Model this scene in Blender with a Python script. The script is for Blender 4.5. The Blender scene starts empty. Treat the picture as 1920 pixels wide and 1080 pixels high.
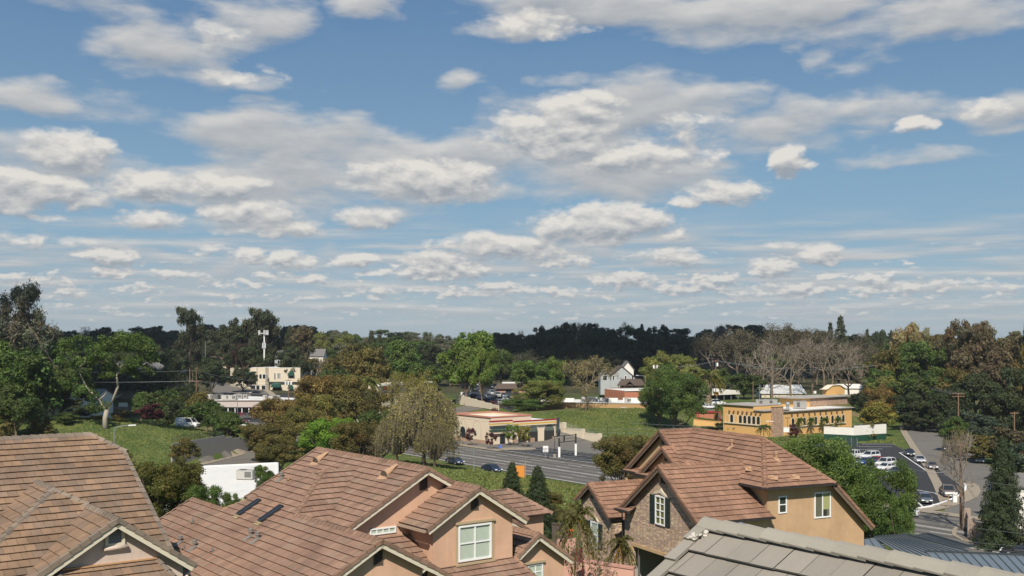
import bpy, math, random
import numpy as np
from mathutils import Vector
R = math.radians
# ---------------------------------------------------------------- camera, sky, sun, exposure
sc = bpy.context.scene
col = sc.collection
F, HOR, ZC = 2000.0, 635.0, 25.0            # focal length and horizon row in photo pixels, eye height over the boulevard
cam = bpy.data.cameras.new("camera")
cam.lens = 36 * F / 1920
cam.shift_y = (HOR - 540) / 1920
cam.clip_start, cam.clip_end = 0.3, 60000
camo = bpy.data.objects.new("camera", cam)
camo.location = (0, 0, ZC)
camo.rotation_euler = (R(90), 0, 0)
col.objects.link(camo)
sc.camera = camo
SUN_EL, SUN_AZ = 45.0, 187.5                # compass-like: 180 = straight behind the camera
sd = Vector((math.sin(R(SUN_AZ)) * math.cos(R(SUN_EL)), math.cos(R(SUN_AZ)) * math.cos(R(SUN_EL)), math.sin(R(SUN_EL))))
sl = bpy.data.lights.new("sun", 'SUN')
sl.energy, sl.angle, sl.color = 5.0, R(0.53), (1, .93, .82)
slo = bpy.data.objects.new("sun", sl)
slo.rotation_euler = sd.to_track_quat('Z', 'Y').to_euler()
slo.location = (0, 0, 200)
col.objects.link(slo)
sc.view_settings.view_transform = 'Standard'
sc.view_settings.look = 'None'
sc.view_settings.exposure = 0.2
sc.view_settings.gamma = 1.0
sc.render.engine = 'CYCLES'
sc.cycles.use_denoising = True
sc.cycles.max_bounces = 6
sc.cycles.diffuse_bounces = 2
sc.cycles.glossy_bounces = 2
sc.cycles.transmission_bounces = 3
sc.cycles.transparent_max_bounces = 6
sc.cycles.caustics_reflective = sc.cycles.caustics_refractive = False


class NT:
    """tiny node-tree writer"""
    def __init__(s, tree):
        s.t = tree
        tree.nodes.clear()

    def n(s, typ, props=None, **inp):
        nd = s.t.nodes.new(typ)
        for k, v in (props or {}).items():
            setattr(nd, k, v)
        for k, v in inp.items():
            s.set(nd, k, v)
        return nd

    def set(s, nd, k, v):
        k = k.replace('_', ' ')
        sock = nd.inputs[int(k[1:])] if k[0] == 'i' and k[1:].isdigit() else nd.inputs[k]
        if isinstance(v, bpy.types.NodeSocket):
            s.t.links.new(v, sock)
        elif isinstance(v, bpy.types.Node):
            s.t.links.new(v.outputs[0], sock)
        else:
            sock.default_value = v

    def m(s, op, a, b=0.0, c=0.0, clamp=False):
        return s.n('ShaderNodeMath', dict(operation=op, use_clamp=clamp), i0=a, i1=b, i2=c).outputs[0]

    def mr(s, v, a, b, c=0.0, d=1.0, smooth=True):
        return s.n('ShaderNodeMapRange', dict(interpolation_type='SMOOTHSTEP' if smooth else 'LINEAR'),
                   i0=v, i1=a, i2=b, i3=c, i4=d).outputs[0]

    def mix(s, f, a, b, blend='MIX'):
        nd = s.n('ShaderNodeMix', dict(data_type='RGBA', blend_type=blend))
        for i, v in ((0, f), (6, a), (7, b)):
            sock = nd.inputs[i]
            if isinstance(v, bpy.types.NodeSocket):
                s.t.links.new(v, sock)
            else:
                sock.default_value = v if i == 0 else (tuple(v) + (1,))[:4]
        return nd.outputs[2]

    def ln(s, a, ai, b, bi):
        s.t.links.new(a.outputs[ai], b.inputs[bi])


# clouds of the photograph as directions: (column, row, half width, half height, strength)
SHEETS = [
    (310, 80, 120, 45, .7), (470, 40, 110, 55, .7), (500, 150, 70, 20, .5), (690, 12, 80, 30, .6), (130, 0, 160, 34, .5), (390, 120, 60, 34, .6),
    (60, 190, 95, 36, .7), (235, 205, 120, 42, .45), (90, 330, 170, 70, .7), (480, 262, 190, 55, .9), (620, 250, 130, 40, .7), (660, 310, 170, 60, .8), (800, 320, 180, 62, .9),
    (430, 350, 200, 40, .7), (620, 380, 160, 40, .7), (500, 420, 130, 26, .55), (1000, 50, 110, 36, .75), (1150, 12, 260, 46, 1.0), (1420, 15, 300, 55, .95), (1700, 35, 260, 40, .8), (1545, 95, 60, 22, .6),
    (1850, 15, 120, 30, .7), (855, 165, 60, 26, .55), (1055, 163, 50, 16, .5), (962, 208, 30, 13, .4), (1240, 200, 160, 55, .85), (1120, 235, 170, 60, .8), (1150, 320, 210, 55, .8),
    (1500, 235, 170, 36, .6), (1610, 200, 180, 36, .85), (1400, 275, 110, 26, .6), (1720, 290, 130, 14, .45), (1860, 195, 75, 34, .75), (1890, 225, 50, 14, .6), (1640, 110, 60, 20, .4),
    (1640, 245, 30, 10, .4), (480, 190, 40, 12, .3), (620, 230, 50, 14, .3), (1000, 490, 160, 40, .45), (1250, 484, 80, 16, .4), (130, 470, 160, 30, .4), (560, 495, 260, 24, .4), (300, 520, 260, 26, .35), (1450, 512, 120, 20, .35),
]
CUMULI = [
    (135, 283, 66, 32, 1.0), (60, 345, 130, 26, .95), (20, 375, 70, 20, .8), (160, 378, 40, 14, .7), (290, 352, 82, 26, 1.0), (395, 348, 80, 24, .9), (470, 395, 80, 20, .85), (800, 338, 120, 36, 1.0), (860, 330, 50, 28, .8),
    (690, 408, 60, 16, .8), (520, 428, 90, 15, .75), (280, 412, 60, 16, .75), (95, 408, 50, 12, .6), (205, 486, 42, 17, 1.0), (200, 510, 32, 9, .8), (465, 485, 38, 13, .85), (540, 486, 38, 16, .95), (665, 488, 42, 15, .95),
    (590, 523, 30, 10, .8), (520, 515, 36, 10, .75), (390, 467, 30, 9, .75), (160, 455, 30, 9, .65), (20, 452, 50, 16, .6), (130, 545, 26, 12, .8), (60, 525, 60, 10, .7), (330, 520, 60, 10, .65), (720, 510, 40, 9, .7),
    (830, 502, 84, 24, 1.0), (960, 462, 110, 24, .9), (1060, 492, 50, 14, .75), (1030, 455, 50, 14, .7), (1130, 420, 112, 32, 1.1), (1265, 438, 32, 12, .9), (1265, 482, 50, 13, .8), (1360, 362, 74, 18, .85), (1290, 378, 34, 10, .75),
    (1090, 205, 60, 32, .9), (1030, 245, 100, 30, .95), (1060, 275, 130, 22, .9), (1180, 298, 120, 24, .9), (1310, 298, 46, 18, .6), (1290, 245, 60, 30, .5), (1480, 301, 36, 25, 1.15), (1514, 313, 24, 9, .8), (1712, 234, 38, 13, .9),
    (1010, 48, 80, 24, .7), (415, 65, 36, 24, .6), (455, 145, 60, 18, .5), (1850, 205, 50, 22, .6),
    (1540, 473, 35, 19, 1.15), (1445, 505, 40, 15, 1.0), (1470, 461, 36, 7, .6), (1625, 525, 50, 12, .85), (1545, 520, 30, 9, .8), (1180, 528, 60, 14, .85), (1290, 540, 60, 14, .85), (1340, 530, 40, 14, .9), (1480, 545, 90, 13, .85),
    (1690, 545, 90, 12, .75), (900, 545, 80, 12, .8), (1050, 548, 70, 11, .75), (1400, 550, 60, 10, .7), (1790, 540, 80, 12, .6), (1890, 550, 60, 12, .6), (440, 535, 60, 10, .65), (700, 545, 60, 9, .6), (260, 545, 50, 10, .6),
]
world = bpy.data.worlds.new("World")
sc.world = world
world.use_nodes = True
SKY_STRENGTH = 0.085


def shape_field(T, Q, lst, flat=1.0):
    """the nearest of many soft ellipses"""
    field = None
    for px, py, rx, ry, w in lst:
        u = math.atan2(px - 960, F)
        v = (HOR - py) / F * math.cos(u)
        ru, rv = rx / F * math.cos(u) ** 2 * 1.12 * flat, ry / F * math.cos(u) * 1.12 * flat
        a = T.n('ShaderNodeVectorMath', dict(operation='MULTIPLY_ADD'), i0=Q, i1=(1 / ru, 1 / rv, 0), i2=(-u / ru, -v / rv, 0))
        d = T.n('ShaderNodeVectorMath', dict(operation='DOT_PRODUCT'), i0=a.outputs[0], i1=a.outputs[0]).outputs['Value']
        e = T.m('MULTIPLY_ADD', d, -.55 * w, w)
        field = e if field is None else T.m('MAXIMUM', field, e)
    return field


def vnoise(T, P, sx, sy, detail, rough, off=0.):
    q = T.n('ShaderNodeVectorMath', dict(operation='MULTIPLY_ADD'), i0=P, i1=(sx, sy, 1), i2=(off, off * .7, off))
    return T.n('ShaderNodeTexNoise', dict(noise_dimensions='3D'), Vector=q.outputs[0], Scale=1.0, Detail=detail, Roughness=rough)


def warp(T, P, sx, sy, ax, ay, off):
    w1 = vnoise(T, P, sx, sy, 4.0, .6, off)
    o = T.n('ShaderNodeVectorMath', dict(operation='MULTIPLY_ADD'), i0=w1.outputs['Color'], i1=(ax, ay, 0), i2=(-ax / 2, -ay / 2, 0))
    return T.n('ShaderNodeVectorMath', dict(operation='ADD'), i0=P, i1=o.outputs[0]).outputs[0]


def cloud_group(name):
    g = bpy.data.node_groups.new(name, 'ShaderNodeTree')
    g.interface.new_socket("P", in_out='INPUT', socket_type='NodeSocketVector')
    g.interface.new_socket("D", in_out='OUTPUT', socket_type='NodeSocketFloat')
    T = NT(g)
    P = T.n('NodeGroupInput').outputs[0]
    go = T.n('NodeGroupOutput')
    v_ = T.n('ShaderNodeSeparateXYZ', i0=P).outputs[1]
    if name == 'sheet_clouds':
        field = shape_field(T, warp(T, P, 8, 17, .15, .05, 2.), SHEETS, .86)
        n = vnoise(T, P, 11, 34, 6.0, .55, 5.)
        D = T.m('ADD', field, T.m('MULTIPLY_ADD', n.outputs['Fac'], 2.1, -1.10))
        # thin flat streaks low over the horizon
        n2 = vnoise(T, P, 9, 110, 4.0, .55, 9.)
        low = T.m('MULTIPLY', T.mr(v_, .0, .02), T.mr(v_, .07, .13, 1.0, 0.0))
        D = T.m('MAXIMUM', D, T.m('MULTIPLY', T.m('MULTIPLY_ADD', n2.outputs['Fac'], 2.6, -1.0), low))
    else:
        Q = warp(T, P, 16, 34, .05, .020, 1.)
        field = shape_field(T, Q, CUMULI)
        for (sx, sy, lo0, lo1, hi0, hi1, k, c) in ((40, 120, .03, .055, .075, .11, 3.4, -1.95), (62, 220, .008, .02, .04, .06, 3.2, -1.62)):
            nf = vnoise(T, P, sx, sy, 3.0, .5, sx * .3)
            band = T.m('MULTIPLY', T.mr(v_, lo0, lo1), T.mr(v_, hi0, hi1, 1.0, 0.0))
            f2 = T.m('MULTIPLY_ADD', T.m('MULTIPLY_ADD', nf.outputs['Fac'], k, c + .8), band, -.8)
            field = T.m('MAXIMUM', field, f2)
        pv = T.n('ShaderNodeVectorMath', dict(operation='MULTIPLY'), i0=Q, i1=(34, 60, 1)).outputs[0]
        vo = T.n('ShaderNodeTexVoronoi', dict(voronoi_dimensions='2D', feature='SMOOTH_F1', normalize=True), Vector=pv, Scale=1.0, Detail=2.5, Roughness=.5, Lacunarity=2.3, Smoothness=.7)
        n = vnoise(T, P, 46, 84, 5.0, .55, 3.)
        n3 = vnoise(T, P, 95, 210, 3.0, .5, 7.)
        field = T.m('ADD', field, T.m('MULTIPLY', T.m('MULTIPLY_ADD', n3.outputs['Fac'], 2.1, -1.12), T.mr(v_, .05, .10, 1.0, 0.0)))
        D = T.m('ADD', field, T.m('ADD', T.m('MULTIPLY_ADD', vo.outputs['Distance'], -1.35, .40), T.m('MULTIPLY_ADD', n.outputs['Fac'], .70, -.50)))
    T.t.links.new(D, go.inputs[0])
    return g


def build_world():
    T = NT(world.node_tree)
    out = T.n('ShaderNodeOutputWorld')
    bg = T.n('ShaderNodeBackground')
    T.ln(bg, 0, out, 0)
    sky = T.n('ShaderNodeTexSky', dict(sky_type='NISHITA', sun_disc=False, sun_elevation=R(SUN_EL), sun_rotation=R(SUN_AZ), altitude=80, air_density=1.0, dust_density=.5, ozone_density=2.2))
    tc = T.n('ShaderNodeTexCoord')
    x, y, z = T.n('ShaderNodeSeparateXYZ', i0=tc.outputs['Generated']).outputs
    az = T.m('ARCTAN2', x, y)
    v = T.m('DIVIDE', z, T.m('SQRT', T.m('ADD', T.m('MULTIPLY', x, x), T.m('ADD', T.m('MULTIPLY', y, y), 1e-4))))
    P = T.n('ShaderNodeCombineXYZ', i0=az, i1=v, i2=0.0).outputs[0]
    gs, gc = cloud_group('sheet_clouds'), cloud_group('cumulus_clouds')
    up = T.n('ShaderNodeVectorMath', dict(operation='ADD'), i0=P, i1=T.n('ShaderNodeCombineXYZ', i0=-.002, i1=T.m('MULTIPLY_ADD', v, .030, .0036), i2=0.)).outputs[0]
    S = T.n('ShaderNodeGroup', dict(node_tree=gs), i0=P).outputs[0]
    S2 = T.n('ShaderNodeGroup', dict(node_tree=gs), i0=up).outputs[0]
    A = T.n('ShaderNodeGroup', dict(node_tree=gc), i0=P).outputs[0]
    B = T.n('ShaderNodeGroup', dict(node_tree=gc), i0=up).outputs[0]
    grad = T.mix(T.mr(v, 0., .12), (3.3, 4.35, 5.4), T.mix(T.mr(v, .08, .36), (1.95, 3.65, 5.25), (.86, 2.1, 4.05)))
    air = T.mix(.78, sky.outputs[0], grad)                                      # the damp valley air, bluer and flatter than a desert sky
    # soft grey sheets
    sa = T.m('MULTIPLY', T.mr(S, -.12, .78), T.mr(v, 0.0, .06, .5, .93))
    srel = T.m('ADD', T.m('MULTIPLY_ADD', T.m('SUBTRACT', S, S2), .9, .62), T.m('MULTIPLY', S, -.25), clamp=True)
    scol = T.mix(srel, (3.6, 3.9, 4.3), (6.6, 6.5, 6.3))
    c1 = T.mix(sa, air, scol)
    # sunlit cumulus over them: bright tops, grey bases
    ca = T.m('MULTIPLY', T.mr(A, -.06, .58), T.mr(v, 0.0, .05, .6, .97))
    rel = T.m('MULTIPLY_ADD', T.m('SUBTRACT', A, B), 1.2, .46, clamp=True)
    ccol = T.mix(rel, (3.4, 3.75, 4.2), (7.9, 7.6, 7.1))
    ccol = T.mix(T.mr(v, .0, .10, .60, 1.0), (5.0, 5.3, 5.5), ccol)
    final = T.mix(ca, c1, ccol)
    T.t.links.new(final, bg.inputs[0])
    bg.inputs[1].default_value = SKY_STRENGTH
    world.cycles.sampling_method = 'MANUAL'
    world.cycles.sample_map_resolution = 512


build_world()

# ---------------------------------------------------------------- helpers
ORG = {}                                    # world origin of every thing and part (no rotations are used on these)
N_, D_ = (.8, .6), (.6, -.8)                # across / along the boulevard


def ss(x, a, b):
    t = min(1., max(0., (x - a) / (b - a)))
    return t * t * (3 - 2 * t)


def lin(x, a, b):
    return min(1., max(0., (x - a) / (b - a)))


def wallx(y):
    return -65 + (y - 210) * 5 / 17


def hgt(x, y):
    """height of the land"""
    s, t = .8 * x + .6 * y, .6 * x - .8 * y
    near = 9.4 * min(lin(-s, -117, -60), lin(-(y - max(0, x + 30) * 6), -150, -82))
    m = 0.
    if x < -30:
        m = 6.6 * math.exp(-((x + 92) / 30) ** 2 - ((y - 236) / 30) ** 2) + 3.0 * ss(-x, 70, 150) * ss(y, 100, 190)
        m *= ss(wallx(y) - x, -.6, .9) if 195 < y < 232 else 1 - .96 * ss(x, -70, -58)
    a = 1 - ss(t, -218, -186)
    b1, b2 = ss(s, 163, 173), ss(s, 143, 205)
    k = ss(t, -238, -226)
    pl = 5.5 * a * (b1 * k + b2 * (1 - k))
    rise = 4.2 * ss(y, 345, 415) * ss(-x, 40, 90)
    return near + m + max(pl, rise) + 12 * ss(y, 430, 640) - 12 * ss(y, 660, 1100)


def at(px, py, Y):
    return Vector(((px - 960) / F * Y, Y, ZC - (py - HOR) / F * Y))


def G(px, py, Y0=60.):
    """point of the land seen in that direction"""
    Y = Y0
    while Y < 1500:
        p = at(px, py, Y)
        if p.z <= hgt(p.x, p.y):
            return p
        Y += .5
    return at(px, py, 1500)


def on(px, Y):
    X = (px - 960) / F * Y
    return Vector((X, Y, hgt(X, Y)))


class Fr:
    """frame of a house: a to the right and away, b away to the left, z up"""
    def __init__(s, deg):
        s.c, s.s = math.cos(R(deg)), math.sin(R(deg))

    def w(s, a, b, z):
        return Vector((s.c * a - s.s * b, s.s * a + s.c * b, z))

    def loc(s, x, y):
        return s.c * x + s.s * y, -s.s * x + s.c * y


MATS = {}


def mat(name, c, rough=.85, var=.12, scale=2.0, tint=False, bump=0., bscale=40., metal=0., spec=.3, streak=0., stain=None, detail=4., coat=0., weather=0., runs=0.):
    if name in MATS:
        return MATS[name]
    M = bpy.data.materials.new(name)
    M.use_nodes = True
    T = NT(M.node_tree)
    out = T.n('ShaderNodeOutputMaterial')
    p = T.n('ShaderNodeBsdfPrincipled')
    T.ln(p, 0, out, 0)
    g = T.n('ShaderNodeNewGeometry')
    pos = g.outputs['Position']
    nz = T.n('ShaderNodeTexNoise', Vector=pos, Scale=scale, Detail=detail, Roughness=.6)
    f = T.m('MULTIPLY_ADD', nz.outputs['Fac'], 2 * var, 1 - var)
    if streak:
        uv = T.n('ShaderNodeAttribute', dict(attribute_name='uvw'))
        mp = T.n('ShaderNodeVectorMath', dict(operation='MULTIPLY'), i0=uv.outputs['Vector'], i1=(17, .9, 40))
        s2 = T.n('ShaderNodeTexNoise', Vector=mp.outputs[0], Scale=1., Detail=4., Roughness=.65)
        f = T.m('MULTIPLY', f, T.m('MULTIPLY_ADD', s2.outputs['Fac'], 2 * streak, 1 - streak))
    if weather:                             # broad patches of weathering
        w1 = T.n('ShaderNodeTexNoise', Vector=pos, Scale=.55, Detail=5., Roughness=.65)
        f = T.m('MULTIPLY', f, T.mr(w1.outputs['Fac'], .32, .62, 1 - weather, 1 + weather * .35))
    if runs:                                # faint vertical rain runs
        w2 = T.n('ShaderNodeTexNoise', Vector=T.n('ShaderNodeVectorMath', dict(operation='MULTIPLY'), i0=pos, i1=(2.6, 2.6, .22)).outputs[0], Scale=1., Detail=4., Roughness=.6)
        f = T.m('MULTIPLY', f, T.mr(w2.outputs['Fac'], .35, .65, 1 - runs, 1 + runs * .3))
    c4 = tuple(c) + (1,)
    colr = T.n('ShaderNodeVectorMath', dict(operation='SCALE'), i0=c4[:3])
    T.set(colr, 'Scale', f)
    o = colr.outputs[0]
    if tint:
        a = T.n('ShaderNodeAttribute', dict(attribute_name='tint'))
        o = T.n('ShaderNodeVectorMath', dict(operation='MULTIPLY'), i0=o, i1=a.outputs['Color']).outputs[0]
    if stain:
        n3 = T.n('ShaderNodeTexNoise', Vector=pos, Scale=stain[1], Detail=3., Roughness=.5)
        o = T.mix(T.mr(n3.outputs['Fac'], stain[2], stain[2] + .18), o, stain[0])
    T.t.links.new(o, p.inputs['Base Color'])
    p.inputs['Roughness'].default_value = rough
    p.inputs['Metallic'].default_value = metal
    p.inputs['Specular IOR Level'].default_value = spec
    if coat:
        p.inputs['Coat Weight'].default_value = coat
        p.inputs['Coat Roughness'].default_value = .05
    if bump:
        nb = T.n('ShaderNodeTexNoise', Vector=pos, Scale=bscale, Detail=3.)
        b = T.n('ShaderNodeBump', Strength=bump, Distance=.02, Height=nb.outputs['Fac'])
        T.t.links.new(b.outputs[0], p.inputs['Normal'])
    MATS[name] = M
    return M


def leafmat():
    M = bpy.data.materials.new("foliage")
    M.use_nodes = True
    T = NT(M.node_tree)
    out = T.n('ShaderNodeOutputMaterial')
    oi = T.n('ShaderNodeObjectInfo')
    a = T.n('ShaderNodeAttribute', dict(attribute_name='tint'))
    c = T.n('ShaderNodeVectorMath', dict(operation='MULTIPLY'), i0=oi.outputs['Color'], i1=a.outputs['Color'])
    d = T.n('ShaderNodeBsdfPrincipled', Roughness=.6)
    d.inputs['Specular IOR Level'].default_value = .25
    T.t.links.new(c.outputs[0], d.inputs['Base Color'])
    c2 = T.n('ShaderNodeVectorMath', dict(operation='MULTIPLY'), i0=c.outputs[0], i1=(1.25, 1.3, .55))
    tr = T.n('ShaderNodeBsdfTranslucent', Color=c2.outputs[0])
    mx = T.n('ShaderNodeMixShader', i0=.3, i1=d.outputs[0], i2=tr.outputs[0])
    T.ln(mx, 0, out, 0)
    return M


def glassmat(name, tintc=(.9, .95, .92), mixf=.25):
    M = bpy.data.materials.new(name)
    M.use_nodes = True
    T = NT(M.node_tree)
    out = T.n('ShaderNodeOutputMaterial')
    tr = T.n('ShaderNodeBsdfTransparent', Color=tuple(tintc) + (1,))
    gl = T.n('ShaderNodeBsdfGlossy', Roughness=.03)
    lw = T.n('ShaderNodeLayerWeight', Blend=.5)
    fc = T.m('MULTIPLY_ADD', T.m('POWER', lw.outputs['Facing'], 4.0), .7, .06)
    mx = T.n('ShaderNodeMixShader', i0=fc, i1=tr.outputs[0], i2=gl.outputs[0])
    T.ln(mx, 0, out, 0)
    return M


def finish(o, name, m, parent, smooth):
    me = o.data
    me.materials.append(m)
    if smooth:
        me.polygons.foreach_set('use_smooth', [True] * len(me.polygons))
    if parent is not None:
        o.parent = parent
    col.objects.link(o)
    return o


class MB:
    """collects faces and links them as one mesh object"""
    def __init__(s):
        s.v, s.f, s.t, s.uv = [], [], [], []

    def poly(s, pts, tint=None, uv=None):
        i = len(s.v)
        s.v += [tuple(p) for p in pts]
        s.f.append(tuple(range(i, i + len(pts))))
        s.t.append(tint or (1, 1, 1))
        s.uv += uv if uv else [(0, 0, 0)] * len(pts)

    def box(s, c, u, v, w, tint=None):
        """centre and three half-extent vectors"""
        c, u, v, w = map(Vector, (c, u, v, w))
        q = lambda i, j, k: c + u * i + v * j + w * k
        for pts in ((q(-1, -1, -1), q(-1, 1, -1), q(1, 1, -1), q(1, -1, -1)), (q(-1, -1, 1), q(1, -1, 1), q(1, 1, 1), q(-1, 1, 1)),
                    (q(-1, -1, -1), q(1, -1, -1), q(1, -1, 1), q(-1, -1, 1)), (q(-1, 1, -1), q(-1, 1, 1), q(1, 1, 1), q(1, 1, -1)),
                    (q(-1, -1, -1), q(-1, -1, 1), q(-1, 1, 1), q(-1, 1, -1)), (q(1, -1, -1), q(1, 1, -1), q(1, 1, 1), q(1, -1, 1))):
            s.poly(pts, tint)

    def fbox(s, fr, a0, a1, b0, b1, z0, z1, tint=None):
        c = fr.w((a0 + a1) / 2, (b0 + b1) / 2, (z0 + z1) / 2)
        s.box(c, fr.w((a1 - a0) / 2, 0, 0), fr.w(0, (b1 - b0) / 2, 0), (0, 0, (z1 - z0) / 2), tint)

    def bar(s, p0, p1, up, w, h, tint=None):
        p0, p1, up = Vector(p0), Vector(p1), Vector(up)
        d = p1 - p0
        sd_ = d.cross(up).normalized()
        up2 = sd_.cross(d).normalized()
        s.box((p0 + p1) / 2, d / 2, sd_ * w / 2, up2 * h / 2, tint)

    def prism(s, pts, vec, tint=None):
        pts = [Vector(p) for p in pts]
        vec = Vector(vec)
        n = Vector((0, 0, 0))
        for i in range(len(pts)):
            n += (pts[i] - pts[0]).cross(pts[(i + 1) % len(pts)] - pts[0])
        if n.dot(vec) > 0:
            pts = pts[::-1]
        q = [p + vec for p in pts]
        s.poly(pts, tint)
        s.poly(q[::-1], tint)
        for i in range(len(pts)):
            j = (i + 1) % len(pts)
            s.poly((pts[j], pts[i], q[i], q[j]), tint)

    def tube(s, pts, rad, n=6, tint=None, caps=True):
        """bent tapering tube through points"""
        pts = [Vector(p) for p in pts]
        rings = []
        for i, p in enumerate(pts):
            d = (pts[min(i + 1, len(pts) - 1)] - pts[max(i - 1, 0)]).normalized()
            x = d.cross(Vector((.31, .17, .93)) if abs(d.z) < .9 else Vector((1, .1, 0))).normalized()
            y = d.cross(x)
            r = rad[i] if isinstance(rad, (list, tuple)) else rad
            rings.append([p + (x * math.cos(2 * math.pi * k / n) + y * math.sin(2 * math.pi * k / n)) * r for k in range(n)])
        base = len(s.v)
        for rg in rings:
            s.v += [tuple(q) for q in rg]
            s.uv += [(0, 0, 0)] * n
        for i in range(len(rings) - 1):
            for k in range(n):
                a, b = base + i * n + k, base + i * n + (k + 1) % n
                s.f.append((a, b, b + n, a + n))
                s.t.append(tint or (1, 1, 1))
        if caps:
            s.f.append(tuple(base + k for k in range(n))[::-1])
            s.f.append(tuple(base + (len(rings) - 1) * n + k for k in range(n)))
            s.t += [tint or (1, 1, 1)] * 2

    def lathe(s, c, prof, n=16, tint=None):
        c = Vector(c)
        base = len(s.v)
        for r, z in prof:
            s.v += [(c.x + r * math.cos(2 * math.pi * k / n), c.y + r * math.sin(2 * math.pi * k / n), c.z + z) for k in range(n)]
            s.uv += [(0, 0, 0)] * n
        for i in range(len(prof) - 1):
            for k in range(n):
                a, b = base + i * n + k, base + i * n + (k + 1) % n
                s.f.append((a, b, b + n, a + n))
                s.t.append(tint or (1, 1, 1))
        s.f.append(tuple(base + k for k in range(n))[::-1])
        s.f.append(tuple(base + (len(prof) - 1) * n + k for k in range(n)))
        s.t += [tint or (1, 1, 1)] * 2

    def build(s, name, m, parent=None, smooth=False, origin=None):
        o3 = ORG.get(parent.name, Vector((0, 0, 0))) if parent is not None else Vector(origin or (0, 0, 0))
        me = bpy.data.meshes.new(name)
        me.from_pydata([(v[0] - o3.x, v[1] - o3.y, v[2] - o3.z) for v in s.v], [], s.f)
        if any(t != (1, 1, 1) for t in s.t):
            at_ = me.attributes.new('tint', 'FLOAT_COLOR', 'FACE')
            at_.data.foreach_set('color', [c for t in s.t for c in (*t, 1)])
        if any(u != (0, 0, 0) for u in s.uv):
            au = me.attributes.new('uvw', 'FLOAT_VECTOR', 'POINT')
            au.data.foreach_set('vector', [c for u in s.uv for c in u])
        o = bpy.data.objects.new(name, me)
        if parent is None:
            o.location = o3
        finish(o, name, m, parent, smooth)
        ORG[o.name] = o3
        return o


def tag(o, label=None, cat=None, group=None, kind=None):
    if label: o['label'] = label
    if cat: o['category'] = cat
    if group: o['group'] = group
    if kind: o['kind'] = kind
    return o


def thing(name, label, cat, loc, group=None):
    o = bpy.data.objects.new(name, None)
    o.empty_display_size = .5
    o.location = loc
    col.objects.link(o)
    ORG[o.name] = Vector(loc)
    return tag(o, label, cat, group)


def copy_tree(o, loc, label=None, group=None, rz=0., scale=None):
    def rec(q, par):
        c = q.copy()
        col.objects.link(c)
        if par is not None:
            c.parent = par
        for ch in q.children:
            rec(ch, c)
        return c
    r = rec(o, None)
    r.location = loc
    r.rotation_euler = (0, 0, rz)
    if scale is not None: r.scale = scale
    if label: r['label'] = label
    if group: r['group'] = group
    return r


RNG = random.Random(7)
# ---------------------------------------------------------------- land, roads, lots
def ground_material():
    M = bpy.data.materials.new("grass_and_soil")
    M.use_nodes = True
    T = NT(M.node_tree)
    out = T.n('ShaderNodeOutputMaterial')
    p = T.n('ShaderNodeBsdfPrincipled', Roughness=.95)
    p.inputs['Specular IOR Level'].default_value = .1
    T.ln(p, 0, out, 0)
    pos = T.n('ShaderNodeNewGeometry').outputs['Position']
    n1 = T.n('ShaderNodeTexNoise', Vector=pos, Scale=.14, Detail=5., Roughness=.65).outputs['Fac']
    n2 = T.n('ShaderNodeTexNoise', Vector=pos, Scale=1.6, Detail=5., Roughness=.7).outputs['Fac']
    n3 = T.n('ShaderNodeTexNoise', Vector=pos, Scale=.045, Detail=4., Roughness=.6).outputs['Fac']
    c = T.mix(T.mr(n1, .36, .66), (.072, .108, .027), (.150, .162, .050))
    c = T.mix(T.mr(n2, .42, .70), c, (.048, .080, .019))
    y = T.n('ShaderNodeSeparateXYZ', i0=pos).outputs[1]
    c = T.mix(T.mr(n3, .57, .68), c, (.19, .145, .075))
    c = T.mix(T.mr(y, 330., 400.), c, T.mix(T.mr(n1, .4, .6), (.035, .045, .018), (.09, .075, .04)))
    T.t.links.new(c, p.inputs['Base Color'])
    b = T.n('ShaderNodeBump', Strength=.9, Distance=.35, Height=n2)
    T.t.links.new(b.outputs[0], p.inputs['Normal'])
    return M


def land():
    ys = list(np.arange(-60, 60, 6)) + list(np.arange(60, 320, 2.0)) + list(np.arange(320, 700, 8)) + list(np.arange(700, 1500, 50)) + [1500, 2000, 3000, 5000, 9000, 16000]
    xs = list(np.arange(-2000, -500, 150)) + list(np.arange(-500, -130, 12)) + list(np.arange(-130, 130, 2.0)) + list(np.arange(130, 500, 12)) + list(np.arange(500, 2001, 150))
    xs = [-16000, -8000, -4000] + xs + [4000, 8000, 16000]
    v, f = [], []
    for y in ys:
        for x in xs:
            v.append((x, y, hgt(x, y)))
    nx = len(xs)
    for j in range(len(ys) - 1):
        for i in range(nx - 1):
            a = j * nx + i
            f.append((a, a + 1, a + nx + 1, a + nx))
    me = bpy.data.meshes.new('ground')
    me.from_pydata(v, [], f)
    o = bpy.data.objects.new('ground', me)
    finish(o, 'ground', ground_material(), None, True)
    tag(o, kind='structure')


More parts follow.
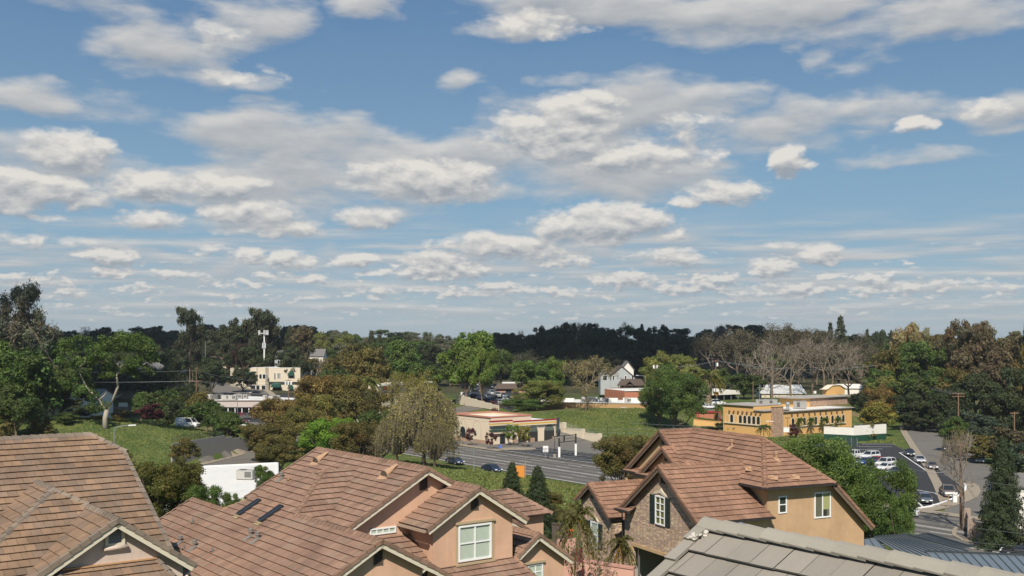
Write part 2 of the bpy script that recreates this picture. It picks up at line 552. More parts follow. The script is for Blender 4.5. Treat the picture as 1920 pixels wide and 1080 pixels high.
def strip(name, line, w0, w1, m, dz=.06, step=4., kind='structure'):
    """a ribbon laid on the land along a line of (x, y) points, from w0 left to w1 right of it"""
    pts = []
    for (x0, y0), (x1, y1) in zip(line, line[1:]):
        n = max(1, int(math.hypot(x1 - x0, y1 - y0) / step))
        pts += [(x0 + (x1 - x0) * i / n, y0 + (y1 - y0) * i / n) for i in range(n)]
    pts.append(line[-1])
    mb = MB()
    rows = []
    k = max(1, int((w1 - w0) / step))
    for i, (x, y) in enumerate(pts):
        a, b = pts[max(0, i - 1)], pts[min(len(pts) - 1, i + 1)]
        dx, dy = b[0] - a[0], b[1] - a[1]
        L = math.hypot(dx, dy)
        nx, ny = dy / L, -dx / L
        rows.append([(x + nx * (w0 + (w1 - w0) * j / k), y + ny * (w0 + (w1 - w0) * j / k)) for j in range(k + 1)])
    for r0, r1 in zip(rows, rows[1:]):
        for j in range(k):
            q = [r0[j], r0[j + 1], r1[j + 1], r1[j]]
            mb.poly([(x, y, hgt(x, y) + dz) for x, y in q])
    o = mb.build(name, m)
    return tag(o, kind=kind)


def sheet(name, corners, m, dz=.06, step=3., kind='structure'):
    """a four-cornered sheet laid on the land"""
    a, b, c, d = [Vector(p[:2]) for p in corners]
    nu = max(1, int(max((b - a).length, (c - d).length) / step))
    nv = max(1, int(max((d - a).length, (c - b).length) / step))
    P = lambda i, j: (a.lerp(b, i / nu)).lerp(d.lerp(c, i / nu), j / nv)
    mb = MB()
    for i in range(nu):
        for j in range(nv):
            mb.poly([(q.x, q.y, hgt(q.x, q.y) + dz) for q in (P(i, j), P(i + 1, j), P(i + 1, j + 1), P(i, j + 1))])
    return tag(mb.build(name, m), kind=kind)


asphalt = mat('worn_asphalt', (.150, .136, .118), .9, .20, .5, stain=((.095, .087, .078), .22, .58))
asphalt_dark = mat('fresh_asphalt', (.034, .034, .036), .9, .14, .6)
paint_white = mat('road_paint', (.72, .71, .68), .8, .12, 3.)
concrete = mat('concrete', (.29, .24, .18), .9, .12, 1.2, stain=((.24, .2, .16), .5, .58))
kerb_white = mat('white_kerb_paint', (.78, .77, .74), .8, .06, 3.)
soil = mat('dry_soil', (.17, .12, .075), .95, .3, .8)


def st(s, t):
    return (.8 * s + .6 * t, .6 * s - .8 * t)


def roads():
    # the boulevard, straight then bending away to the left
    line = [st(129.2, t) for t in range(60, -226, -15)]
    x, y = line[-1]
    ang = math.atan2(.8, -.6)
    for i in range(24):
        ang -= R(1.2) if i < 14 else 0
        x, y = x + 9 * math.cos(ang), y + 9 * math.sin(ang)
        line.append((x, y))
    strip('road', line, -9.7, 9.7, asphalt, .06, 5)
    strip('pavement', line, 9.7, 12.2, concrete, .16, 5)
    mb = MB()

    def mark(s0, s1, t0, t1, dz=.075):
        q = [st(s0, t0), st(s1, t0), st(s1, t1), st(s0, t1)]
        mb.poly([(a, b, hgt(a, b) + dz) for a, b in q])
    for i in range(-224, 55, 6):
        mark(119.9, 120.1, i, i + 6)
        mark(128.6, 128.72, i, i + 6)
        mark(129.1, 129.22, i, i + 6)
    for s in (123.2, 126.1, 132.3, 135.4):
        for t in range(-222, 50, 12):
            mark(s - .07, s + .07, t, t + 4)
    for t in range(-232, -150, 12):
        mark(136.9, 137.05, t, t + 7)
    tag(mb.build('lane_markings', paint_white), kind='structure')
    # tyre-dark bands along the lanes are part of the worn surface
    mb = MB()
    for s in (121.5, 124.6, 127.4, 130.6, 133.8, 136.2):
        for t in range(-224, 55, 6):
            q = [st(s - .55, t), st(s + .55, t), st(s + .55, t + 6), st(s - .55, t + 6)]
            mb.poly([(a, b, hgt(a, b) + .067) for a, b in q])
    tag(mb.build('road_wear_band', mat('tyre_polished_asphalt', (.092, .085, .077), .85, .2, .7)), kind='structure')
    # forecourt of the service station and the fresh asphalt apron in front of it
    sheet('forecourt', [st(141.4, -232), st(168.5, -232), st(168.5, -172), st(141.4, -172)], asphalt, .07)
    sheet('parking_apron', [st(139.2, -191), st(152, -191), st(152, -150), st(139.2, -150)], asphalt_dark, .17)
    mb = MB()
    for t in range(-188, -150, 3):
        q = [st(140.6, t), st(140.6, t + .14), st(145.4, t + 1.6 + .14), st(145.4, t + 1.6)]
        mb.poly([(a, b, .19) for a, b in q])
        q = [st(147, t), st(147, t + .14), st(151.6, t + 1.6 + .14), st(151.6, t + 1.6)]
        mb.poly([(a, b, .19) for a, b in q])
    q = [st(140.4, -190), st(140.6, -190), st(140.6, -150), st(140.4, -150)]
    mb.poly([(a, b, .19) for a, b in q])
    tag(mb.build('bay_markings', paint_white), kind='structure')
    # the side road on the right and its junction
    side = [(130, 345), (118, 306), (109.5, 280), (102, 256), (94.5, 232), (87.5, 208), (79, 182), (71, 160), (66, 148)]
    strip('side_road', side, -5.6, 5.6, asphalt, .055, 4)
    strip('side_pavement', [(x - 6.6 + (.0 if y > 170 else (170 - y) * .05), y - 1) for x, y in side[1:-1]], -.7, .9, concrete, .17, 4)
    sheet('junction', [(44, 150), (98, 150), (100, 108), (40, 112)], asphalt, .05)
    # parking lot beside it
    lot = [G(1708, 957), G(1560, 905), G(1600, 833), G(1662, 833), G(1806, 914)]
    a, b, c, d = G(1709, 956), G(1520, 905), G(1585, 836), G(1664, 833)
    sheet('parking_lot', [(58.3, 155.5), (40, 172), (66, 254), (90.2, 254)], asphalt_dark, .08)
    sheet('parking_lot_edge', [(58.3, 155.5), (90.2, 254), (84.5, 217), (74.9, 176)], asphalt_dark, .084)
    sheet('parking_lot_corner', [(58.3, 155.5), (64.5, 158.5), (70.0, 164.5), (74.9, 176)], asphalt_dark, .088)
    mb = MB()

    def px_line(p, q, w=.12):
        A, B = G(*p), G(*q)
        sdv = (B - A).cross(Vector((0, 0, 1))).normalized() * w
        mb.poly([(v.x, v.y, .10) for v in (A - sdv, A + sdv, B + sdv, B - sdv)])
    for p, q in (((1616, 833.5), (1679, 833.5)), ((1610, 838.5), (1673, 838.5)), ((1596, 844.5), (1654, 842.5)), ((1596, 849.5), (1633, 848)),
                 ((1686, 849.5), (1742, 887)), ((1686, 849.8), (1694, 849)), ((1742, 887), (1767, 887.5)),
                 ((1697, 916), (1754, 926)), ((1714, 936), (1731, 953)), ((1754, 926), (1775, 943)), ((1738, 940), (1756, 951)), ((1698, 904), (1706, 895.5)), ((1754, 926), (1800, 933))):
        px_line(p, q)
    tag(mb.build('bay_markings', paint_white), kind='structure')
    # white kerb round the corner of the lot
    pts = [(1700, 957.5), (1722, 955.5), (1745, 951.5), (1766, 945.5), (1785, 938), (1800, 930), (1809, 922), (1811, 914), (1804, 907)]
    P = [G(*p) for p in pts]
    mb = MB()
    for p, q in zip(P, P[1:]):
        mb.bar(p + Vector((0, 0, .12)), q + Vector((0, 0, .12)), (0, 0, 1), .32, .34)
    tag(mb.build('kerb', kerb_white), kind='structure')
    mb = MB()
    Q = [p + (p - Vector((60, 175, 0))).normalized() * 2.6 for p in P]
    for i in range(len(P) - 1):
        mb.poly([(p.x, p.y, .10) for p in (P[i], P[i + 1], Q[i + 1], Q[i])])
    tag(mb.build('corner_pavement', concrete), kind='structure')
    # kerb and verge of the near right corner
    K = [G(*p) for p in ((1800, 985), (1788, 997), (1790, 1006), (1806, 1014), (1840, 1022), (1880, 1030), (1925, 1038))]
    mb = MB()
    for p, q in zip(K, K[1:]):
        mb.bar(p + Vector((0, 0, .05)), q + Vector((0, 0, .05)), (0, 0, 1), .5, .25)
    tag(mb.build('kerb', concrete), kind='structure')
    mb = MB()
    V = [G(*p) for p in ((1830, 985), (1822, 1000), (1815, 1005), (1830, 1010), (1860, 1015), (1890, 1020), (1930, 1026))]
    for i in range(len(K) - 1):
        mb.poly([(p.x, p.y, p.z + .09) for p in (K[i], K[i + 1], V[i + 1], V[i])])
    tag(mb.build('verge', soil), kind='structure')
    sheet('dirt_bank', [G(1700, 797), G(1760, 800), G(1830, 860), G(1790, 845)], soil, .05)
    # strip-mall lot, side street beside the retaining wall, car-lot drive, dealer lot
    sheet('mall_parking', [(-112, 318), (-70, 318), (-66, 349), (-116, 349)], asphalt_dark, .09)
    sheet('side_street', [(-63.2, 204), (-50, 204), (-46, 330), (-66, 330)], asphalt, .05)
    sheet('side_street_pavement', [(-64, 204), (-62, 204), (-56.5, 236), (-58.5, 236)], concrete, .12)
    sheet('drive', [st(143, -272), st(206, -272), st(206, -260), st(143, -260)], asphalt, .06)
    sheet('dealer_lot', [G(862, 742), G(960, 772), G(985, 735), G(885, 712)], asphalt_dark, .09, 6)
    sheet('motel_lot', [G(470, 748), G(575, 752), G(575, 741), G(470, 739)], asphalt_dark, .08, 6)
    sheet('cream_lot', [G(1200, 752), G(1360, 790), G(1340, 762), G(1230, 742)], asphalt, .07, 6)


land()
roads()

# ---------------------------------------------------------------- roofs
def clip_rect(rect, poly):
    out = rect
    n = len(poly)
    for i in range(n):
        ax, ay = poly[i]
        bx, by = poly[(i + 1) % n]
        inp, out = out, []
        for k in range(len(inp)):
            p, q = inp[k], inp[(k + 1) % len(inp)]
            dp = (bx - ax) * (p[1] - ay) - (by - ay) * (p[0] - ax)
            dq = (bx - ax) * (q[1] - ay) - (by - ay) * (q[0] - ax)
            if dp >= 0: out.append(p)
            if (dp >= 0) != (dq >= 0):
                t = dp / (dp - dq)
                out.append((p[0] + (q[0] - p[0]) * t, p[1] + (q[1] - p[1]) * t))
        if len(out) < 3: return []
    return out


def tiles(mb, polys, u, pal, e=.40, w=.36, th=.058, org=None, seed=1, deck=None, blotch=0., coff=0.):
    """lay concrete tiles on plane polygons (convex lists of points); u = eave direction, so that u x up-slope points outwards"""
    rng = random.Random(seed)
    u = Vector(u).normalized()
    P = [[Vector(p) for p in poly] for poly in polys]
    n = None
    for poly in P:
        nn = Vector((0, 0, 0))
        for i in range(1, len(poly) - 1):
            nn += (poly[i] - poly[0]).cross(poly[i + 1] - poly[0])
        if nn.z < 0: nn = -nn
        n = n or nn.normalized()
    v = n.cross(u).normalized()
    if v.z < 0: v, u = -v, -u
    o = Vector(org) if org else min((p for poly in P for p in poly), key=lambda p: p.z)
    tint_of, batch = {}, {}
    for poly in P:
        q = [((p - o).dot(u), (p - o).dot(v)) for p in poly]
        area = sum(q[i][0] * q[(i + 1) % len(q)][1] - q[(i + 1) % len(q)][0] * q[i][1] for i in range(len(q)))
        if area < 0: q = q[::-1]
        if deck is not None:
            deck.poly([o + u * a + v * b - n * .025 for a, b in q])
        v0, v1 = min(b for a, b in q), max(b for a, b in q)
        for i in range(int(math.floor(v0 / e - 1e-4)), int(math.ceil(v1 / e))):
            offs = (.5 if i % 2 else 0.) * w
            lo, hi = i * e, (i + 1) * e
            us = [a for a, b in q]
            for j in range(int(math.floor((min(us) - offs) / w)), int(math.ceil((max(us) - offs) / w))):
                a0, a1 = j * w + offs + .004, (j + 1) * w + offs - .004
                key = (i, j)
                if key not in tint_of:
                    g = (i, (j + (i * 7) % 3) // 3)            # neighbours in a course tend to share a batch colour
                    if g not in batch: batch[g] = rng.choice(pal)
                    tc = batch[g] if rng.random() < .7 else rng.choice(pal)
                    k = rng.uniform(.91, 1.08)
                    if blotch: k *= 1 + blotch * math.sin(j * .9 + math.sin(i * .7) * 2) * math.sin(i * .5 + j * .23)
                    tint_of[key] = (tuple(x * k for x in tc), rng.uniform(-.004, .004), rng.random() * 9, lo + rng.uniform(-.010, .004))
                tc, jit, rnd, lj = tint_of[key]
                c = clip_rect([(a0, lj), (a1, lj), (a1, hi + .05), (a0, hi + .05)], q)
                if len(c) < 3: continue
                L = lambda b: n * (th * (1 - (b - lo) / e) + jit)
                pts = [o + u * a + v * b + L(b) for a, b in c]
                mb.poly(pts, tc, [(a, b, rnd) for a, b in c])
                for k in range(len(c)):
                    (pa, pb), (qa, qb) = c[k], c[(k + 1) % len(c)]
                    if abs(pb - lj) < 1e-6 and abs(qb - lj) < 1e-6:
                        p1, p2 = o + u * pa + v * pb, o + u * qa + v * qb
                        t1, t2 = n * (th + jit), n * (th * .56 + jit)
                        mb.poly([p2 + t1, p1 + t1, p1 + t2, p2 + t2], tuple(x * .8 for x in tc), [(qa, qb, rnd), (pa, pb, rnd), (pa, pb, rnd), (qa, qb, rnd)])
                        # underside of the nose, so the gap below it is a real dark gap
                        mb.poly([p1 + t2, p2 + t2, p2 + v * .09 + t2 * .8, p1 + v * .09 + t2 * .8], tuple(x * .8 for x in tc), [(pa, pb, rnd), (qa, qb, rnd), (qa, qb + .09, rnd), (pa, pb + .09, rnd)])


def caps(mb, p0, p1, pal, w=.175, drop=.6, h=.075, seg=.36, seed=3, slip=.03):
    """overlapping ridge tiles from p0 (lower end) to p1"""
    rng = random.Random(seed)
    p0, p1 = Vector(p0), Vector(p1)
    d = (p1 - p0)
    L = d.length
    d /= L
    sdv = d.cross(Vector((0, 0, 1))).normalized()
    up = sdv.cross(d).normalized()
    n = max(1, round(L / seg))
    prof = [(-w, -w * drop), (-w, -w * drop + .035), (-w * .5, h - w * drop * .38), (0, h), (w * .5, h - w * drop * .38), (w, -w * drop + .035), (w, -w * drop)]
    for i in range(n):
        a = p0 + d * (L * i / n)
        b = p0 + d * (L * (i + 1) / n + .03)
        k = rng.uniform(.84, 1.1)
        tc = tuple(x * k for x in rng.choice(pal))
        A = [a + sdv * x + up * (y + slip) for x, y in prof]
        B = [b + sdv * x * .93 + up * (y - .006) for x, y in prof]
        uv = [(rng.random() * 5, rng.random() * 5, rng.random() * 9)] * 4
        for j in range(len(prof) - 1):
            mb.poly([A[j + 1], A[j], B[j], B[j + 1]], tc, uv)
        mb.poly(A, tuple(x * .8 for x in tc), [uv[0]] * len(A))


def rakes(mb, fas, p0, p1, out, pal, seg=.40, seed=5, w=.15, hang=.17, fh=.2):
    """verge tiles up a gable edge, p0 eave end, p1 ridge end, out = horizontal direction off the gable; fas takes the barge board"""
    rng = random.Random(seed)
    p0, p1, out = Vector(p0), Vector(p1), Vector(out).normalized()
    d = p1 - p0
    L = d.length
    d /= L
    up = out.cross(d)
    if up.z < 0: up = -up
    up.normalize()
    n = max(1, round(L / seg))
    for i in range(n):
        a, b = p0 + d * (L * i / n), p0 + d * (L * (i + 1) / n + .03)
        k = rng.uniform(.84, 1.1)
        tc = tuple(x * k for x in rng.choice(pal))
        hi0, hi1 = .078, .05
        A = [a - out * w + up * hi0, a + out * .04 + up * hi0, a + out * .04 + up * (hi0 - hang), a + out * .015 + up * (hi0 - hang)]
        B = [b - out * w + up * hi1, b + out * .04 + up * hi1, b + out * .04 + up * (hi1 - hang), b + out * .015 + up * (hi1 - hang)]
        uv = [(rng.random() * 5, rng.random() * 5, rng.random() * 9)] * 4
        for j in range(3):
            mb.poly([A[j], A[j + 1], B[j + 1], B[j]], tc, uv)
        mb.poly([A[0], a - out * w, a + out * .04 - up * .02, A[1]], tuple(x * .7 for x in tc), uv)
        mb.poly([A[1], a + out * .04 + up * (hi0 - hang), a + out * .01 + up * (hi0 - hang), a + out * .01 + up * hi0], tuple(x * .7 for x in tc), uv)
    q = up * (-.075 - fh / 2)
    fas.bar(p0 + q - out * .03, p1 + q - out * .03 + d * .04, up, .05, fh)


def window(par, O, u, out, w, h, fm, gm, mull=(1, 1), blind=None, fw=.07, name='window', depth=.05, back=None):
    """a framed window on a wall: O = lower left corner, u = direction along the wall, out = off the wall"""
    O, u, out = Vector(O), Vector(u).normalized(), Vector(out).normalized()
    z = Vector((0, 0, 1))
    mb = MB()
    c = O + u * w / 2 + z * h / 2 + out * depth / 2
    for dz in (0, h):
        mb.box(O + u * w / 2 + z * dz + out * depth * .5, u * (w / 2 + fw / 2), out * depth * .55, z * fw / 2)
    for du in (0, w):
        mb.box(O + u * du + z * h / 2 + out * depth * .5, u * fw / 2, out * depth * .5, z * (h / 2 - fw / 2))
    for i in range(1, mull[0]):
        mb.box(O + u * w * i / mull[0] + z * h / 2 + out * depth * .45, u * fw * .38, out * depth * .4, z * (h / 2 - fw / 2))
    for i in range(1, mull[1]):
        mb.box(O + u * w / 2 + z * h * i / mull[1] + out * depth * .42, u * (w / 2 - fw / 2), out * depth * .36, z * fw * .36)
    win = mb.build(name, fm, par)
    mb = MB()
    mb.poly([O + out * depth * .5, O + u * w + out * depth * .5, O + u * w + z * h + out * depth * .5, O + z * h + out * depth * .5])
    mb.build('pane', gm, win)
    if blind is not None:
        mb = MB()
        n = int(h / .05)
        for i in range(n):
            a = O + z * (h * i / n) + out * (depth * .28)
            mb.poly([a, a + u * w, a + u * w + z * (h / n * .92) - out * depth * .16, a + z * (h / n * .92) - out * depth * .16])
        mb.build('blind', blind, win)
    mb = MB()
    mb.poly([O + out * .006, O + u * w + out * .006, O + u * w + z * h + out * .006, O + z * h + out * .006])
    mb.build('dark_interior', back or dark_room, win)
    return win


def louvre(par, O, u, out, w, h, m, fm=None, frame=False):
    O, u, out = Vector(O), Vector(u).normalized(), Vector(out).normalized()
    z = Vector((0, 0, 1))
    mb = MB()
    n = 9
    for i in range(n):
        a = O + z * (h * (i + .5) / n) + u * w / 2 + out * .03
        mb.box(a, u * w / 2, (out * .022 - z * .02), (out * .003 + z * .004))
    mb.box(O + u * w / 2 + z * h / 2 + out * .004, u * w / 2, out * .002, z * h / 2)
    if not frame:
        for du in (0, w):
            mb.box(O + u * du + z * h / 2 + out * .03, u * .018, out * .03, z * h / 2)
    o = mb.build('gable_vent', m, par)
    if frame:
        mb = MB()
        for du in (-.06, w + .06):
            mb.box(O + u * du + z * (h / 2 - .02) + out * .04, u * .06, out * .045, z * (h / 2 + .08))
        mb.box(O + u * w / 2 - z * .05 + out * .04, u * w / 2, out * .043, z * .06)
        mb.build('vent_frame', fm, o)
    return o


stucco_salmon = mat('salmon_stucco', (.58, .365, .245), .9, .07, 1.1, runs=.05, weather=.07, bump=.35, bscale=26.)
stucco_cream = mat('pale_stucco', (.55, .445, .37), .9, .06, 1.1, runs=.05, weather=.07, bump=.45, bscale=22.)
stucco_ochre = mat('ochre_stucco', (.49, .32, .185), .9, .10, 3.0, runs=.03, weather=.10, bump=.35, bscale=26.)
stucco_buff = mat('buff_stucco', (.52, .36, .20), .9, .07, 1.1, runs=.05, weather=.07, bump=.3, bscale=26.)
trim_cream = mat('cream_trim', (.60, .54, .42), .7, .05, 2.)
trim_tan = mat('tan_trim', (.42, .32, .2), .8, .06, 2.)
trim_brown = mat('brown_trim', (.15, .11, .08), .7, .06, 2.)
gutter_dark = mat('dark_gutter', (.035, .03, .028), .5, .1, 2.)
gutter_tan = mat('tan_gutter', (.36, .27, .2), .5, .06, 2.)
white_frame = mat('white_frame', (.78, .78, .76), .5, .03, 2.)
dark_room = mat('dark_room', (.035, .037, .035), .9, .2, 1.)
blind_pale = mat('pale_blind', (.62, .63, .55), .6, .03, 1.)
louvre_dark = mat('brown_louvre', (.10, .075, .055), .8, .1, 2.)
louvre_grey = mat('grey_louvre', (.30, .30, .28), .7, .06, 2.)
shutter_green = mat('dark_green_shutter', (.022, .034, .032), .5, .1, 3.)
deck_brown = mat('roof_underlay', (.05, .04, .033), .95, .1, 1.)
glass = glassmat('window_glass')
glass_dark = mat('dark_glass', (.02, .025, .03), .06, .1, .5, spec=.6)

tile_brown = mat('brown_concrete_tile', (1., 1., 1.), .9, .10, 5., weather=.20, tint=True, streak=.16, spec=.2)
tile_red = mat('red_brown_concrete_tile', (1., 1., 1.), .9, .08, 5., weather=.20, tint=True, streak=.12, spec=.2)
tile_streak = mat('streaked_concrete_tile', (1., 1., 1.), .9, .06, 5., weather=.20, tint=True, streak=.38, spec=.2)
tile_grey = mat('grey_concrete_tile', (1., 1., 1.), .92, .10, 30., weather=.10, tint=True, streak=.06, spec=.15, detail=8., bump=.25, bscale=160.)
PAL_L = [(.252, .162, .104), (.243, .158, .104), (.228, .152, .103), (.262, .17, .108), (.205, .143, .102), (.216, .148, .104)]
PAL_LR = [(.215, .172, .135), (.23, .182, .138), (.19, .155, .125)]
PAL_C = [(.265, .162, .115), (.255, .156, .112), (.265, .168, .12), (.238, .148, .107), (.28, .172, .12), (.258, .174, .126)]
PAL_CR = [(.25, .155, .11), (.27, .165, .112), (.235, .15, .108)]
PAL_R = [(.28, .158, .104), (.268, .152, .102), (.255, .147, .10), (.29, .166, .112)]
PAL_G = [(.262, .236, .20), (.255, .23, .195), (.27, .242, .205)]


class House:
    """collects one house: tiles, caps, barge boards, walls; part meshes are linked at the end"""
    def __init__(s, name, label, deg, base, tm, pal, palr, seed):
        s.f = Fr(deg)
        s.root = thing(name, label, 'house', base)
        s.tm, s.pal, s.palr, s.seed = tm, pal, palr, seed
        s.T, s.Cp, s.De = MB(), MB(), MB()
        s.boards = []
        s.k = 0

    def P(s, *p):
        return [s.f.w(*q) for q in p]

    def slope(s, polys, u, **kw):
        s.k += 1
        kw.setdefault('seed', s.seed + s.k)
        tiles(s.T, [s.P(*q) for q in polys], s.f.w(*u), s.pal, deck=s.De, **kw)

    def ridge(s, p0, p1, **kw):
        s.k += 1
        caps(s.Cp, s.f.w(*p0), s.f.w(*p1), s.palr, seed=s.seed + s.k, **kw)

    def rake(s, p0, p1, out, **kw):
        s.k += 1
        fa = MB()
        s.boards.append(fa)
        rakes(s.Cp, fa, s.f.w(*p0), s.f.w(*p1), s.f.w(*out), s.palr, seed=s.seed + s.k, **kw)

    def wall(s, pts, vec, m, name='wall'):
        mb = MB()
        mb.prism(s.P(*pts), s.f.w(*vec))
        return mb.build(name, m, s.root)

    def walls(s, lst, m):
        mb = MB()
        for pts, vec in lst:
            mb.prism(s.P(*pts), s.f.w(*vec))
        return mb.build('wall', m, s.root)

    def gutter(s, p0, p1, m, size=.13):
        mb = MB()
        a, b = s.f.w(*p0), s.f.w(*p1)
        mb.bar(a, b, (0, 0, 1), size, size * .85)
        return mb.build('gutter', m, s.root)

    def done(s, fm):
        r = s.T.build('roof', s.tm, s.root)
        s.Cp.build('ridge_tiles', s.tm, r)
        s.De.build('roof_deck', deck_brown, r)
        for fa in s.boards: fa.build('barge_board', fm, s.root)
        return s.root


def roof_vent(par, p, n_dir, m, h=.28):
    """small capped pipe through a roof"""
    mb = MB()
    p = Vector(p)
    mb.tube([p - Vector((0, 0, .1)), p + Vector((0, 0, h * .75))], .075, 10)
    mb.lathe(p + Vector((0, 0, h * .7)), [(.10, 0), (.12, .02), (.12, .06), (.09, .09), (.12, .11), (.12, .16), (.04, .19)], 12)
    d = Vector(n_dir).normalized()
    sdv = d.cross(Vector((0, 0, 1))).normalized()
    up = sdv.cross(d)
    if up.z < 0: up = -up
    mb.box(p + up * .05 + d * .12, d * .26, sdv * .16, up * .008)
    return mb.build('roof_vent', m, par)


def pipe(par, p, h, m, r=.035):
    mb = MB()
    p = Vector(p)
    mb.tube([p - Vector((0, 0, .1)), p + Vector((0, 0, h))], r, 8)
    mb.box(p + Vector((0, 0, .06)), (.12, .03, -.05), (-.02, .1, -.02), (.004, .002, .01))
    return mb.build('vent_pipe', m, par)


def hood_vent(par, p, fwd, m):
    """half-round dormer vent opening towards fwd"""
    p, fwd = Vector(p), Vector(fwd).normalized()
    sdv = fwd.cross(Vector((0, 0, 1))).normalized()
    z = Vector((0, 0, 1))
    mb = MB()
    n = 8
    A, B = [], []
    for i in range(n + 1):
        t = math.pi * i / n
        A.append(p + fwd * .25 + sdv * math.cos(t) * .28 + z * (math.sin(t) * .28 - .02))
        B.append(p - fwd * .55 + sdv * math.cos(t) * .12 + z * (.30 + math.sin(t) * .03))
    for i in range(n):
        mb.poly([A[i], A[i + 1], B[i + 1], B[i]])
    mb.box(p + fwd * .5 - z * .14, fwd * .28 - z * .14, sdv * .34, z * .012)
    o = mb.build('hood_vent', m, par)
    mb = MB()
    for k in range(5):
        zz = .04 + .05 * k
        ww = math.sqrt(max(.003, .28 ** 2 - zz ** 2)) * .95
        mb.box(p + fwd * .22 + z * (zz - .02), sdv * ww, fwd * .03 - z * .02, z * .006)
    mb.build('louvre', louvre_dark, o)
    return o


# ---------------------------------------------------------------- house with the wide brown roof, at the left edge
def left_house():
    H = House('brown_roofed_house', 'house with wide brown roof and pale gable with grey louvred vent, left edge', 36.87, (-17, 43, 9.4), tile_brown, PAL_L, PAL_LR, 100)
    f = H.f
    p = .56
    zr, br = 20.76, 49.3
    zm = lambda b: zr - p * (br - b)
    H.slope([[(2, 41, zm(41)), (14.6, 41, zm(41)), (14.6, 48.05, zm(48.05)), (13.5, br, zr), (2, br, zr)]], (1, 0, 0), e=.41, blotch=.12)
    H.De.poly(H.P((2, br, zr), (13.5, br, zr), (14.6, 50.5, zr - .7), (14.6, 57, 16.4), (2, 57, 16.4)))
    H.De.poly(H.P((13.5, br, zr), (14.6, 48.05, zm(48.05)), (14.6, 50.5, zr - .7)))
    H.ridge((2, br, zr), (13.5, br, zr))
    H.ridge((14.68, 47.95, zm(47.95)), (13.5, br, zr))
    H.rake((14.6, 41, zm(41)), (14.6, 48.0, zm(48.0)), (1, 0, 0))
    # hipped wing in front
    hz, hb, ha = 19.17, 43.8, 10.6
    M = lambda b: hz - p * (hb - b)
    L = lambda a: hz - p * (ha - a)
    H.slope([[(ha, hb, hz), (ha - 6, hb - 6, M(hb - 6)), (ha + 1, hb - 6, M(hb - 6)), (ha + 1.02, hb - 1.02, M(hb - 1.02))]], (1, 0, 0), e=.41, blotch=.12)
    H.slope([[(ha, hb, hz), (ha, 46.6, hz), (ha - 6, 46.6 + 1.5, L(ha - 6)), (ha - 6, hb - 6, L(ha - 6))]], (0, -1, 0), e=.41)
    H.De.poly(H.P((ha, hb, hz), (ha, 46.6, hz), (ha + 3, 46.6, hz - 1.7), (ha + 3, hb - 3, hz - 1.7)))
    H.ridge((ha, hb, hz), (ha, 46.7, hz))
    H.ridge((ha - 6, hb - 6, M(hb - 6)), (ha, hb, hz))
    H.ridge((ha + 1.05, hb - 1.05, M(hb - 1.05)), (ha, hb, hz))
    # front gable
    a0, z0, bf = 11.58, 18.57, 38.8
    pl, pr = .62, .70
    eL, eR = 8.3, 14.4
    zl, zR = z0 - pl * (a0 - eL), z0 - pr * (eR - a0)
    H.slope([[(a0, bf, z0), (a0, 42.75, z0), (eL, 39.0 + .5, zl), (eL, bf, zl)]], (0, -1, 0), e=.41)
    H.slope([[(a0, bf, z0), (eR, bf, zR), (eR, 44, zR), (a0, 44, z0)]], (0, 1, 0), e=.41)
    H.ridge((a0, bf + .1, z0), (a0, 42.8, z0))
    H.rake((eL, bf, zl), (a0, bf, z0), (0, -1, 0))
    H.rake((eR, bf, zR), (a0, bf, z0), (0, -1, 0))
    bw = 39.2
    zin = .13
    H.walls([(((8.9, bw, 9.4), (14.05, bw, 9.4), (14.05, bw, z0 - pr * (14.05 - a0) - zin), (a0, bw, z0 - zin), (8.9, bw, z0 - pl * (a0 - 8.9) - zin)), (0, .2, 0)),
             (((14.05, bw + .2, 9.4), (14.05, 50, 9.4), (14.05, 50, 16.4), (14.05, bw + .2, 16.4)), (-.2, 0, 0)),
             (((3, 44.2, 9.4), (8.9, 44.2, 9.4), (8.9, 44.2, 16), (3, 44.2, 16)), (0, .2, 0)),
             (((14.2, 42.5, 9.4), (14.2, 56, 9.4), (14.2, 56, 16.6), (14.2, 49.3, 20.3), (14.2, 42.5, 16.7)), (-.15, 0, 0)),
             (((3, 56, 9.4), (14.0, 56, 9.4), (14.0, 56, 16.6), (3, 56, 16.6)), (0, -.2, 0))], stucco_cream)
    out = f.w(0, -1, 0)
    u = f.w(1, 0, 0)
    louvre(H.root, f.w(11.33, bw, 17.66), u, out, .46, .60, louvre_grey, trim_cream, True)
    mb = MB()                                # moulded sill under the vent
    c0, c1 = f.w(11.16, bw - .08, 17.5), f.w(12.0, bw - .08, 17.5)
    mb.tube([c0, c1], .085, 12)
    mb.fbox(f, 11.3, 11.86, bw - .06, bw, 17.36, 17.43)
    mb.build('vent_sill', stucco_cream, H.root, True)
    # little skirt roof under the gable
    top, zt = bw, 16.9
    H.slope([[(9.7, top, zt), (13.1, top, zt), (13.5, 37.9, zt - .56 * 1.3), (9.3, 37.9, zt - .56 * 1.3)]], (1, 0, 0), e=.41)
    H.ridge((13.5, 37.9, zt - .73), (13.1, top, zt))
    H.ridge((9.3, 37.9, zt - .73), (9.7, top, zt))
    mb = MB()
    mb.bar(f.w(9.75, top - .05, zt + .05), f.w(13.05, top - .05, zt + .05), (0, 0, 1), .14, .05)
    mb.build('wall_flashing', mat('orange_mortar', (.42, .25, .13), .9, .2, 4.), H.root)
    mb = MB()
    mb.fbox(f, 9.7, 13.1, 38.1, bw, 9.4, 16.1)
    mb.build('bay', stucco_cream, H.root)
    H.gutter((14.45, 39.0, zR - .1), (14.45, 43, zR - .1), trim_cream)
    mb = MB()
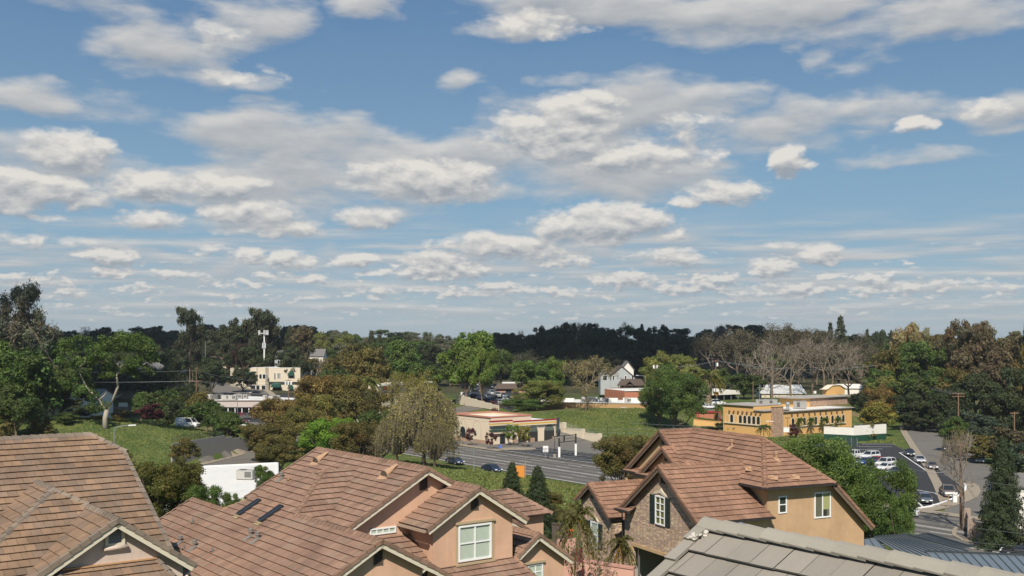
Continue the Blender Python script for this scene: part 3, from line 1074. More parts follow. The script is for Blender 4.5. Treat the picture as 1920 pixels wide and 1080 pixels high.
    mb.bar(f.w(14.4, 39.15, zR - .15), f.w(14.15, 39.15, zR - .5), (0, 1, 0), .08, .07)
    mb.bar(f.w(14.15, 39.15, zR - .5), f.w(14.15, 39.15, 9.4), (0, 1, 0), .08, .07)
    mb.build('downpipe', trim_cream, H.root)
    H.done(trim_cream)


# ---------------------------------------------------------------- salmon house in the middle
def centre_house():
    H = House('salmon_house', 'salmon stucco house with many red-brown gables and a white four-pane window, in the middle', 36.87, (-8, 50, 9.4), tile_red, PAL_C, PAL_CR, 300)
    f = H.f
    u, out = f.w(1, 0, 0), f.w(0, -1, 0)
    # main gable
    ma, mz, mb0, mb1 = 27.26, 18.84, 42.95, 54.6
    p = .555
    el, er = 22.95, 31.6
    zl, zR = mz - p * (ma - el), mz - p * (er - ma)
    ML = lambda a: mz - p * (ma - a)
    H.slope([[(el, mb0, zl), (ma, mb0, mz), (ma, mb1, mz), (el, mb1, zl)]], (0, -1, 0), e=.41)
    H.slope([[(er, mb0, zR), (ma, mb0, mz), (ma, mb1, mz), (er, mb1, zR)]], (0, 1, 0), e=.41)
    H.ridge((ma, mb0 + .1, mz), (ma, mb1, mz))
    H.rake((el, mb0, zl), (ma, mb0, mz), (0, -1, 0))
    H.rake((er, mb0, zR), (ma, mb0, mz), (0, -1, 0))
    H.rake((el, mb1, zl), (ma, mb1, mz), (0, 1, 0))
    # low wing on the left: one plane with a hipped end against the main roof
    q = .553
    Q = lambda a: 18.43 - q * (24.5 - a)
    e0 = 15.9
    H.slope([[(e0, 37.6, Q(e0)), (20.75, 37.6, Q(20.75)), (20.75, 56.5, Q(20.75)), (e0, 56.5, Q(e0))],
             [(20.75, 37.6, Q(20.75)), (21.65, 37.6, Q(21.65)), (21.65, 45.55, Q(21.65)), (20.75, 45.55, Q(20.75))],
             [(20.75, 45.55, Q(20.75)), (21.65, 45.55, Q(21.65)), (24.5, 48.4, Q(24.5)), (20.75, 52.15, Q(20.75))]], (0, -1, 0), e=.41, org=f.w(e0, 37.6, Q(e0)))
    gz = Q(21.65)
    C2 = lambda b: 18.43 - .56 * (48.4 - b)
    H.slope([[(24.5, 48.4, 18.43), (21.5, 45.4, C2(45.4)), (21.9, 44.2, C2(44.2)), (23.9, 44.2, C2(44.2)), (26.62, 48.4, 18.43)]], (1, 0, 0), e=.41)
    H.slope([[(21.65, 37.6, gz), (24.2, 37.6, gz - q * 2.55), (24.2, 45.2, gz - q * 2.55), (21.65, 45.55, gz)]], (0, 1, 0), e=.41)
    H.De.poly(H.P((20.75, 56.5, Q(20.75)), (20.75, 52.15, Q(20.75)), (23.2, 54.6, Q(20.75) - 1.3), (23.2, 56.5, Q(20.75) - 1.3)))
    H.De.poly(H.P((24.5, 48.4, 18.43), (20.75, 52.15, Q(20.75)), (24.5, 52.15, Q(20.75))))
    H.ridge((20.75, 52.1, Q(20.75)), (20.75, 56.5, Q(20.75)))
    H.ridge((20.75, 52.15, Q(20.75)), (24.5, 48.4, 18.43), h=.03, w=.1)
    H.ridge((21.6, 45.5, Q(21.6)), (24.5, 48.4, 18.43))
    H.ridge((21.65, 37.7, gz), (21.65, 45.6, gz))
    H.ridge((24.5, 48.4, 18.43), (26.6, 48.4, 18.43), h=.03, w=.1)
    H.rake((e0, 37.6, Q(e0)), (21.65, 37.6, gz), (0, -1, 0))
    H.rake((24.2, 37.6, gz - q * 2.55), (21.65, 37.6, gz), (0, -1, 0))
    H.rake((e0, 56.5, Q(e0)), (20.75, 56.5, Q(20.75)), (0, 1, 0))
    # front gable with the window
    ga, gz1, gb = 28.8, 18.03, 40.9
    pl, pr = .577, .62
    gl, gr = 25.88, 31.68
    gzl, gzr = gz1 - pl * (ga - gl), gz1 - pr * (gr - ga)
    H.slope([[(gl, gb, gzl), (ga, gb, gz1), (ga, 43.6, gz1), (gl, 43.45, gzl)]], (0, -1, 0), e=.41)
    H.slope([[(gr, gb, gzr), (ga, gb, gz1), (ga, 46, gz1), (gr, 46, gzr)]], (0, 1, 0), e=.41)
    H.ridge((ga, gb + .1, gz1), (ga, 43.7, gz1))
    H.rake((gl, gb, gzl), (ga, gb, gz1), (0, -1, 0))
    H.rake((gr, gb, gzr), (ga, gb, gz1), (0, -1, 0))
    # skirt roof below the window, porch gable, corner skirt
    H.slope([[(26.0, 41.3, 14.4), (31.15, 41.3, 14.4), (31.4, 38.7, 14.4 - .5 * 2.6), (26.0, 38.7, 14.4 - .5 * 2.6)]], (1, 0, 0), e=.41)
    H.ridge((31.4, 38.7, 13.1), (31.15, 41.3, 14.4))
    H.slope([[(23.3, 43.4, 15.76), (26.45, 43.4, 15.76), (26.45, 40.4, 15.76 - .56 * 3), (23.3, 40.4, 15.76 - .56 * 3)]], (1, 0, 0), e=.41)
    pa, pz, pb = 24.9, 15.26, 39.35
    H.slope([[(pa, pb, pz), (pa, 41.6, pz), (22.6, 41.6, pz - 1.38), (22.6, pb, pz - 1.38)]], (0, -1, 0), e=.41)
    H.slope([[(pa, pb, pz), (pa, 41.6, pz), (27.2, 41.6, pz - 1.4), (27.2, pb, pz - 1.4)]], (0, 1, 0), e=.41)
    H.ridge((pa, pb + .1, pz), (pa, 41.6, pz))
    H.rake((22.6, pb, pz - 1.38), (pa, pb, pz), (0, -1, 0))
    H.rake((27.2, pb, pz - 1.4), (pa, pb, pz), (0, -1, 0))
    # garage gable to the right, and the back wing seen over it
    ca, cz, cb = 32.9, 15.3, 41.57
    H.slope([[(ca, cb, cz), (ca, 46.5, cz), (31.0, 46.5, cz - 1.33), (31.0, cb, cz - 1.33)]], (0, -1, 0), e=.41)
    H.slope([[(ca, cb, cz), (ca, 47.5, cz), (35.15, 47.5, cz - 1.55), (35.15, cb, cz - 1.55)]], (0, 1, 0), e=.41)
    H.ridge((ca, cb + .1, cz), (ca, 46, cz))
    H.rake((31.0, cb, cz - 1.33), (ca, cb, cz), (0, -1, 0))
    H.rake((35.15, cb, cz - 1.55), (ca, cb, cz), (0, -1, 0))
    sA = f.loc(*((962 - 960) / F * 56, 56)); sB = f.loc(*((1001 - 960) / F * 57.3, 57.3))
    zA, zB = 25 - (979 - HOR) / F * 56, 25 - (1002 - HOR) / F * 57.3
    bb = sA[1]
    H.slope([[(sA[0] - 2, bb, zA + 1.3), (sB[0], bb, zB), (sB[0], bb + 3, zB), (sA[0] - 2, bb + 3, zA + 1.3)]], (0, 1, 0), e=.41)
    H.rake((sB[0], bb, zB), (sA[0] - 2, bb, zA + 1.3), (0, -1, 0))
    r0, r1, r2 = at(905, 921, 62), at(951, 917, 63), at(977, 953, 61)
    l0, l1, l2 = f.loc(r0.x, r0.y), f.loc(r1.x, r1.y), f.loc(r2.x, r2.y)
    rb = l1[1]
    H.slope([[(l1[0] - 5, rb, r1.z), (l1[0], rb, r1.z), (l1[0] + 1.7, rb - 2.2, r1.z - 1.3), (l1[0] - 5, rb - 2.2, r1.z - 1.3)]], (1, 0, 0), e=.41)
    H.ridge((l1[0] + 1.7, rb - 2.2, r1.z - 1.3), (l1[0], rb, r1.z))
    H.De.poly(H.P((l1[0], rb, r1.z), (l1[0] + 1.7, rb - 2.2, r1.z - 1.3), (l1[0] + 1.7, rb + 3, r1.z - 1.3)))
    H.De.poly(H.P((l1[0] - 5, rb, r1.z), (l1[0], rb, r1.z), (l1[0] + 1.7, rb + 3, r1.z - 1.3), (l1[0] - 5, rb + 3, r1.z - 1.3)))
    zi = .13
    bm, bg = 43.4, 41.3
    g0 = 9.4
    H.walls([
        (((el + .5, bm, g0), (31.2, bm, g0), (31.2, bm, mz - p * (31.2 - ma) - zi), (ma, bm, mz - zi), (el + .5, bm, ML(el + .5) - zi)), (0, .2, 0)),
        (((el + .5, 54.2, g0), (31.2, 54.2, g0), (31.2, 54.2, mz - p * (31.2 - ma) - zi), (ma, 54.2, mz - zi), (el + .5, 54.2, ML(el + .5) - zi)), (0, -.2, 0)),
        (((31.2, bm + .2, g0), (31.2, 54, g0), (31.2, 54, 16.5), (31.2, bm + .2, 16.5)), (-.2, 0, 0)),
        (((el + .5, bm + .2, g0), (el + .5, 54, g0), (el + .5, 54, 16.6), (el + .5, bm + .2, 16.6)), (.2, 0, 0)),
        (((26.45, bg, g0), (31.0, bg, g0), (31.0, bg, gz1 - pr * (31.0 - ga) - zi), (ga, bg, gz1 - zi), (26.45, bg, gz1 - pl * (ga - 26.45) - zi)), (0, .2, 0)),
        (((26.45, bg + .2, g0), (26.45, bm, g0), (26.45, bm, gz1 - pl * (ga - 26.45) - zi), (26.45, bg + .2, gz1 - pl * (ga - 26.45) - zi)), (.2, 0, 0)),
        (((31.0, bg + .2, g0), (31.0, 47, g0), (31.0, 47, 16.5), (31.0, bg + .2, 16.5)), (-.2, 0, 0)),
        (((16.4, 38.0, g0), (23.8, 38.0, g0), (23.8, 38.0, gz - q * 2.15 - zi), (21.65, 38.0, gz - zi), (16.4, 38.0, Q(16.4) - zi)), (0, .2, 0)),
        (((16.4, 38.2, g0), (16.4, 56, g0), (16.4, 56, Q(16.4) - zi), (16.4, 38.2, Q(16.4) - zi)), (.2, 0, 0)),
        (((16.4, 56.2, g0), (23, 56.2, g0), (23, 56.2, 15), (20.75, 56.2, 16.2), (16.4, 56.2, Q(16.4) - zi)), (0, -.2, 0)),
        (((23.8, 38.2, g0), (23.8, 43.4, g0), (23.8, 43.4, 15.3), (23.8, 38.2, 15.3)), (-.2, 0, 0)),
        (((23.3, 39.75, g0), (26.6, 39.75, g0), (26.6, 39.75, pz - .61 * 1.7 - zi), (pa, 39.75, pz - zi), (23.3, 39.75, pz - .61 * 1.6 - zi)), (0, .2, 0)),
        (((26.6, 39.1, g0), (31.1, 39.1, g0), (31.1, 39.1, 13.15), (26.6, 39.1, 13.15)), (0, .2, 0)),
        (((31.3, 41.97, g0), (34.8, 41.97, g0), (34.8, 41.97, cz - .69 * 1.9 - zi), (ca, 41.97, cz - zi), (31.3, 41.97, cz - .7 * 1.6 - zi)), (0, .2, 0)),
        (((34.8, 42.17, g0), (34.8, 47, g0), (34.8, 47, 13.8), (34.8, 42.17, 13.8)), (-.2, 0, 0)),
        (((l1[0] - 5, rb - 1.8, g0), (l1[0] + 1.3, rb - 1.8, g0), (l1[0] + 1.3, rb - 1.8, r1.z - 1.35), (l1[0] - 5, rb - 1.8, r1.z - 1.35)), (0, .2, 0)),
    ], stucco_salmon)
    window(H.root, f.w(27.86, bg, 14.62), u, out, 1.80, 1.60, white_frame, glass, (2, 2), blind_pale, .09, depth=.09)
    mb = MB()
    mb.fbox(f, 27.66, 29.9, bg - .13, bg, 16.33, 16.44)
    mb.fbox(f, 27.7, 29.86, bg - .08, bg, 16.26, 16.328)
    mb.fbox(f, 27.66, 29.9, bg - .14, bg, 14.40, 14.50)
    mb.fbox(f, 27.7, 29.86, bg - .08, bg, 14.28, 14.398)
    mb.fbox(f, 27.68, 27.80, bg - .05, bg, 14.502, 16.258)
    mb.fbox(f, 29.75, 29.87, bg - .05, bg, 14.502, 16.258)
    mb.build('window_surround', trim_tan, H.root)
    window(H.root, f.w(24.36, bm, 15.93), u, out, 1.32, .24, white_frame, glass, (4, 1), blind_pale, .07, name='strip_window')
    window(H.root, f.w(31.62, 41.97, 12.6), u, out, 1.75, 1.1, white_frame, glass, (4, 3), blind_pale, .06, name='garage_window')
    mb = MB()
    mb.fbox(f, 31.5, 33.5, 41.85, 41.97, 13.78, 13.9)
    mb.build('window_surround', trim_tan, H.root)
    louvre(H.root, f.w(28.58, bg, 16.94), u, out, .36, .52, louvre_dark)
    louvre(H.root, f.w(27.05, bm, 17.75), u, out, .38, .60, louvre_dark)
    louvre(H.root, f.w(21.5, 38.0, 15.80), u, out, .36, .56, louvre_dark)
    louvre(H.root, f.w(24.75, 39.75, 14.3), u, out, .36, .5, louvre_dark)
    H.gutter((gl - .05, gb + .1, gzl - .09), (gl - .05, 43.4, gzl - .09), gutter_tan)
    H.gutter((31.72, 41.0, gzr - .09), (31.72, 44, gzr - .09), gutter_tan)
    mb = MB()
    mb.bar(f.w(gl, 43.25, gzl - .1), f.w(26.0, 43.33, gzl - .45), (0, 1, 0), .07, .06)
    mb.bar(f.w(26.0, 43.33, gzl - .4), f.w(26.0, 43.33, 15.55), (0, 1, 0), .07, .06)
    mb.build('downpipe', gutter_tan, H.root)
    H.done(trim_cream)
    # fittings on the roof planes
    grey = mat('grey_vent', (.20, .18, .16), .6, .1, 3.)
    tan = mat('tan_vent', (.40, .25, .15), .8, .1, 3.)
    dn = f.w(-1, 0, -q)

    def on_q(px, py):
        r = Vector(((px - 960) / F, 1, -(py - HOR) / F))
        lo, hi = 20., 90.
        for _ in range(50):
            m = (lo + hi) / 2
            P = r * m + Vector((0, 0, ZC))
            a, b = f.loc(P.x, P.y)
            if P.z > Q(a): lo = m
            else: hi = m
        return P

    def on_m(px, py):
        r = Vector(((px - 960) / F, 1, -(py - HOR) / F))
        lo, hi = 20., 90.
        for _ in range(50):
            m = (lo + hi) / 2
            P = r * m + Vector((0, 0, ZC))
            a, b = f.loc(P.x, P.y)
            if P.z > ML(a): lo = m
            else: hi = m
        return P
    for px, py in ((338, 1018), (365, 1027), (470, 1006), (483, 1012)):
        roof_vent(H.root, on_q(px, py), dn, grey)
    for px, py, h in ((361, 982, .3), (345, 1031, .25), (398, 1036, .25), (298, 978, .22)):
        pipe(H.root, on_q(px, py), h, grey)
    roof_vent(H.root, on_m(528, 898), dn, grey)
    pipe(H.root, on_m(541, 902), .22, tan)
    for px, py in ((598, 864), (727, 889)):
        hood_vent(H.root, on_m(px, py), f.w(-.75, -.1, -.2), tan)
    for px, py in ((468, 953), (509, 965)):       # flat skylights
        c = on_q(px, py)
        up = f.w(1, 0, q).normalized()
        sdv = f.w(0, 1, 0)
        n = sdv.cross(up)
        if n.z < 0: n = -n
        mb = MB()
        for k in (-1, 1):
            mb.box(c + n * .08 + sdv * .18 * k, up * .62, sdv * .03, n * .06)
            mb.box(c + n * .08 + up * .62 * k, up * .03, sdv * .21, n * .058)
        s = mb.build('skylight', mat('skylight_frame', (.03, .032, .035), .4, .05, 2.), H.root)
        mb = MB()
        mb.box(c + n * .10, up * .6, sdv * .155, n * .012)
        mb.build('pane', glass_dark, s)
        mb = MB()
        mb.box(c - up * .78 + n * .045, up * .11, sdv * .26, n * .006)
        mb.build('flashing', mat('yellowed_flashing', (.33, .28, .15), .7, .2, 4.), s)


# ---------------------------------------------------------------- stone-fronted house on the right
def stone_material():
    M = bpy.data.materials.new("ledge_stone")
    M.use_nodes = True
    T = NT(M.node_tree)
    out = T.n('ShaderNodeOutputMaterial')
    p = T.n('ShaderNodeBsdfPrincipled', Roughness=.9)
    T.ln(p, 0, out, 0)
    pos = T.n('ShaderNodeNewGeometry').outputs['Position']
    c, s = math.cos(R(25)), math.sin(R(25))
    U = T.n('ShaderNodeVectorMath', dict(operation='DOT_PRODUCT'), i0=pos, i1=(-s, c, 0)).outputs['Value']
    U2 = T.n('ShaderNodeVectorMath', dict(operation='DOT_PRODUCT'), i0=pos, i1=(c, s, 0)).outputs['Value']
    z = T.n('ShaderNodeSeparateXYZ', i0=pos).outputs[2]
    nz = T.n('ShaderNodeTexNoise', Vector=pos, Scale=1.7, Detail=3.).outputs['Fac']
    zz = T.m('MULTIPLY_ADD', nz, .16, z)
    v = T.n('ShaderNodeCombineXYZ', i0=T.m('MULTIPLY', T.m('ADD', U, T.m('MULTIPLY', U2, .83)), 2.7), i1=T.m('MULTIPLY', zz, 14.), i2=0.).outputs[0]
    vo = T.n('ShaderNodeTexVoronoi', dict(voronoi_dimensions='2D', feature='F1', distance='CHEBYCHEV'), Vector=v, Scale=1., Randomness=.85)
    ve = T.n('ShaderNodeTexVoronoi', dict(voronoi_dimensions='2D', feature='DISTANCE_TO_EDGE'), Vector=v, Scale=1., Randomness=.85)
    cs = T.n('ShaderNodeSeparateColor', i0=vo.outputs['Color'])
    c1 = T.mix(cs.outputs[0], (.40, .27, .19), (.76, .56, .38))
    c2 = T.mix(T.mr(cs.outputs[1], .72, .85), c1, (.46, .33, .28))
    c3 = T.mix(T.mr(cs.outputs[2], .8, .9), c2, (.56, .43, .3))
    edge = T.mr(ve.outputs['Distance'], .0, .10)
    c4 = T.mix(edge, (.17, .12, .09), c3)
    T.t.links.new(c4, p.inputs['Base Color'])
    hgt_ = T.m('ADD', T.m('MULTIPLY', edge, .7), T.m('MULTIPLY', cs.outputs[0], .6))
    b = T.n('ShaderNodeBump', Strength=.9, Distance=.05, Height=hgt_)
    T.t.links.new(b.outputs[0], p.inputs['Normal'])
    return M


def right_house():
    H = House('stone_fronted_house', 'two-storey house with stone-clad gables, dark shutters and an ochre side wall, right of the middle', 25, (18, 64, 9.2), tile_streak, PAL_R, [(.27, .15, .098), (.25, .142, .095)], 500)
    f = H.f
    stone = stone_material()
    e1, e2 = f.w(1, 0, 0), f.w(0, -1, 0)
    g0 = 8.5
    E = dict(e=.40)
    # S: stone gable facing left, ridge along a
    sa, sb, szr = 33.9, 52.6, 17.62
    p = .70
    S = lambda b: szr - p * (sb - b)
    rb, lb = 48.65, 57.05
    H.slope([[(sa, rb, S(rb)), (39.1, rb, S(rb)), (39.1, 50.95, S(50.95)), (sa, 50.95, S(50.95))], [(sa, 50.95, S(50.95)), (39.1, 50.95, S(50.95)), (39.95, sb, szr), (sa, sb, szr)]], (1, 0, 0), **E)
    zL = szr - .70 * (lb - sb)
    H.slope([[(sa, lb, zL), (40, lb, zL), (40, sb, szr), (sa, sb, szr)]], (-1, 0, 0), **E)
    H.ridge((sa + .1, sb, szr), (39.95, sb, szr))
    H.rake((sa, rb, S(rb)), (sa, sb, szr), (-1, 0, 0), fh=.22)
    H.rake((sa, lb, zL), (sa, sb, szr), (-1, 0, 0), fh=.22)
    # M: hipped main block
    A = (41.8, 53.0, 18.9)
    C = (38.45, 48.6, 16.53)
    ridge_b = 60.55
    zr = 18.85
    mp = (A[2] - C[2]) / (A[0] - C[0])
    Lp = lambda a: C[2] + mp * (a - C[0])
    H.slope([[C, A, (41.8, ridge_b, A[2]), (C[0], 58.0, C[2])]], (0, 1, 0), **E)
    fp = (A[2] - C[2]) / (A[1] - C[1])
    H.slope([[C, (43.6, 48.6, C[2]), A]], (1, 0, 0), **E)
    H.De.poly(H.P(A, (43.6, 48.6, C[2]), (46.55, 48.6, 13.75), (46.55, 60.6, 13.75), (41.8, ridge_b, A[2])))
    mbx = MB()
    H.ridge(C, A, w=.17)
    H.ridge((41.8, 53.0, A[2]), (41.8, ridge_b, A[2]))
    H.ridge((43.6, 48.6, C[2]), A)
    H.rake((46.55, 48.6, 13.75), (43.6, 48.6, C[2]), (0, -1, 0), fh=.22)
    # L1, L2: gables facing left at the back
    l1a = 39.1
    T1 = lambda b: zr - .7 * (ridge_b - b)
    H.slope([[(l1a, 57.2, T1(57.2)), (39.6, 57.2, T1(57.2)), (41.75, ridge_b, zr), (l1a, ridge_b, zr)]], (1, 0, 0), **E)
    H.slope([[(l1a, 65.0, T1(2 * ridge_b - 65.0)), (44, 65.0, T1(2 * ridge_b - 65.0)), (44, ridge_b, zr), (l1a, ridge_b, zr)]], (-1, 0, 0), **E)
    H.ridge((l1a + .1, ridge_b, zr), (41.8, ridge_b, zr))
    zl1 = T1(2 * ridge_b - 65.0)
    H.rake((l1a, 65.0, zl1), (l1a, ridge_b, zr), (-1, 0, 0), fh=.2)
    H.rake((l1a, 58.6, T1(58.6)), (l1a, ridge_b, zr), (-1, 0, 0), fh=.2)
    l2a, l2b, l2z = 38.45, 59.2, 17.88
    T2 = lambda b: l2z - .7 * (l2b - b)
    H.slope([[(l2a, 57.0, T2(57.0)), (39.5, 57.0, T2(57.0)), (39.5, l2b, l2z), (l2a, l2b, l2z)]], (1, 0, 0), **E)
    H.slope([[(l2a, 62.1, T2(56.3)), (39.5, 62.1, T2(56.3)), (39.5, l2b, l2z), (l2a, l2b, l2z)]], (-1, 0, 0), **E)
    H.ridge((l2a + .1, l2b, l2z), (39.4, l2b, l2z))
    H.rake((l2a, 62.1, T2(56.3)), (l2a, l2b, l2z), (-1, 0, 0), fh=.2)
    H.rake((l2a, 57.0, T2(57.0)), (l2a, l2b, l2z), (-1, 0, 0), fh=.2)
    for b0, b1, a0, z in ((62.6, 65.0, 38.95, zl1 - .02), (60.2, 62.3, 38.3, T2(56.3) - .05)):     # eave returns under the gables
        H.slope([[(a0, b0, z), (a0, b1, z), (a0 + .6, b1, z + .3), (a0 + .6, b0, z + .3)]], (0, -1, 0), **E)
        H.gutter((a0 - .03, b0, z - .05), (a0 - .03, b1, z - .05), gutter_dark)
    # S2: the lower stone wing further left
    wa, wb, wz = 34.1, 61.3, 15.5
    W = lambda b: wz - .68 * abs(wb - b)
    H.slope([[(wa, 58.55, W(58.55)), (38.6, 58.55, W(58.55)), (38.6, wb, wz), (wa, wb, wz)]], (1, 0, 0), **E)
    H.slope([[(34.3, 56.2, W(58.6) - .95), (38.6, 56.2, W(58.6) - .95), (38.6, 58.6, W(58.6)), (35.0, 58.6, W(58.6))]], (1, 0, 0), **E)
    H.slope([[(wa, 63.2, W(63.2)), (38.6, 63.2, W(63.2)), (38.6, wb, wz), (wa, wb, wz)]], (-1, 0, 0), **E)
    H.ridge((wa + .1, wb, wz), (38.6, wb, wz))
    H.rake((wa, 58.55, W(58.55)), (wa, wb, wz), (-1, 0, 0), fh=.2)
    H.rake((wa, 63.2, W(63.2)), (wa, wb, wz), (-1, 0, 0), fh=.2)
    zi = .13
    sw = 34.3
    gz0, gz1 = 9.0, 12.35                    # garage opening
    H.walls([
        (((sw, 49.1, gz1), (sw, 57.0, gz1), (sw, 57.0, szr - p * (57.0 - sb) - zi), (sw, sb, szr - zi), (sw, 49.1, S(49.1) - zi)), (.2, 0, 0)),
        (((sw, 56.05, g0), (sw, 57.0, g0), (sw, 57.0, gz1), (sw, 56.05, gz1)), (.2, 0, 0)),
        (((sw, 49.1, g0), (sw, 50.2, g0), (sw, 50.2, gz1), (sw, 49.1, gz1)), (.2, 0, 0)),
        (((wa + .4, 58.9, g0), (wa + .4, 63.0, g0), (wa + .4, 63.0, W(63.0) - zi), (wa + .4, wb, wz - zi), (wa + .4, 58.9, W(58.9) - zi)), (.2, 0, 0)),
        (((wa + .4, 58.9, g0), (36.2, 58.9, g0), (36.2, 58.9, W(58.9) - zi), (wa + .4, 58.9, W(58.9) - zi)), (0, .2, 0)),
    ], stone)
    H.walls([
        (((39.0, 49.1, g0), (46.2, 49.1, g0), (46.2, 49.1, 13.9), (43.6, 49.1, C[2] - zi), (39.0, 49.1, C[2] - zi)), (0, .2, 0)),
        (((46.2, 49.3, g0), (46.2, 60.2, g0), (46.2, 60.2, 13.8), (46.2, 49.3, 13.8)), (-.2, 0, 0)),
    ], stucco_ochre)
    H.walls([
        (((39.0, 49.3, g0), (39.0, 58.0, g0), (39.0, 58.0, C[2] - .05), (39.0, 49.3, C[2] - .05)), (.2, 0, 0)),
        (((l1a + .4, 58.6, g0), (l1a + .4, 64.6, g0), (l1a + .4, 64.6, zl1), (l1a + .4, ridge_b, zr - zi), (l1a + .4, 58.6, T1(58.6) - zi)), (.2, 0, 0)),
        (((l2a + .4, 57.2, g0), (l2a + .4, 61.8, g0), (l2a + .4, 61.8, T2(56.6) - zi), (l2a + .4, l2b, l2z - zi), (l2a + .4, 57.2, T2(57.2) - zi)), (.2, 0, 0)),
        (((34.5, 49.1, g0), (39.0, 49.1, g0), (39.0, 49.1, S(49.1) - zi), (34.5, 49.1, S(49.1) - zi)), (0, .2, 0)),
        (((39.0, 64.8, g0), (46.2, 64.8, g0), (46.2, 64.8, 15), (39.0, 64.8, 15.2)), (0, -.2, 0)),
        (((36.2, 57.6, g0), (39, 57.6, g0), (39, 57.6, 13.2), (36.2, 57.6, 13.2)), (0, .2, 0)),
    ], stucco_buff)
    # garage: surround, dark space, side wall catching light
    mb = MB()
    mb.fbox(f, sw - .05, sw + .02, 50.2, 56.05, gz1 - .02, gz1 + .18)
    mb.fbox(f, sw - .05, sw + .02, 56.0, 56.25, g0, gz1 - .025)
    mb.build('garage_surround', stucco_buff, H.root)
    mb = MB()
    mb.poly(H.P((sw + 5.5, 49.4, g0), (sw + 5.5, 56.8, g0), (sw + 5.5, 56.8, 13), (sw + 5.5, 49.4, 13)))
    mb.poly(H.P((sw + .2, 56.8, g0), (sw + 5.5, 56.8, g0), (sw + 5.5, 56.8, 13), (sw + .2, 56.8, 13)))
    mb.poly(H.P((sw + .2, 49.4, 12.9), (sw + 5.5, 49.4, 12.9), (sw + 5.5, 56.8, 12.9), (sw + .2, 56.8, 12.9)))
    mb.build('garage_interior', mat('garage_plaster', (.4, .38, .35), .9, .1, 1.), H.root)
    mb = MB()
    mb.fbox(f, sw + .22, sw + .3, 55.72, 55.84, g0, gz1 + .2)
    mb.build('door_track', mat('steel_track', (.3, .3, .3), .4, .05, 2., metal=.6), H.root)
    # windows
    un = f.w(0, -1, 0)                       # along the gable wall, to the right in the picture
    mw = f.w(-1, 0, 0)
    window(H.root, f.w(sw, 53.42, 14.12), un, mw, .96, 1.62, white_frame, glass, (2, 4), mat('olive_blind', (.20, .17, .06), .7, .05, 1.), .08, depth=.08)
    for b in (53.56, 51.93):
        mb = MB()
        for k in range(2):
            mb.fbox(f, sw - .06, sw, b, b + .5, 14.1 + k * .84, 14.1 + k * .84 + .81)
        mb.fbox(f, sw - .04, sw, b + .04, b + .46, 14.12, 15.76)
        mb.build('shutter', shutter_green, H.root)
    mb = MB()
    q = [(53.6, 15.82), (53.6, 15.93), (53.2, 16.0), (52.95, 16.18), (52.85, 16.18), (52.55, 16.0), (52.3, 15.9), (52.3, 15.8), (52.6, 15.86), (52.95, 15.96), (53.25, 15.9)]
    mb.prism([f.w(sw, b, z) for b, z in q], f.w(-.07, 0, 0))
    mb.build('window_crown', trim_cream, H.root)
    louvre(H.root, f.w(sw, 52.82, 16.55), un, mw, .46, .62, louvre_dark)
    louvre(H.root, f.w(l2a + .4, 59.42, 16.95), un, mw, .42, .55, louvre_dark)
    louvre(H.root, f.w(l1a + .4, 60.75, 17.9), un, mw, .42, .55, louvre_dark)
    window(H.root, f.w(wa + .4, 61.6, 11.35), un, mw, .95, 1.6, white_frame, glass, (1, 2), blind_pale, .09)
    for b in (61.72, 60.1):
        mb = MB()
        mb.fbox(f, wa + .34, wa + .4, b, b + .5, 11.35, 12.95)
        mb.build('shutter', shutter_green, H.root)
    mb = MB()
    mb.prism([f.w(wa + .4, b, z) for b, z in ((61.8, 13.05), (61.1, 13.35), (60.5, 13.05), (61.1, 13.15))], f.w(-.07, 0, 0))
    mb.build('window_crown', trim_cream, H.root)
    louvre(H.root, f.w(wa + .4, 61.5, 14.5), un, mw, .42, .5, louvre_dark)
    window(H.root, f.w(39.0, 60.6, 14.2), un, mw, .5, 1.3, white_frame, glass, (1, 2), blind_pale, .07)
    mb = MB()
    mb.fbox(f, l2a + .33, l2a + .4, 61.0, 61.4, 14.2, 15.5)
    mb.build('shutter', shutter_green, H.root)
    u = f.w(1, 0, 0)
    window(H.root, f.w(42.44, 49.1, 14.52), u, e2, 1.14, 1.44, white_frame, glass, (2, 1), None, .08, back=mat('beige_room', (.17, .145, .11), .9, .25, 1.4))
    win = H.root.children[-1]
    mb = MB()
    for i in range(20):
        zz = 14.52 + 1.44 - .05 * i
        mb.poly(H.P((43.03, 49.085, zz), (43.5, 49.085, zz), (43.5, 49.078, zz - .046), (43.03, 49.078, zz - .046)))
    mb.build('blind', mat('yellow_blind', (.46, .42, .20), .7, .04, 1.), win)
    mb = MB()
    mb.poly(H.P((43.03, 49.09, 14.56), (43.34, 49.09, 14.56), (43.34, 49.09, 14.98), (43.03, 49.09, 14.98)))
    mb.build('dark_interior', dark_room, win)
    window(H.root, f.w(39.82, 49.1, 14.98), u, e2, .52, .93, white_frame, glass, (1, 2), None, .07)
    H.gutter((C[0] - .02, C[1] - .06, C[2] - .04), (43.65, 48.54, C[2] - .04), gutter_dark)
    H.gutter((C[0] - .06, C[1] - .06, C[2] - .04), (C[0] - .06, 50.9, C[2] - .04), gutter_dark)
    H.gutter((sa, rb - .05, S(rb) - .04), (39.15, rb - .05, S(rb) - .04), gutter_dark)
    H.gutter((34.3, 56.15, W(58.6) - .99), (38.6, 56.15, W(58.6) - .99), gutter_dark)
    # short tiled return at the left foot of the stone gable
    H.slope([[(33.75, 55.6, zL - .02), (33.75, 57.2, zL - .02), (34.35, 57.2, zL + .3), (34.35, 55.6, zL + .3)]], (0, -1, 0), **E)
    H.gutter((33.7, 55.5, zL - .06), (33.7, 57.25, zL - .06), gutter_dark)
    mb = MB()
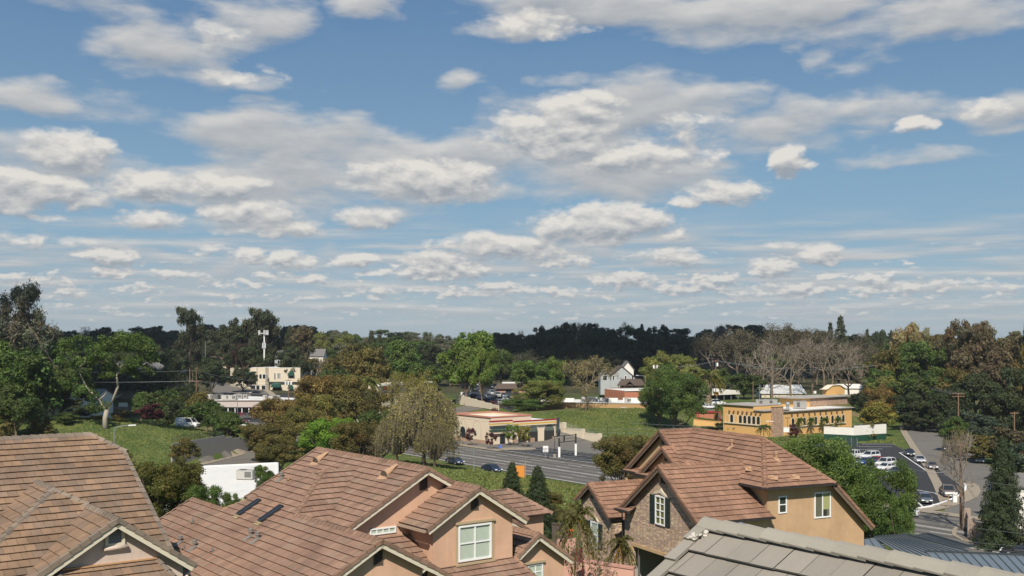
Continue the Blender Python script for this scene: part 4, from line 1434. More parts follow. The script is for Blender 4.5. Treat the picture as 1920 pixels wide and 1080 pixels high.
    mb.tube([f.w(33.8, 57.15, zL - .12), f.w(34.2, 57.15, zL - .35), f.w(34.22, 57.12, 9)], .04, 8)
    mb.build('downpipe', gutter_dark, H.root)
    mb = MB()
    c = f.w(sw - .14, 56.6, 12.15)
    mb.lathe(c, [(.03, -.36), (.10, -.28), (.13, 0), (.15, .05), (.05, .2), (.02, .34)], 8)
    mb.bar(c + Vector((0, 0, .15)), f.w(sw, 56.6, 12.3), (0, 0, 1), .04, .04)
    mb.build('wall_lantern', gutter_dark, H.root)
    H.done(trim_brown)
    tan = mat('tan_vent', (.40, .25, .15), .8, .1, 3.)

    def plane_hit(px, py, zf):
        r = Vector(((px - 960) / F, 1, -(py - HOR) / F))
        lo, hi = 30., 110.
        for _ in range(50):
            m = (lo + hi) / 2
            P = r * m + Vector((0, 0, ZC))
            a, b = f.loc(P.x, P.y)
            if P.z > zf(a, b): lo = m
            else: hi = m
        return P
    zM = lambda a, b: min(Lp(a), C[2] + fp * (b - C[1]))
    roof_vent(H.root, plane_hit(1372, 838, zM), f.w(-1, 0, -.7), tan, .42)
    roof_vent(H.root, plane_hit(1455, 861, zM), f.w(0, -1, -.6), tan, .42)
    for px, py in ((1407, 882), (1449, 898), (1490, 897)):
        c = plane_hit(px, py, zM)
        mb = MB()
        mb.box(c + Vector((0, 0, .07)), (.28, -.05, -.02), (.05, .2, .08), (0, -.01, .012))
        mb.box(c + Vector((-.05, 0, .13)), (.1, 0, 0), (0, .1, .04), (0, -.01, .05))
        mb.build('low_vent', tan, H.root)


# ---------------------------------------------------------------- grey tiled roof close by, bottom right
def near_roof():
    f = Fr(36.87)
    root = thing('grey_tiled_house', 'closest house, its plain grey flat-tiled roof with wide ridge tiles fills the bottom right corner', 'house', (7, 8, 9.4))
    Y = 13.4
    r = at(1325, 971, Y)
    a0, b0 = f.loc(r.x, r.y)
    z0 = r.z - .078
    p = .64
    La = 7.0
    zl = z0 - p * La
    T, Cp, De, Fa = MB(), MB(), MB(), MB()
    tiles(T, [[f.w(a0 - La, -3, zl), f.w(a0, -3, z0), f.w(a0, b0, z0), f.w(a0 - La, b0, zl)]], f.w(0, -1, 0), PAL_G, e=.40, w=.35, th=.055, seed=9, deck=De,
          org=f.w(a0 - (.53 + (.40 * 20)) / math.sqrt(1 + p * p), b0 - .05, z0 - p * (.53 + (.40 * 20)) / math.sqrt(1 + p * p)))
    De.poly([f.w(a0, -3, z0), f.w(a0 + 5, -3, z0 - 3.2), f.w(a0 + 5, b0, z0 - 3.2), f.w(a0, b0, z0)])
    De.poly([f.w(a0 - La, -3, zl), f.w(a0 - La, b0, zl), f.w(a0 - La, b0, zl - .3), f.w(a0 - La, -3, zl - .3)])
    # wide slabs along the ridge: flat-topped, rounded, each lapping the next
    rng = random.Random(4)
    prof = [(-.15, -.080), (-.154, -.060), (-.115, -.022), (-.055, .026), (0, .040), (.055, .026), (.115, -.022), (.154, -.060), (.15, -.080)]
    seg = .335
    n = int((b0 + 3) / seg)
    for i in range(n):
        bA, bB = b0 - .02 - i * seg, b0 - .02 - (i + 1) * seg - .05
        k = rng.uniform(.95, 1.08)
        tc = tuple(x * k for x in (.285, .26, .216))
        dl, dh = rng.uniform(-.004, .004), .03
        A = [f.w(a0 + x * 1.05, bA + .05, z0 + y + .056 + dl) for x, y in prof]
        B = [f.w(a0 + x, bB, z0 + y + .032 + dl) for x, y in prof]
        for j in range(len(prof) - 1):
            T2 = [A[j], A[j + 1], B[j + 1], B[j]]
            Cp.poly(T2, tc)
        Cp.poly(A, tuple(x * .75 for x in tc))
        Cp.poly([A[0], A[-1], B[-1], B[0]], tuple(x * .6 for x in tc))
    # verge tiles down the far edge
    out = f.w(0, 1, 0)
    dn = f.w(-1, 0, -p).normalized()
    up = f.w(-p, 0, 1).normalized()
    e = .385
    for i in range(17):
        k = rng.uniform(.95, 1.06)
        tc = tuple(x * k for x in (.28, .254, .213))
        c0 = f.w(a0, b0, z0) + dn * (i * e - .05)
        c1 = c0 + dn * (e + .05)
        u0, u1 = up * .055, up * .095
        A = [c0 - out * .13 + u0, c0 + out * .05 + u0, c0 + out * .05 + u0 - up * .2]
        B = [c1 - out * .13 + u1, c1 + out * .05 + u1, c1 + out * .05 + u1 - up * .2]
        for j in range(2):
            Cp.poly([A[j], A[j + 1], B[j + 1], B[j]], tc)
        Cp.poly([B[0], B[1], c1 + out * .05 + up * .055, c1 - out * .13 + up * .055], tuple(x * .8 for x in tc))
        Cp.poly([A[0], B[0], B[0] - up * .04, A[0] - up * .04], tuple(x * .8 for x in tc))
    ro = T.build('roof', tile_grey, root)
    Cp.build('ridge_tiles', tile_grey, ro)
    De.build('roof_deck', deck_brown, ro)
    mb = MB()                                # crumbling mortar at the end of the ridge
    for i in range(60):
        c = f.w(a0 + rng.uniform(-.2, .1), b0 - rng.uniform(.02, .17), z0 + .02 + rng.uniform(-.01, .03))
        c.z -= abs((c - f.w(a0, b0, z0)).dot(f.w(1, 0, 0))) * p * .9
        s = rng.uniform(.012, .035)
        mb.lathe(c, [(s * .6, -s * .5), (s, 0), (s * .6, s * .6)], 6)
    for i in range(26):
        c = f.w(a0, b0 - .12, z0) + dn * rng.uniform(.26, .38) + out * rng.uniform(-.05, .1) + up * .085
        s = rng.uniform(.01, .022)
        mb.lathe(c, [(s * .6, -s * .5), (s, 0), (s * .6, s * .6)], 6)
    mb.build('mortar', mat('pale_mortar', (.52, .48, .42), .95, .15, 20.), ro)
    mb = MB()
    mb.lathe(f.w(a0 + .35, b0 - .25, z0 - .05), [(.02, -.3), (.09, -.1), (.10, 0), (.07, .05), (0.01, .07)], 14)
    mb.build('roof_turbine', mat('grey_metal', (.35, .36, .37), .4, .05, 2., metal=.5), root)
    H = MB()
    H.prism([f.w(a0 - La + .5, b0 - .4, 9.4), f.w(a0 + 4, b0 - .4, 9.4), f.w(a0 + 4, b0 - .4, z0 - 2.9), f.w(a0, b0 - .4, z0 - .2), f.w(a0 - La + .5, b0 - .4, zl + .1)], f.w(0, -.2, 0))
    H.build('wall', stucco_buff, root)
    Fa.bar(f.w(a0 - La, b0 - .02, zl - .2), f.w(a0, b0 - .02, z0 - .2), up, .05, .2)
    Fa.build('barge_board', trim_tan, root)


left_house()
centre_house()
right_house()
near_roof()
# ---------------------------------------------------------------- plants
LEAF = leafmat()
bark = mat('bark', (.16, .12, .085), .95, .2, 4.)
bark_pale = mat('pale_bark', (.33, .29, .23), .9, .15, 3.)
twig_mat = mat('bare_twigs', (.20, .165, .125), .95, .15, 3.)
twig_pale = mat('pale_twigs', (.36, .31, .23), .95, .15, 3.)


def leaf_mesh(name, C, Nrm, size, tint, aspect=.55):
    """one small diamond leaf (or spray of leaves) at every centre, facing its normal"""
    n = len(C)
    rs = np.random.RandomState(len(C) % 9973)
    r = rs.normal(size=(n, 3))
    Nrm = Nrm / (np.linalg.norm(Nrm, axis=1, keepdims=True) + 1e-9)
    t = np.cross(Nrm, r)
    t /= np.linalg.norm(t, axis=1, keepdims=True) + 1e-9
    b = np.cross(Nrm, t)
    s = np.asarray(size).reshape(-1, 1)
    V = np.empty((n, 4, 3), np.float32)
    V[:, 0] = C - t * s
    V[:, 1] = C + b * s * aspect
    V[:, 2] = C + t * s
    V[:, 3] = C - b * s * aspect
    me = bpy.data.meshes.new(name)
    me.vertices.add(4 * n)
    me.vertices.foreach_set('co', V.reshape(-1))
    me.loops.add(4 * n)
    me.loops.foreach_set('vertex_index', np.arange(4 * n, dtype=np.int32))
    me.polygons.add(n)
    me.polygons.foreach_set('loop_start', np.arange(0, 4 * n, 4, dtype=np.int32))
    me.update(calc_edges=True)
    a = me.attributes.new('tint', 'FLOAT_COLOR', 'FACE')
    c4 = np.ones((n, 4), np.float32)
    c4[:, :3] = tint
    a.data.foreach_set('color', c4.reshape(-1))
    me.materials.append(LEAF)
    return me


def fill_clumps(rs, clumps, n, leaf, shell=.5, jit=.9, tvar=.22, cvar=.16, hue=.08, up=.25, norm=True):
    """leaves in the outer part of many small ellipsoids; clumps: x y z rx ry rz"""
    cl = np.asarray(clumps, float)
    if norm:                                # stretch the whole crown to width 1 and top 1
        ex = np.percentile(np.hypot(cl[:, 0], cl[:, 1]) + cl[:, 3] * .8, 96)
        cl = cl * np.array([.5 / ex, .5 / ex, 1 / np.max(cl[:, 2] + cl[:, 5] * .8), .5 / ex, .5 / ex, 1])
    wgt = (cl[:, 3] * cl[:, 5]) ** 1.0
    k = rs.choice(len(cl), size=n, p=wgt / wgt.sum())
    d = rs.normal(size=(n, 3))
    d /= np.linalg.norm(d, axis=1, keepdims=True)
    r = (shell + (1 - shell) * rs.rand(n, 1) ** .7) * (1 + .12 * rs.normal(size=(n, 1)))
    C = cl[k, :3] + d * r * cl[k, 3:6]
    N = d * .9 + rs.normal(size=(n, 3)) * jit * .6 + np.array([0, 0, up])
    ct = 1 + cvar * rs.normal(size=(len(cl), 1)) + hue * rs.normal(size=(len(cl), 3)) * np.array([1, .4, .5])
    t = ct[k] * (1 + tvar * rs.normal(size=(n, 1)))
    return C, N, leaf * (.55 + .8 * rs.rand(n)), np.clip(t, .25, 2.2)


def limbs(mb, rs, base, top, r0, ends, n=6):
    """trunk from base to top, then limbs to the given ends"""
    base, top = np.array(base, float), np.array(top, float)
    mid = (base + top) / 2 + rs.normal(size=3) * np.array([.02, .02, 0]) * np.linalg.norm(top - base)
    mb.tube([base, mid, top], [r0 * 1.15, r0 * .9, r0 * .75], n)
    for e in ends:
        e = np.array(e, float)
        m = top + (e - top) * .5 + np.array([0, 0, -.06]) * np.linalg.norm(e - top) + rs.normal(size=3) * .04 * np.linalg.norm(e - top)
        mb.tube([top, m, e], [r0 * .5, r0 * .32, r0 * .12], 5, caps=False)


def bare_lines(rs, base, h, r0, spread=.6, depth=5, nb=3, up=.35, droop=0.):
    """branching twigs: list of (p0, p1, r0, r1)"""
    out = []

    def rec(p, d, L, r, lev):
        n = 2 if lev > 1 else 1
        for i in range(n):
            d2 = d + rs.normal(size=3) * .13
            d2[2] -= droop * (1 if lev <= 1 else 0)
            d2 /= np.linalg.norm(d2)
            q = p + d2 * L / n
            out.append((p, q, r * (1 - .3 * i / n), r * (1 - .3 * (i + 1) / n)))
            p, d = q, d2
        if lev == 0: return
        k = nb + (1 if rs.rand() < .4 else 0)
        for _ in range(k):
            s = rs.normal(size=3)
            d3 = d * .75 + s * spread * .6 + np.array([0, 0, up * .5 - droop * (lev < 3)])
            d3 /= np.linalg.norm(d3)
            rec(p, d3, L * rs.uniform(.58, .85), r * .56, lev - 1)
    rec(np.array(base, float), np.array([0, 0, 1.]), h, r0, depth)
    return out


def line_mesh(name, lines, m, n=3):
    mb = MB()
    for p, q, a, b in lines:
        mb.tube([p, q], [a, b], n if a < .03 else 5, caps=False)
    o = mb.build(name, m)
    me = o.data
    bpy.data.objects.remove(o)
    return me


KINDS = {}


def kind(key):
    """unit meshes (height 1, width 1) of each kind of tree, made once: list of (part name, mesh)"""
    if key in KINDS: return KINDS[key]
    nm, sd = key
    rs = np.random.RandomState(1000 + sd * 77 + sum(map(ord, nm)))
    parts = []
    mb = MB()
    if nm in ('oak', 'dense', 'fine', 'bush', 'near', 'elm'):
        par = dict(oak=(64, 12000, .0225, .14), dense=(80, 13000, .021, .04), fine=(80, 34000, .0125, .12), bush=(45, 7000, .030, .0), near=(120, 60000, .0095, .05), elm=(78, 15000, .0195, .14))[nm]
        ncl, nl, leaf, z0 = par
        cl = []
        cz, rz, rx = (1 + z0) / 2, (1 - z0) / 2, .5
        lob = [(rs.normal(size=3) * np.array([.16, .16, .1]), rs.uniform(.6, .82)) for _ in range(5)]
        while len(cl) < ncl:
            big = rs.rand() < .35
            o, sc_ = lob[rs.randint(5)]
            d = rs.normal(size=3)
            d /= np.linalg.norm(d)
            if d[2] < -.55: continue
            r = rs.uniform(.35, 1) ** .5 * sc_
            p = np.array([d[0] * r * rx, d[1] * r * rx, cz + d[2] * r * rz]) + o * np.array([1, 1, rz * 2])
            s = (rs.uniform(.10, .15) if big else rs.uniform(.04, .085)) * (1.2 if nm == 'bush' else 1)
            if not big: p[:2] *= 1.12; p[2] += (p[2] - cz) * .14
            p[2] = min(p[2], 1 - s * .7)
            p[2] = max(p[2], z0 + .0)
            hr = math.hypot(p[0], p[1])
            if hr > .47: p[:2] *= .47 / hr
            cl.append((*p, s * 1.15, s * 1.15, s * rs.uniform(.65, .95)))
        C, N, s, t = fill_clumps(rs, cl, nl, leaf)
        parts.append(('crown', leaf_mesh('crown', C, N, s, t)))
        ends = [c[:3] for c in cl[:9]]
        limbs(mb, rs, (0, 0, -.05), (rs.normal() * .02, rs.normal() * .02, max(.16, z0 * .8)), .028, ends)
    elif nm == 'euc':            # tall, open, clumps in vertical bunches
        cl = []
        for k in range(6):
            bx, by = rs.normal(size=2) * .2
            top = rs.uniform(.72, .98)
            for i in range(rs.randint(6, 12)):
                z = top - abs(rs.normal()) * .22
                s = rs.uniform(.05, .10)
                cl.append((bx + rs.normal() * .09, by + rs.normal() * .09, z - s * .5, s * 1.3, s * 1.3, s * .8))
        C, N, s, t = fill_clumps(rs, cl, 7000, .021, shell=.3)
        parts.append(('crown', leaf_mesh('crown', C, N, s, t)))
        limbs(mb, rs, (0, 0, -.05), (.02, 0, .42), .018, [c[:3] for c in cl[::4]])
    elif nm == 'pine':           # large irregular grey-green pine
        cl = []
        for i in range(105):
            z = .12 + .86 * rs.rand() ** .9
            R_ = .50 * (1 - max(0, z - .58) / .55) * rs.uniform(.35, 1.15)
            a = rs.uniform(0, 6.28)
            s = rs.uniform(.04, .085)
            cl.append((R_ * math.cos(a), R_ * math.sin(a), z - .03, s * 1.3, s * 1.3, s * 1.1))
        C, N, s, t = fill_clumps(rs, cl, 28000, .0155, shell=.1, up=.5)
        parts.append(('crown', leaf_mesh('crown', C, N, s, t, .25)))
        limbs(mb, rs, (0, 0, -.05), (0, 0, .8), .022, [c[:3] for c in cl[::3]])
    elif nm in ('conifer', 'conifer_near', 'cedar'):
        near = nm == 'conifer_near'
        pts, nn, ss_, tt = [], [], [], []
        lev = 26 if near else 16 if nm == 'conifer' else 10
        for i in range(lev):
            z = .06 + .92 * (i / lev) ** .95
            R_ = .5 * (1 - z) ** (.74 if near else .75 if nm != 'cedar' else .5) + .012
            nb = 9 if near else 7
            for j in range(nb):
                a = j * 6.283 / nb + i * 1.1 + rs.normal() * .2
                rr = R_ * rs.uniform(.65, 1.08)
                m = int((300 if near else 130) * max(.15, rr * 2)) + 10
                u = rs.rand(m) ** .7
                wv = (1 - u) * .16 * rr / .5 + .018
                side = rs.normal(size=m) * wv * .9
                x = u * rr
                zz = z - (.16 if nm != 'cedar' else -.02) * u * rr * 1.2 + .05 * (u * rr) ** 2 + rs.normal(size=m) * .010 - np.abs(rs.normal(size=m)) * .012
                pts.append(np.stack([x * math.cos(a) - side * math.sin(a), x * math.sin(a) + side * math.cos(a), zz], 1))
                q = np.stack([math.cos(a) * np.ones(m), math.sin(a) * np.ones(m), 1.0 * np.ones(m)], 1)
                nn.append(q + rs.normal(size=(m, 3)) * .55)
                ss_.append((.0135 if near else .024) * (.6 + .8 * rs.rand(m)))
                k = 1 + .16 * rs.normal()
                tt.append(np.clip(k * (1 + .2 * rs.normal(size=(m, 1))), .3, 2) * np.ones((m, 3)))
        parts.append(('crown', leaf_mesh('crown', np.concatenate(pts), np.concatenate(nn), np.concatenate(ss_), np.concatenate(tt), .35)))
        mb.tube([(0, 0, -.04), (0, 0, .5), (0, 0, .98)], [.022, .013, .003], 6)
    elif nm == 'cypress':
        cl = [(rs.normal() * .12, rs.normal() * .12, z, .28 * (1 - z) ** .5 + .12, .28 * (1 - z) ** .5 + .12, .07) for z in np.linspace(.04, .95, 26)]
        C, N, s, t = fill_clumps(rs, cl, 3500, .03, shell=.6, up=.8)
        parts.append(('crown', leaf_mesh('crown', C, N, s, t, .3)))
        mb.tube([(0, 0, -.04), (0, 0, .6)], [.06, .03], 5)
    elif nm in ('bare', 'bare_fine', 'sapling'):
        L = bare_lines(rs, (0, 0, 0), .26 if nm != 'sapling' else .22, .022 if nm != 'sapling' else .012, .85, 5 if nm != 'sapling' else 4, 3, .45)
        P_ = np.array([q for _, q, _, _ in L])
        zt = P_[:, 2].max()
        wd = max(np.percentile(abs(P_[:, 0]), 99), np.percentile(abs(P_[:, 1]), 99)) * 2
        sc_ = np.array([1 / wd, 1 / wd, 1 / zt])
        L = [(p * sc_ - [0, 0, .02], q * sc_ - [0, 0, .02], max(a, .0022), max(b, .0016)) for p, q, a, b in L]
        parts.append(('crown', line_mesh('branches', [l for l in L if l[2] < .012], twig_mat)))
        for l in L:
            if l[2] >= .012: mb.tube([l[0], l[1]], [l[2], l[3]], 6, caps=False)
        if nm == 'bare_fine':
            T_ = np.array([q for p, q, a, b in L if a < .004])
            k = rs.choice(len(T_), size=5200)
            C = T_[k] + rs.normal(size=(5200, 3)) * .022
            t = np.clip(1 + .25 * rs.normal(size=(5200, 1)), .3, 2) * np.ones((5200, 3))
            parts.append(('leaves', leaf_mesh('leaves', C, rs.normal(size=(5200, 3)) + [0, 0, .6], .011 * (.6 + .8 * rs.rand(5200)), t)))
        if nm == 'sapling':
            T_ = np.array([q for p, q, a, b in L if a < .006])
            k = rs.choice(len(T_), size=500)
            C = T_[k] + rs.normal(size=(500, 3)) * .02
            parts.append(('leaves', leaf_mesh('leaves', C, rs.normal(size=(500, 3)) + [0, 0, .6], .018 * (.6 + .8 * rs.rand(500)), np.ones((500, 3)))))
    elif nm == 'willow':         # many fine upright and hanging shoots with small leaves
        pts = []
        lines = []
        for i in range(420):
            a, R_ = rs.uniform(0, 6.28), .47 * math.sqrt(rs.rand())
            zt = .98 - .55 * (R_ / .5) ** 2 * rs.uniform(.6, 1.1)
            b0 = np.array([.22 * R_ * math.cos(a), .22 * R_ * math.sin(a), .15 + .1 * rs.rand()])
            e = np.array([R_ * math.cos(a), R_ * math.sin(a), zt])
            m = (b0 + e) / 2 + np.array([math.cos(a), math.sin(a), 0]) * .06 + rs.normal(size=3) * .02
            hang = e + np.array([math.cos(a) * .05, math.sin(a) * .05, -rs.uniform(.1, .34) * (R_ / .3)]) + rs.normal(size=3) * .02
            hang[2] = max(hang[2], .05)
            lines += [(b0, m, .0035, .0025), (m, e, .0025, .0018), (e, hang, .0018, .001)]
            for p, q, k in ((m, e, 10), (e, hang, 18)):
                u = rs.rand(k, 1)
                pts.append(p + (q - p) * u + rs.normal(size=(k, 3)) * .012)
        C = np.concatenate(pts)
        n = len(C)
        parts.append(('crown', leaf_mesh('crown', C, rs.normal(size=(n, 3)) + [0, -.2, .5], .0145 * (.6 + .8 * rs.rand(n)), np.clip(1 + .25 * rs.normal(size=(n, 1)), .3, 2) * np.ones((n, 3)), .4)))
        parts.append(('branches', line_mesh('branches', lines, twig_mat)))
        limbs(mb, rs, (0, 0, -.04), (0, 0, .22), .03, [(.15, 0, .5), (-.12, .1, .5), (0, -.15, .55), (.05, .1, .6)])
    elif nm in ('palm', 'shaggy_palm'):
        pts, nn, ss_, tt = [], [], [], []
        nf = 34
        R_ = .5
        top = .74
        for i in range(nf):
            a = rs.uniform(0, 6.28)
            el = rs.uniform(-.9, 1.35)
            m = 46
            u = np.linspace(.05, 1, m)
            hx = u * R_ * math.cos(el * .75) * rs.uniform(.8, 1.05)
            hz = top + u * .26 * math.sin(el) - .20 * u ** 2.2 * (1.2 - .3 * el)
            w = .055 * np.sin(np.pi * np.clip(u, .05, .97)) ** .6
            for sgn in (-1, 1):
                off = sgn * w * rs.uniform(.3, 1, m)
                pts.append(np.stack([hx * math.cos(a) - off * math.sin(a), hx * math.sin(a) + off * math.cos(a), hz - np.abs(off) * .5], 1))
                nn.append(np.stack([np.full(m, -math.sin(a) * .4 * sgn), np.full(m, math.cos(a) * .4 * sgn), np.ones(m)], 1) + rs.normal(size=(m, 3)) * .3)
                ss_.append(np.full(m, .045))
                tc = np.array([1.9, 1.25, .75]) if el < -.35 else np.ones(3)
                tt.append(np.clip(1 + .18 * rs.normal(size=(m, 1)), .3, 2) * tc)
        parts.append(('fronds', leaf_mesh('fronds', np.concatenate(pts), np.concatenate(nn), np.concatenate(ss_), np.concatenate(tt), .22)))
        if nm == 'shaggy_palm':
            n = 2600
            z = rs.uniform(.06, .74, n)
            r = .07 + .075 * np.clip((z - .2) / .5, 0, 1) * rs.uniform(.5, 1.2, n)
            a = rs.uniform(0, 6.28, n)
            C = np.stack([r * np.cos(a), r * np.sin(a), z], 1)
            N = np.stack([np.cos(a), np.sin(a), np.full(n, .25)], 1) + rs.normal(size=(n, 3)) * .35
            me = leaf_mesh('thatch', C, N, np.full(n, .035), np.clip(1 + .3 * rs.normal(size=(n, 1)), .3, 2) * np.ones((1, 3)), .5)
            parts.append(('dead_thatch', me))
        mb.tube([(0, 0, -.03), (.01, 0, .4), (0, 0, .76)], [.06, .045, .03] if nm == 'shaggy_palm' else [.022, .016, .016], 8)
    elif nm == 'plum':           # small vase-shaped ornamental
        cl = []
        for i in range(34):
            a, z = rs.uniform(0, 6.28), rs.uniform(.38, .95)
            R_ = (.16 + .32 * min(1, (z - .3) / .4)) * (1 if z < .75 else 1 - (z - .75) * 2.2) * rs.uniform(.4, 1)
            s = rs.uniform(.06, .1)
            cl.append((R_ * math.cos(a), R_ * math.sin(a), z - .04, s * 1.2, s * 1.2, s * 1.2))
        C, N, s, t = fill_clumps(rs, cl, 2600, .030, shell=.2)
        parts.append(('crown', leaf_mesh('crown', C, N, s, t)))
        limbs(mb, rs, (0, 0, -.03), (0, 0, .28), .018, [c[:3] for c in cl[:9]])
    o = mb.build('trunk', bark)
    me = o.data
    bpy.data.objects.remove(o)
    parts.append(('trunk', me))
    KINDS[key] = parts
    return parts


GREEN = dict(oak=(.075, .105, .026), lit=(.125, .180, .032), pale=(.180, .190, .050), yellow=(.215, .190, .038), dark=(.055, .072, .028), black=(.060, .070, .032),
             olive=(.140, .120, .034), rust=(.195, .138, .040), brown=(.118, .094, .050), grey=(.135, .142, .088), conifer=(.050, .072, .028), wine=(.085, .026, .027),
             straw=(.29, .235, .11), bright=(.14, .235, .028), mid=(.088, .135, .030), bluish=(.060, .080, .050))
TREES = []


def tree(knd, px, Y, top, wpx, c, label=None, group=None, seed=None, name=None, cat='tree', base=None, pale=False, zrot=None):
    """px, top and wpx say where the crown is seen; the tree itself stands on the land at that distance"""
    sd = seed if seed is not None else RNG.randint(0, 2)
    p = base or on(px, Y)
    h = (ZC - (top - HOR) / F * Y) - p.z
    w = wpx / F * Y
    nm = name or dict(oak='leafy_tree', dense='evergreen_tree', fine='leafy_tree', near='leafy_tree', bush='bush', elm='leafy_tree', euc='eucalyptus_tree', pine='pine_tree', conifer='conifer_tree', conifer_near='conifer_tree', cedar='cedar_tree',
                      cypress='cypress_tree', bare='bare_tree', bare_fine='budding_tree', sapling='sapling', willow='willow_tree', palm='palm_tree', shaggy_palm='palm_tree', plum='ornamental_tree')[knd]
    t = thing(nm, label or 'tree', cat, p, group)
    t.rotation_euler = (0, 0, RNG.uniform(0, 6.28) if zrot is None else zrot)
    t.scale = (w, w, max(h, .8))
    colr = GREEN[c] if isinstance(c, str) else c
    k = RNG.uniform(.9, 1.1)
    for pn, me in kind((knd, sd)):
        if knd == 'bush' and pn == 'trunk': continue
        o = bpy.data.objects.new(pn, me)
        o.color = (.33 * k, .26 * k, .175 * k, 1) if pn == 'dead_thatch' else (colr[0] * k, colr[1] * k, colr[2] * k, 1)
        o.parent = t
        col.objects.link(o)
    TREES.append(t)
    return t


def plants():
    T = tree
    # -- left side
    T('pine', 42, 262, 526, 190, 'grey', 'big loose grey-green pine rising far above the other trees at the left edge', seed=0)
    T('oak', -10, 240, 640, 150, 'mid', 'broad green tree cut off by the left edge', seed=1)
    T('oak', 60, 232, 655, 150, 'mid', 'broad green tree under the tall pine, left', seed=2)
    T('dense', 110, 245, 690, 130, 'oak', 'dark green round tree between the tall pine and the forked tree', seed=0)
    T('oak', 100, 275, 640, 110, 'lit', 'lighter green tree top just right of the tall pine', seed=0)
    T('oak', 30, 215, 720, 110, 'oak', 'dark bushy tree low at the left edge, behind the olive conifers', seed=1)
    T('conifer', 12, 205, 742, 70, 'olive', 'olive young conifer, leftmost of the three above the brown roof', group='young olive conifers', base=G(12, 822))
    T('conifer', 66, 207, 748, 44, 'olive', 'slim olive young conifer, middle of the three above the brown roof', group='young olive conifers', base=G(66, 818))
    T('conifer', 88, 206, 785, 44, 'olive', 'short olive young conifer, right one of the three above the brown roof', group='young olive conifers', base=G(88, 818))
    T('bush', 150, 235, 760, 70, 'dark', 'dark bush in the shade left of the forked pale trunk')
    T('bush', 120, 228, 775, 60, 'oak', 'low dark green bush behind the young conifers')
    T('bush', 180, 238, 783, 36, 'yellow', 'yellowish low bush at the foot of the pale forked trunk')
    T('bush', 232, 240, 768, 56, 'olive', 'olive bush right of the pale forked trunk')
    T('bush', 226, 236, 790, 30, 'yellow', 'small yellow bush beside the pale trunk')
    T('bush', 282, 250, 756, 58, 'wine', 'dark red bush right of the forked tree')
    T('bush', 330, 262, 752, 60, 'dark', 'dark green bush between the red bush and the white van')
    T('oak', 372, 262, 736, 72, 'olive', 'olive tree left of the strip mall front')
    T('oak', 388, 250, 752, 84, 'mid', 'bright green tree above the retaining wall', seed=2)
    T('oak', 415, 240, 768, 80, 'oak', 'dark green tree overhanging the far end of the retaining wall')
    T('oak', 350, 300, 720, 60, 'dark', 'dark tree in front of the grey apartment block')
    T('near', 268, 92, 868, 90, 'olive', 'olive leafy tree touching the edge of the brown roof', seed=0)
    T('oak', 345, 205, 822, 60, 'olive', 'olive tree at the near end of the grey retaining wall', seed=1)
    T('oak', 425, 232, 772, 66, 'mid', 'green tree at the far end of the grey retaining wall', seed=0)
    T('oak', 310, 285, 730, 80, 'oak', 'green tree in front of the grey hip-roofed block', seed=2)
    T('oak', 265, 300, 735, 60, 'mid', 'mid green tree beside the long brown wall', seed=1)
    # -- behind on the left
    for px, top, w in ((322, 660, 70), (278, 690, 70), (395, 670, 70), (200, 680, 90), (160, 660, 90)):
        T('oak', px, 360 + RNG.uniform(-10, 30), top, w, 'dark', 'dark tree in the shaded grove behind the forked tree', 'shaded grove trees')
    T('euc', 356, 430, 574, 62, 'black', 'tall thin eucalyptus with an open crown standing against the sky, left of the cell tower', seed=1)
    T('cypress', 381, 430, 600, 11, 'black', 'pencil-thin dark cypress beside the tall open eucalyptus')
    T('euc', 425, 470, 600, 56, 'black', 'dark eucalyptus, left one of the three behind the cell tower', 'dark eucalyptus clump', seed=0)
    T('euc', 462, 465, 594, 62, 'black', 'dark eucalyptus, middle one of the three behind the cell tower', 'dark eucalyptus clump', seed=2)
    T('euc', 496, 450, 576, 72, 'black', 'tallest dark eucalyptus, right behind the cell tower', 'dark eucalyptus clump', seed=1)
    for px, top, w in ((415, 618, 70), (455, 612, 80), (500, 610, 80), (440, 650, 80), (520, 640, 60), (370, 640, 70), (480, 655, 70)):
        T('dense', px, 455 + RNG.uniform(0, 25), top, w, 'black', 'black-green tree in the dark mass behind the cream motel', 'dark mass behind the motel')
    T('oak', 448, 437, 640, 46, (.045, .028, .018), 'reddish-brown tree left of the cell tower')
    T('euc', 565, 440, 610, 70, 'brown', 'brownish eucalyptus with pale limbs right of the cell tower', seed=2)
    T('dense', 545, 470, 612, 30, 'black', 'pointed dark tree right of the cell tower')
    T('oak', 455, 400, 690, 62, 'black', 'dark drooping tree in front of the cream motel', seed=0)
    for px, top, w, c in ((600, 622, 60, 'pale'), (640, 628, 50, 'pale'), (588, 640, 60, 'oak')):
        T('elm', px, 520, top, w, c, 'pale spring-green tree on the ridge right of the cell tower', 'pale ridge trees')
    # -- the orange and olive mass in the middle left
    T('fine', 612, 262, 704, 172, 'rust', 'rust-orange tree, largest of the orange trees left of the willow', seed=0)
    T('fine', 545, 240, 748, 152, 'rust', 'orange-brown tree left of the largest rust tree', seed=1)
    T('fine', 580, 225, 742, 130, (.17, .15, .04), 'golden-green tree in the heart of the orange trees', seed=2)
    T('fine', 690, 250, 705, 130, 'olive', 'olive-green tree between the rust tree and the willow', seed=2)
    T('fine', 497, 215, 795, 120, 'olive', 'olive tree lowest on the left of the orange mass', seed=0)
    T('fine', 608, 205, 786, 130, 'bright', 'vivid green round tree in front of the rust trees', seed=1)
    T('fine', 525, 195, 818, 100, 'olive', 'yellow-olive bushy tree above the white flat roof', seed=2)
    T('fine', 664, 195, 790, 110, 'olive', 'dull olive tree right of the vivid green tree', seed=0)
    T('fine', 700, 200, 770, 120, 'oak', 'deep green tree hugging the left side of the willow', seed=1)
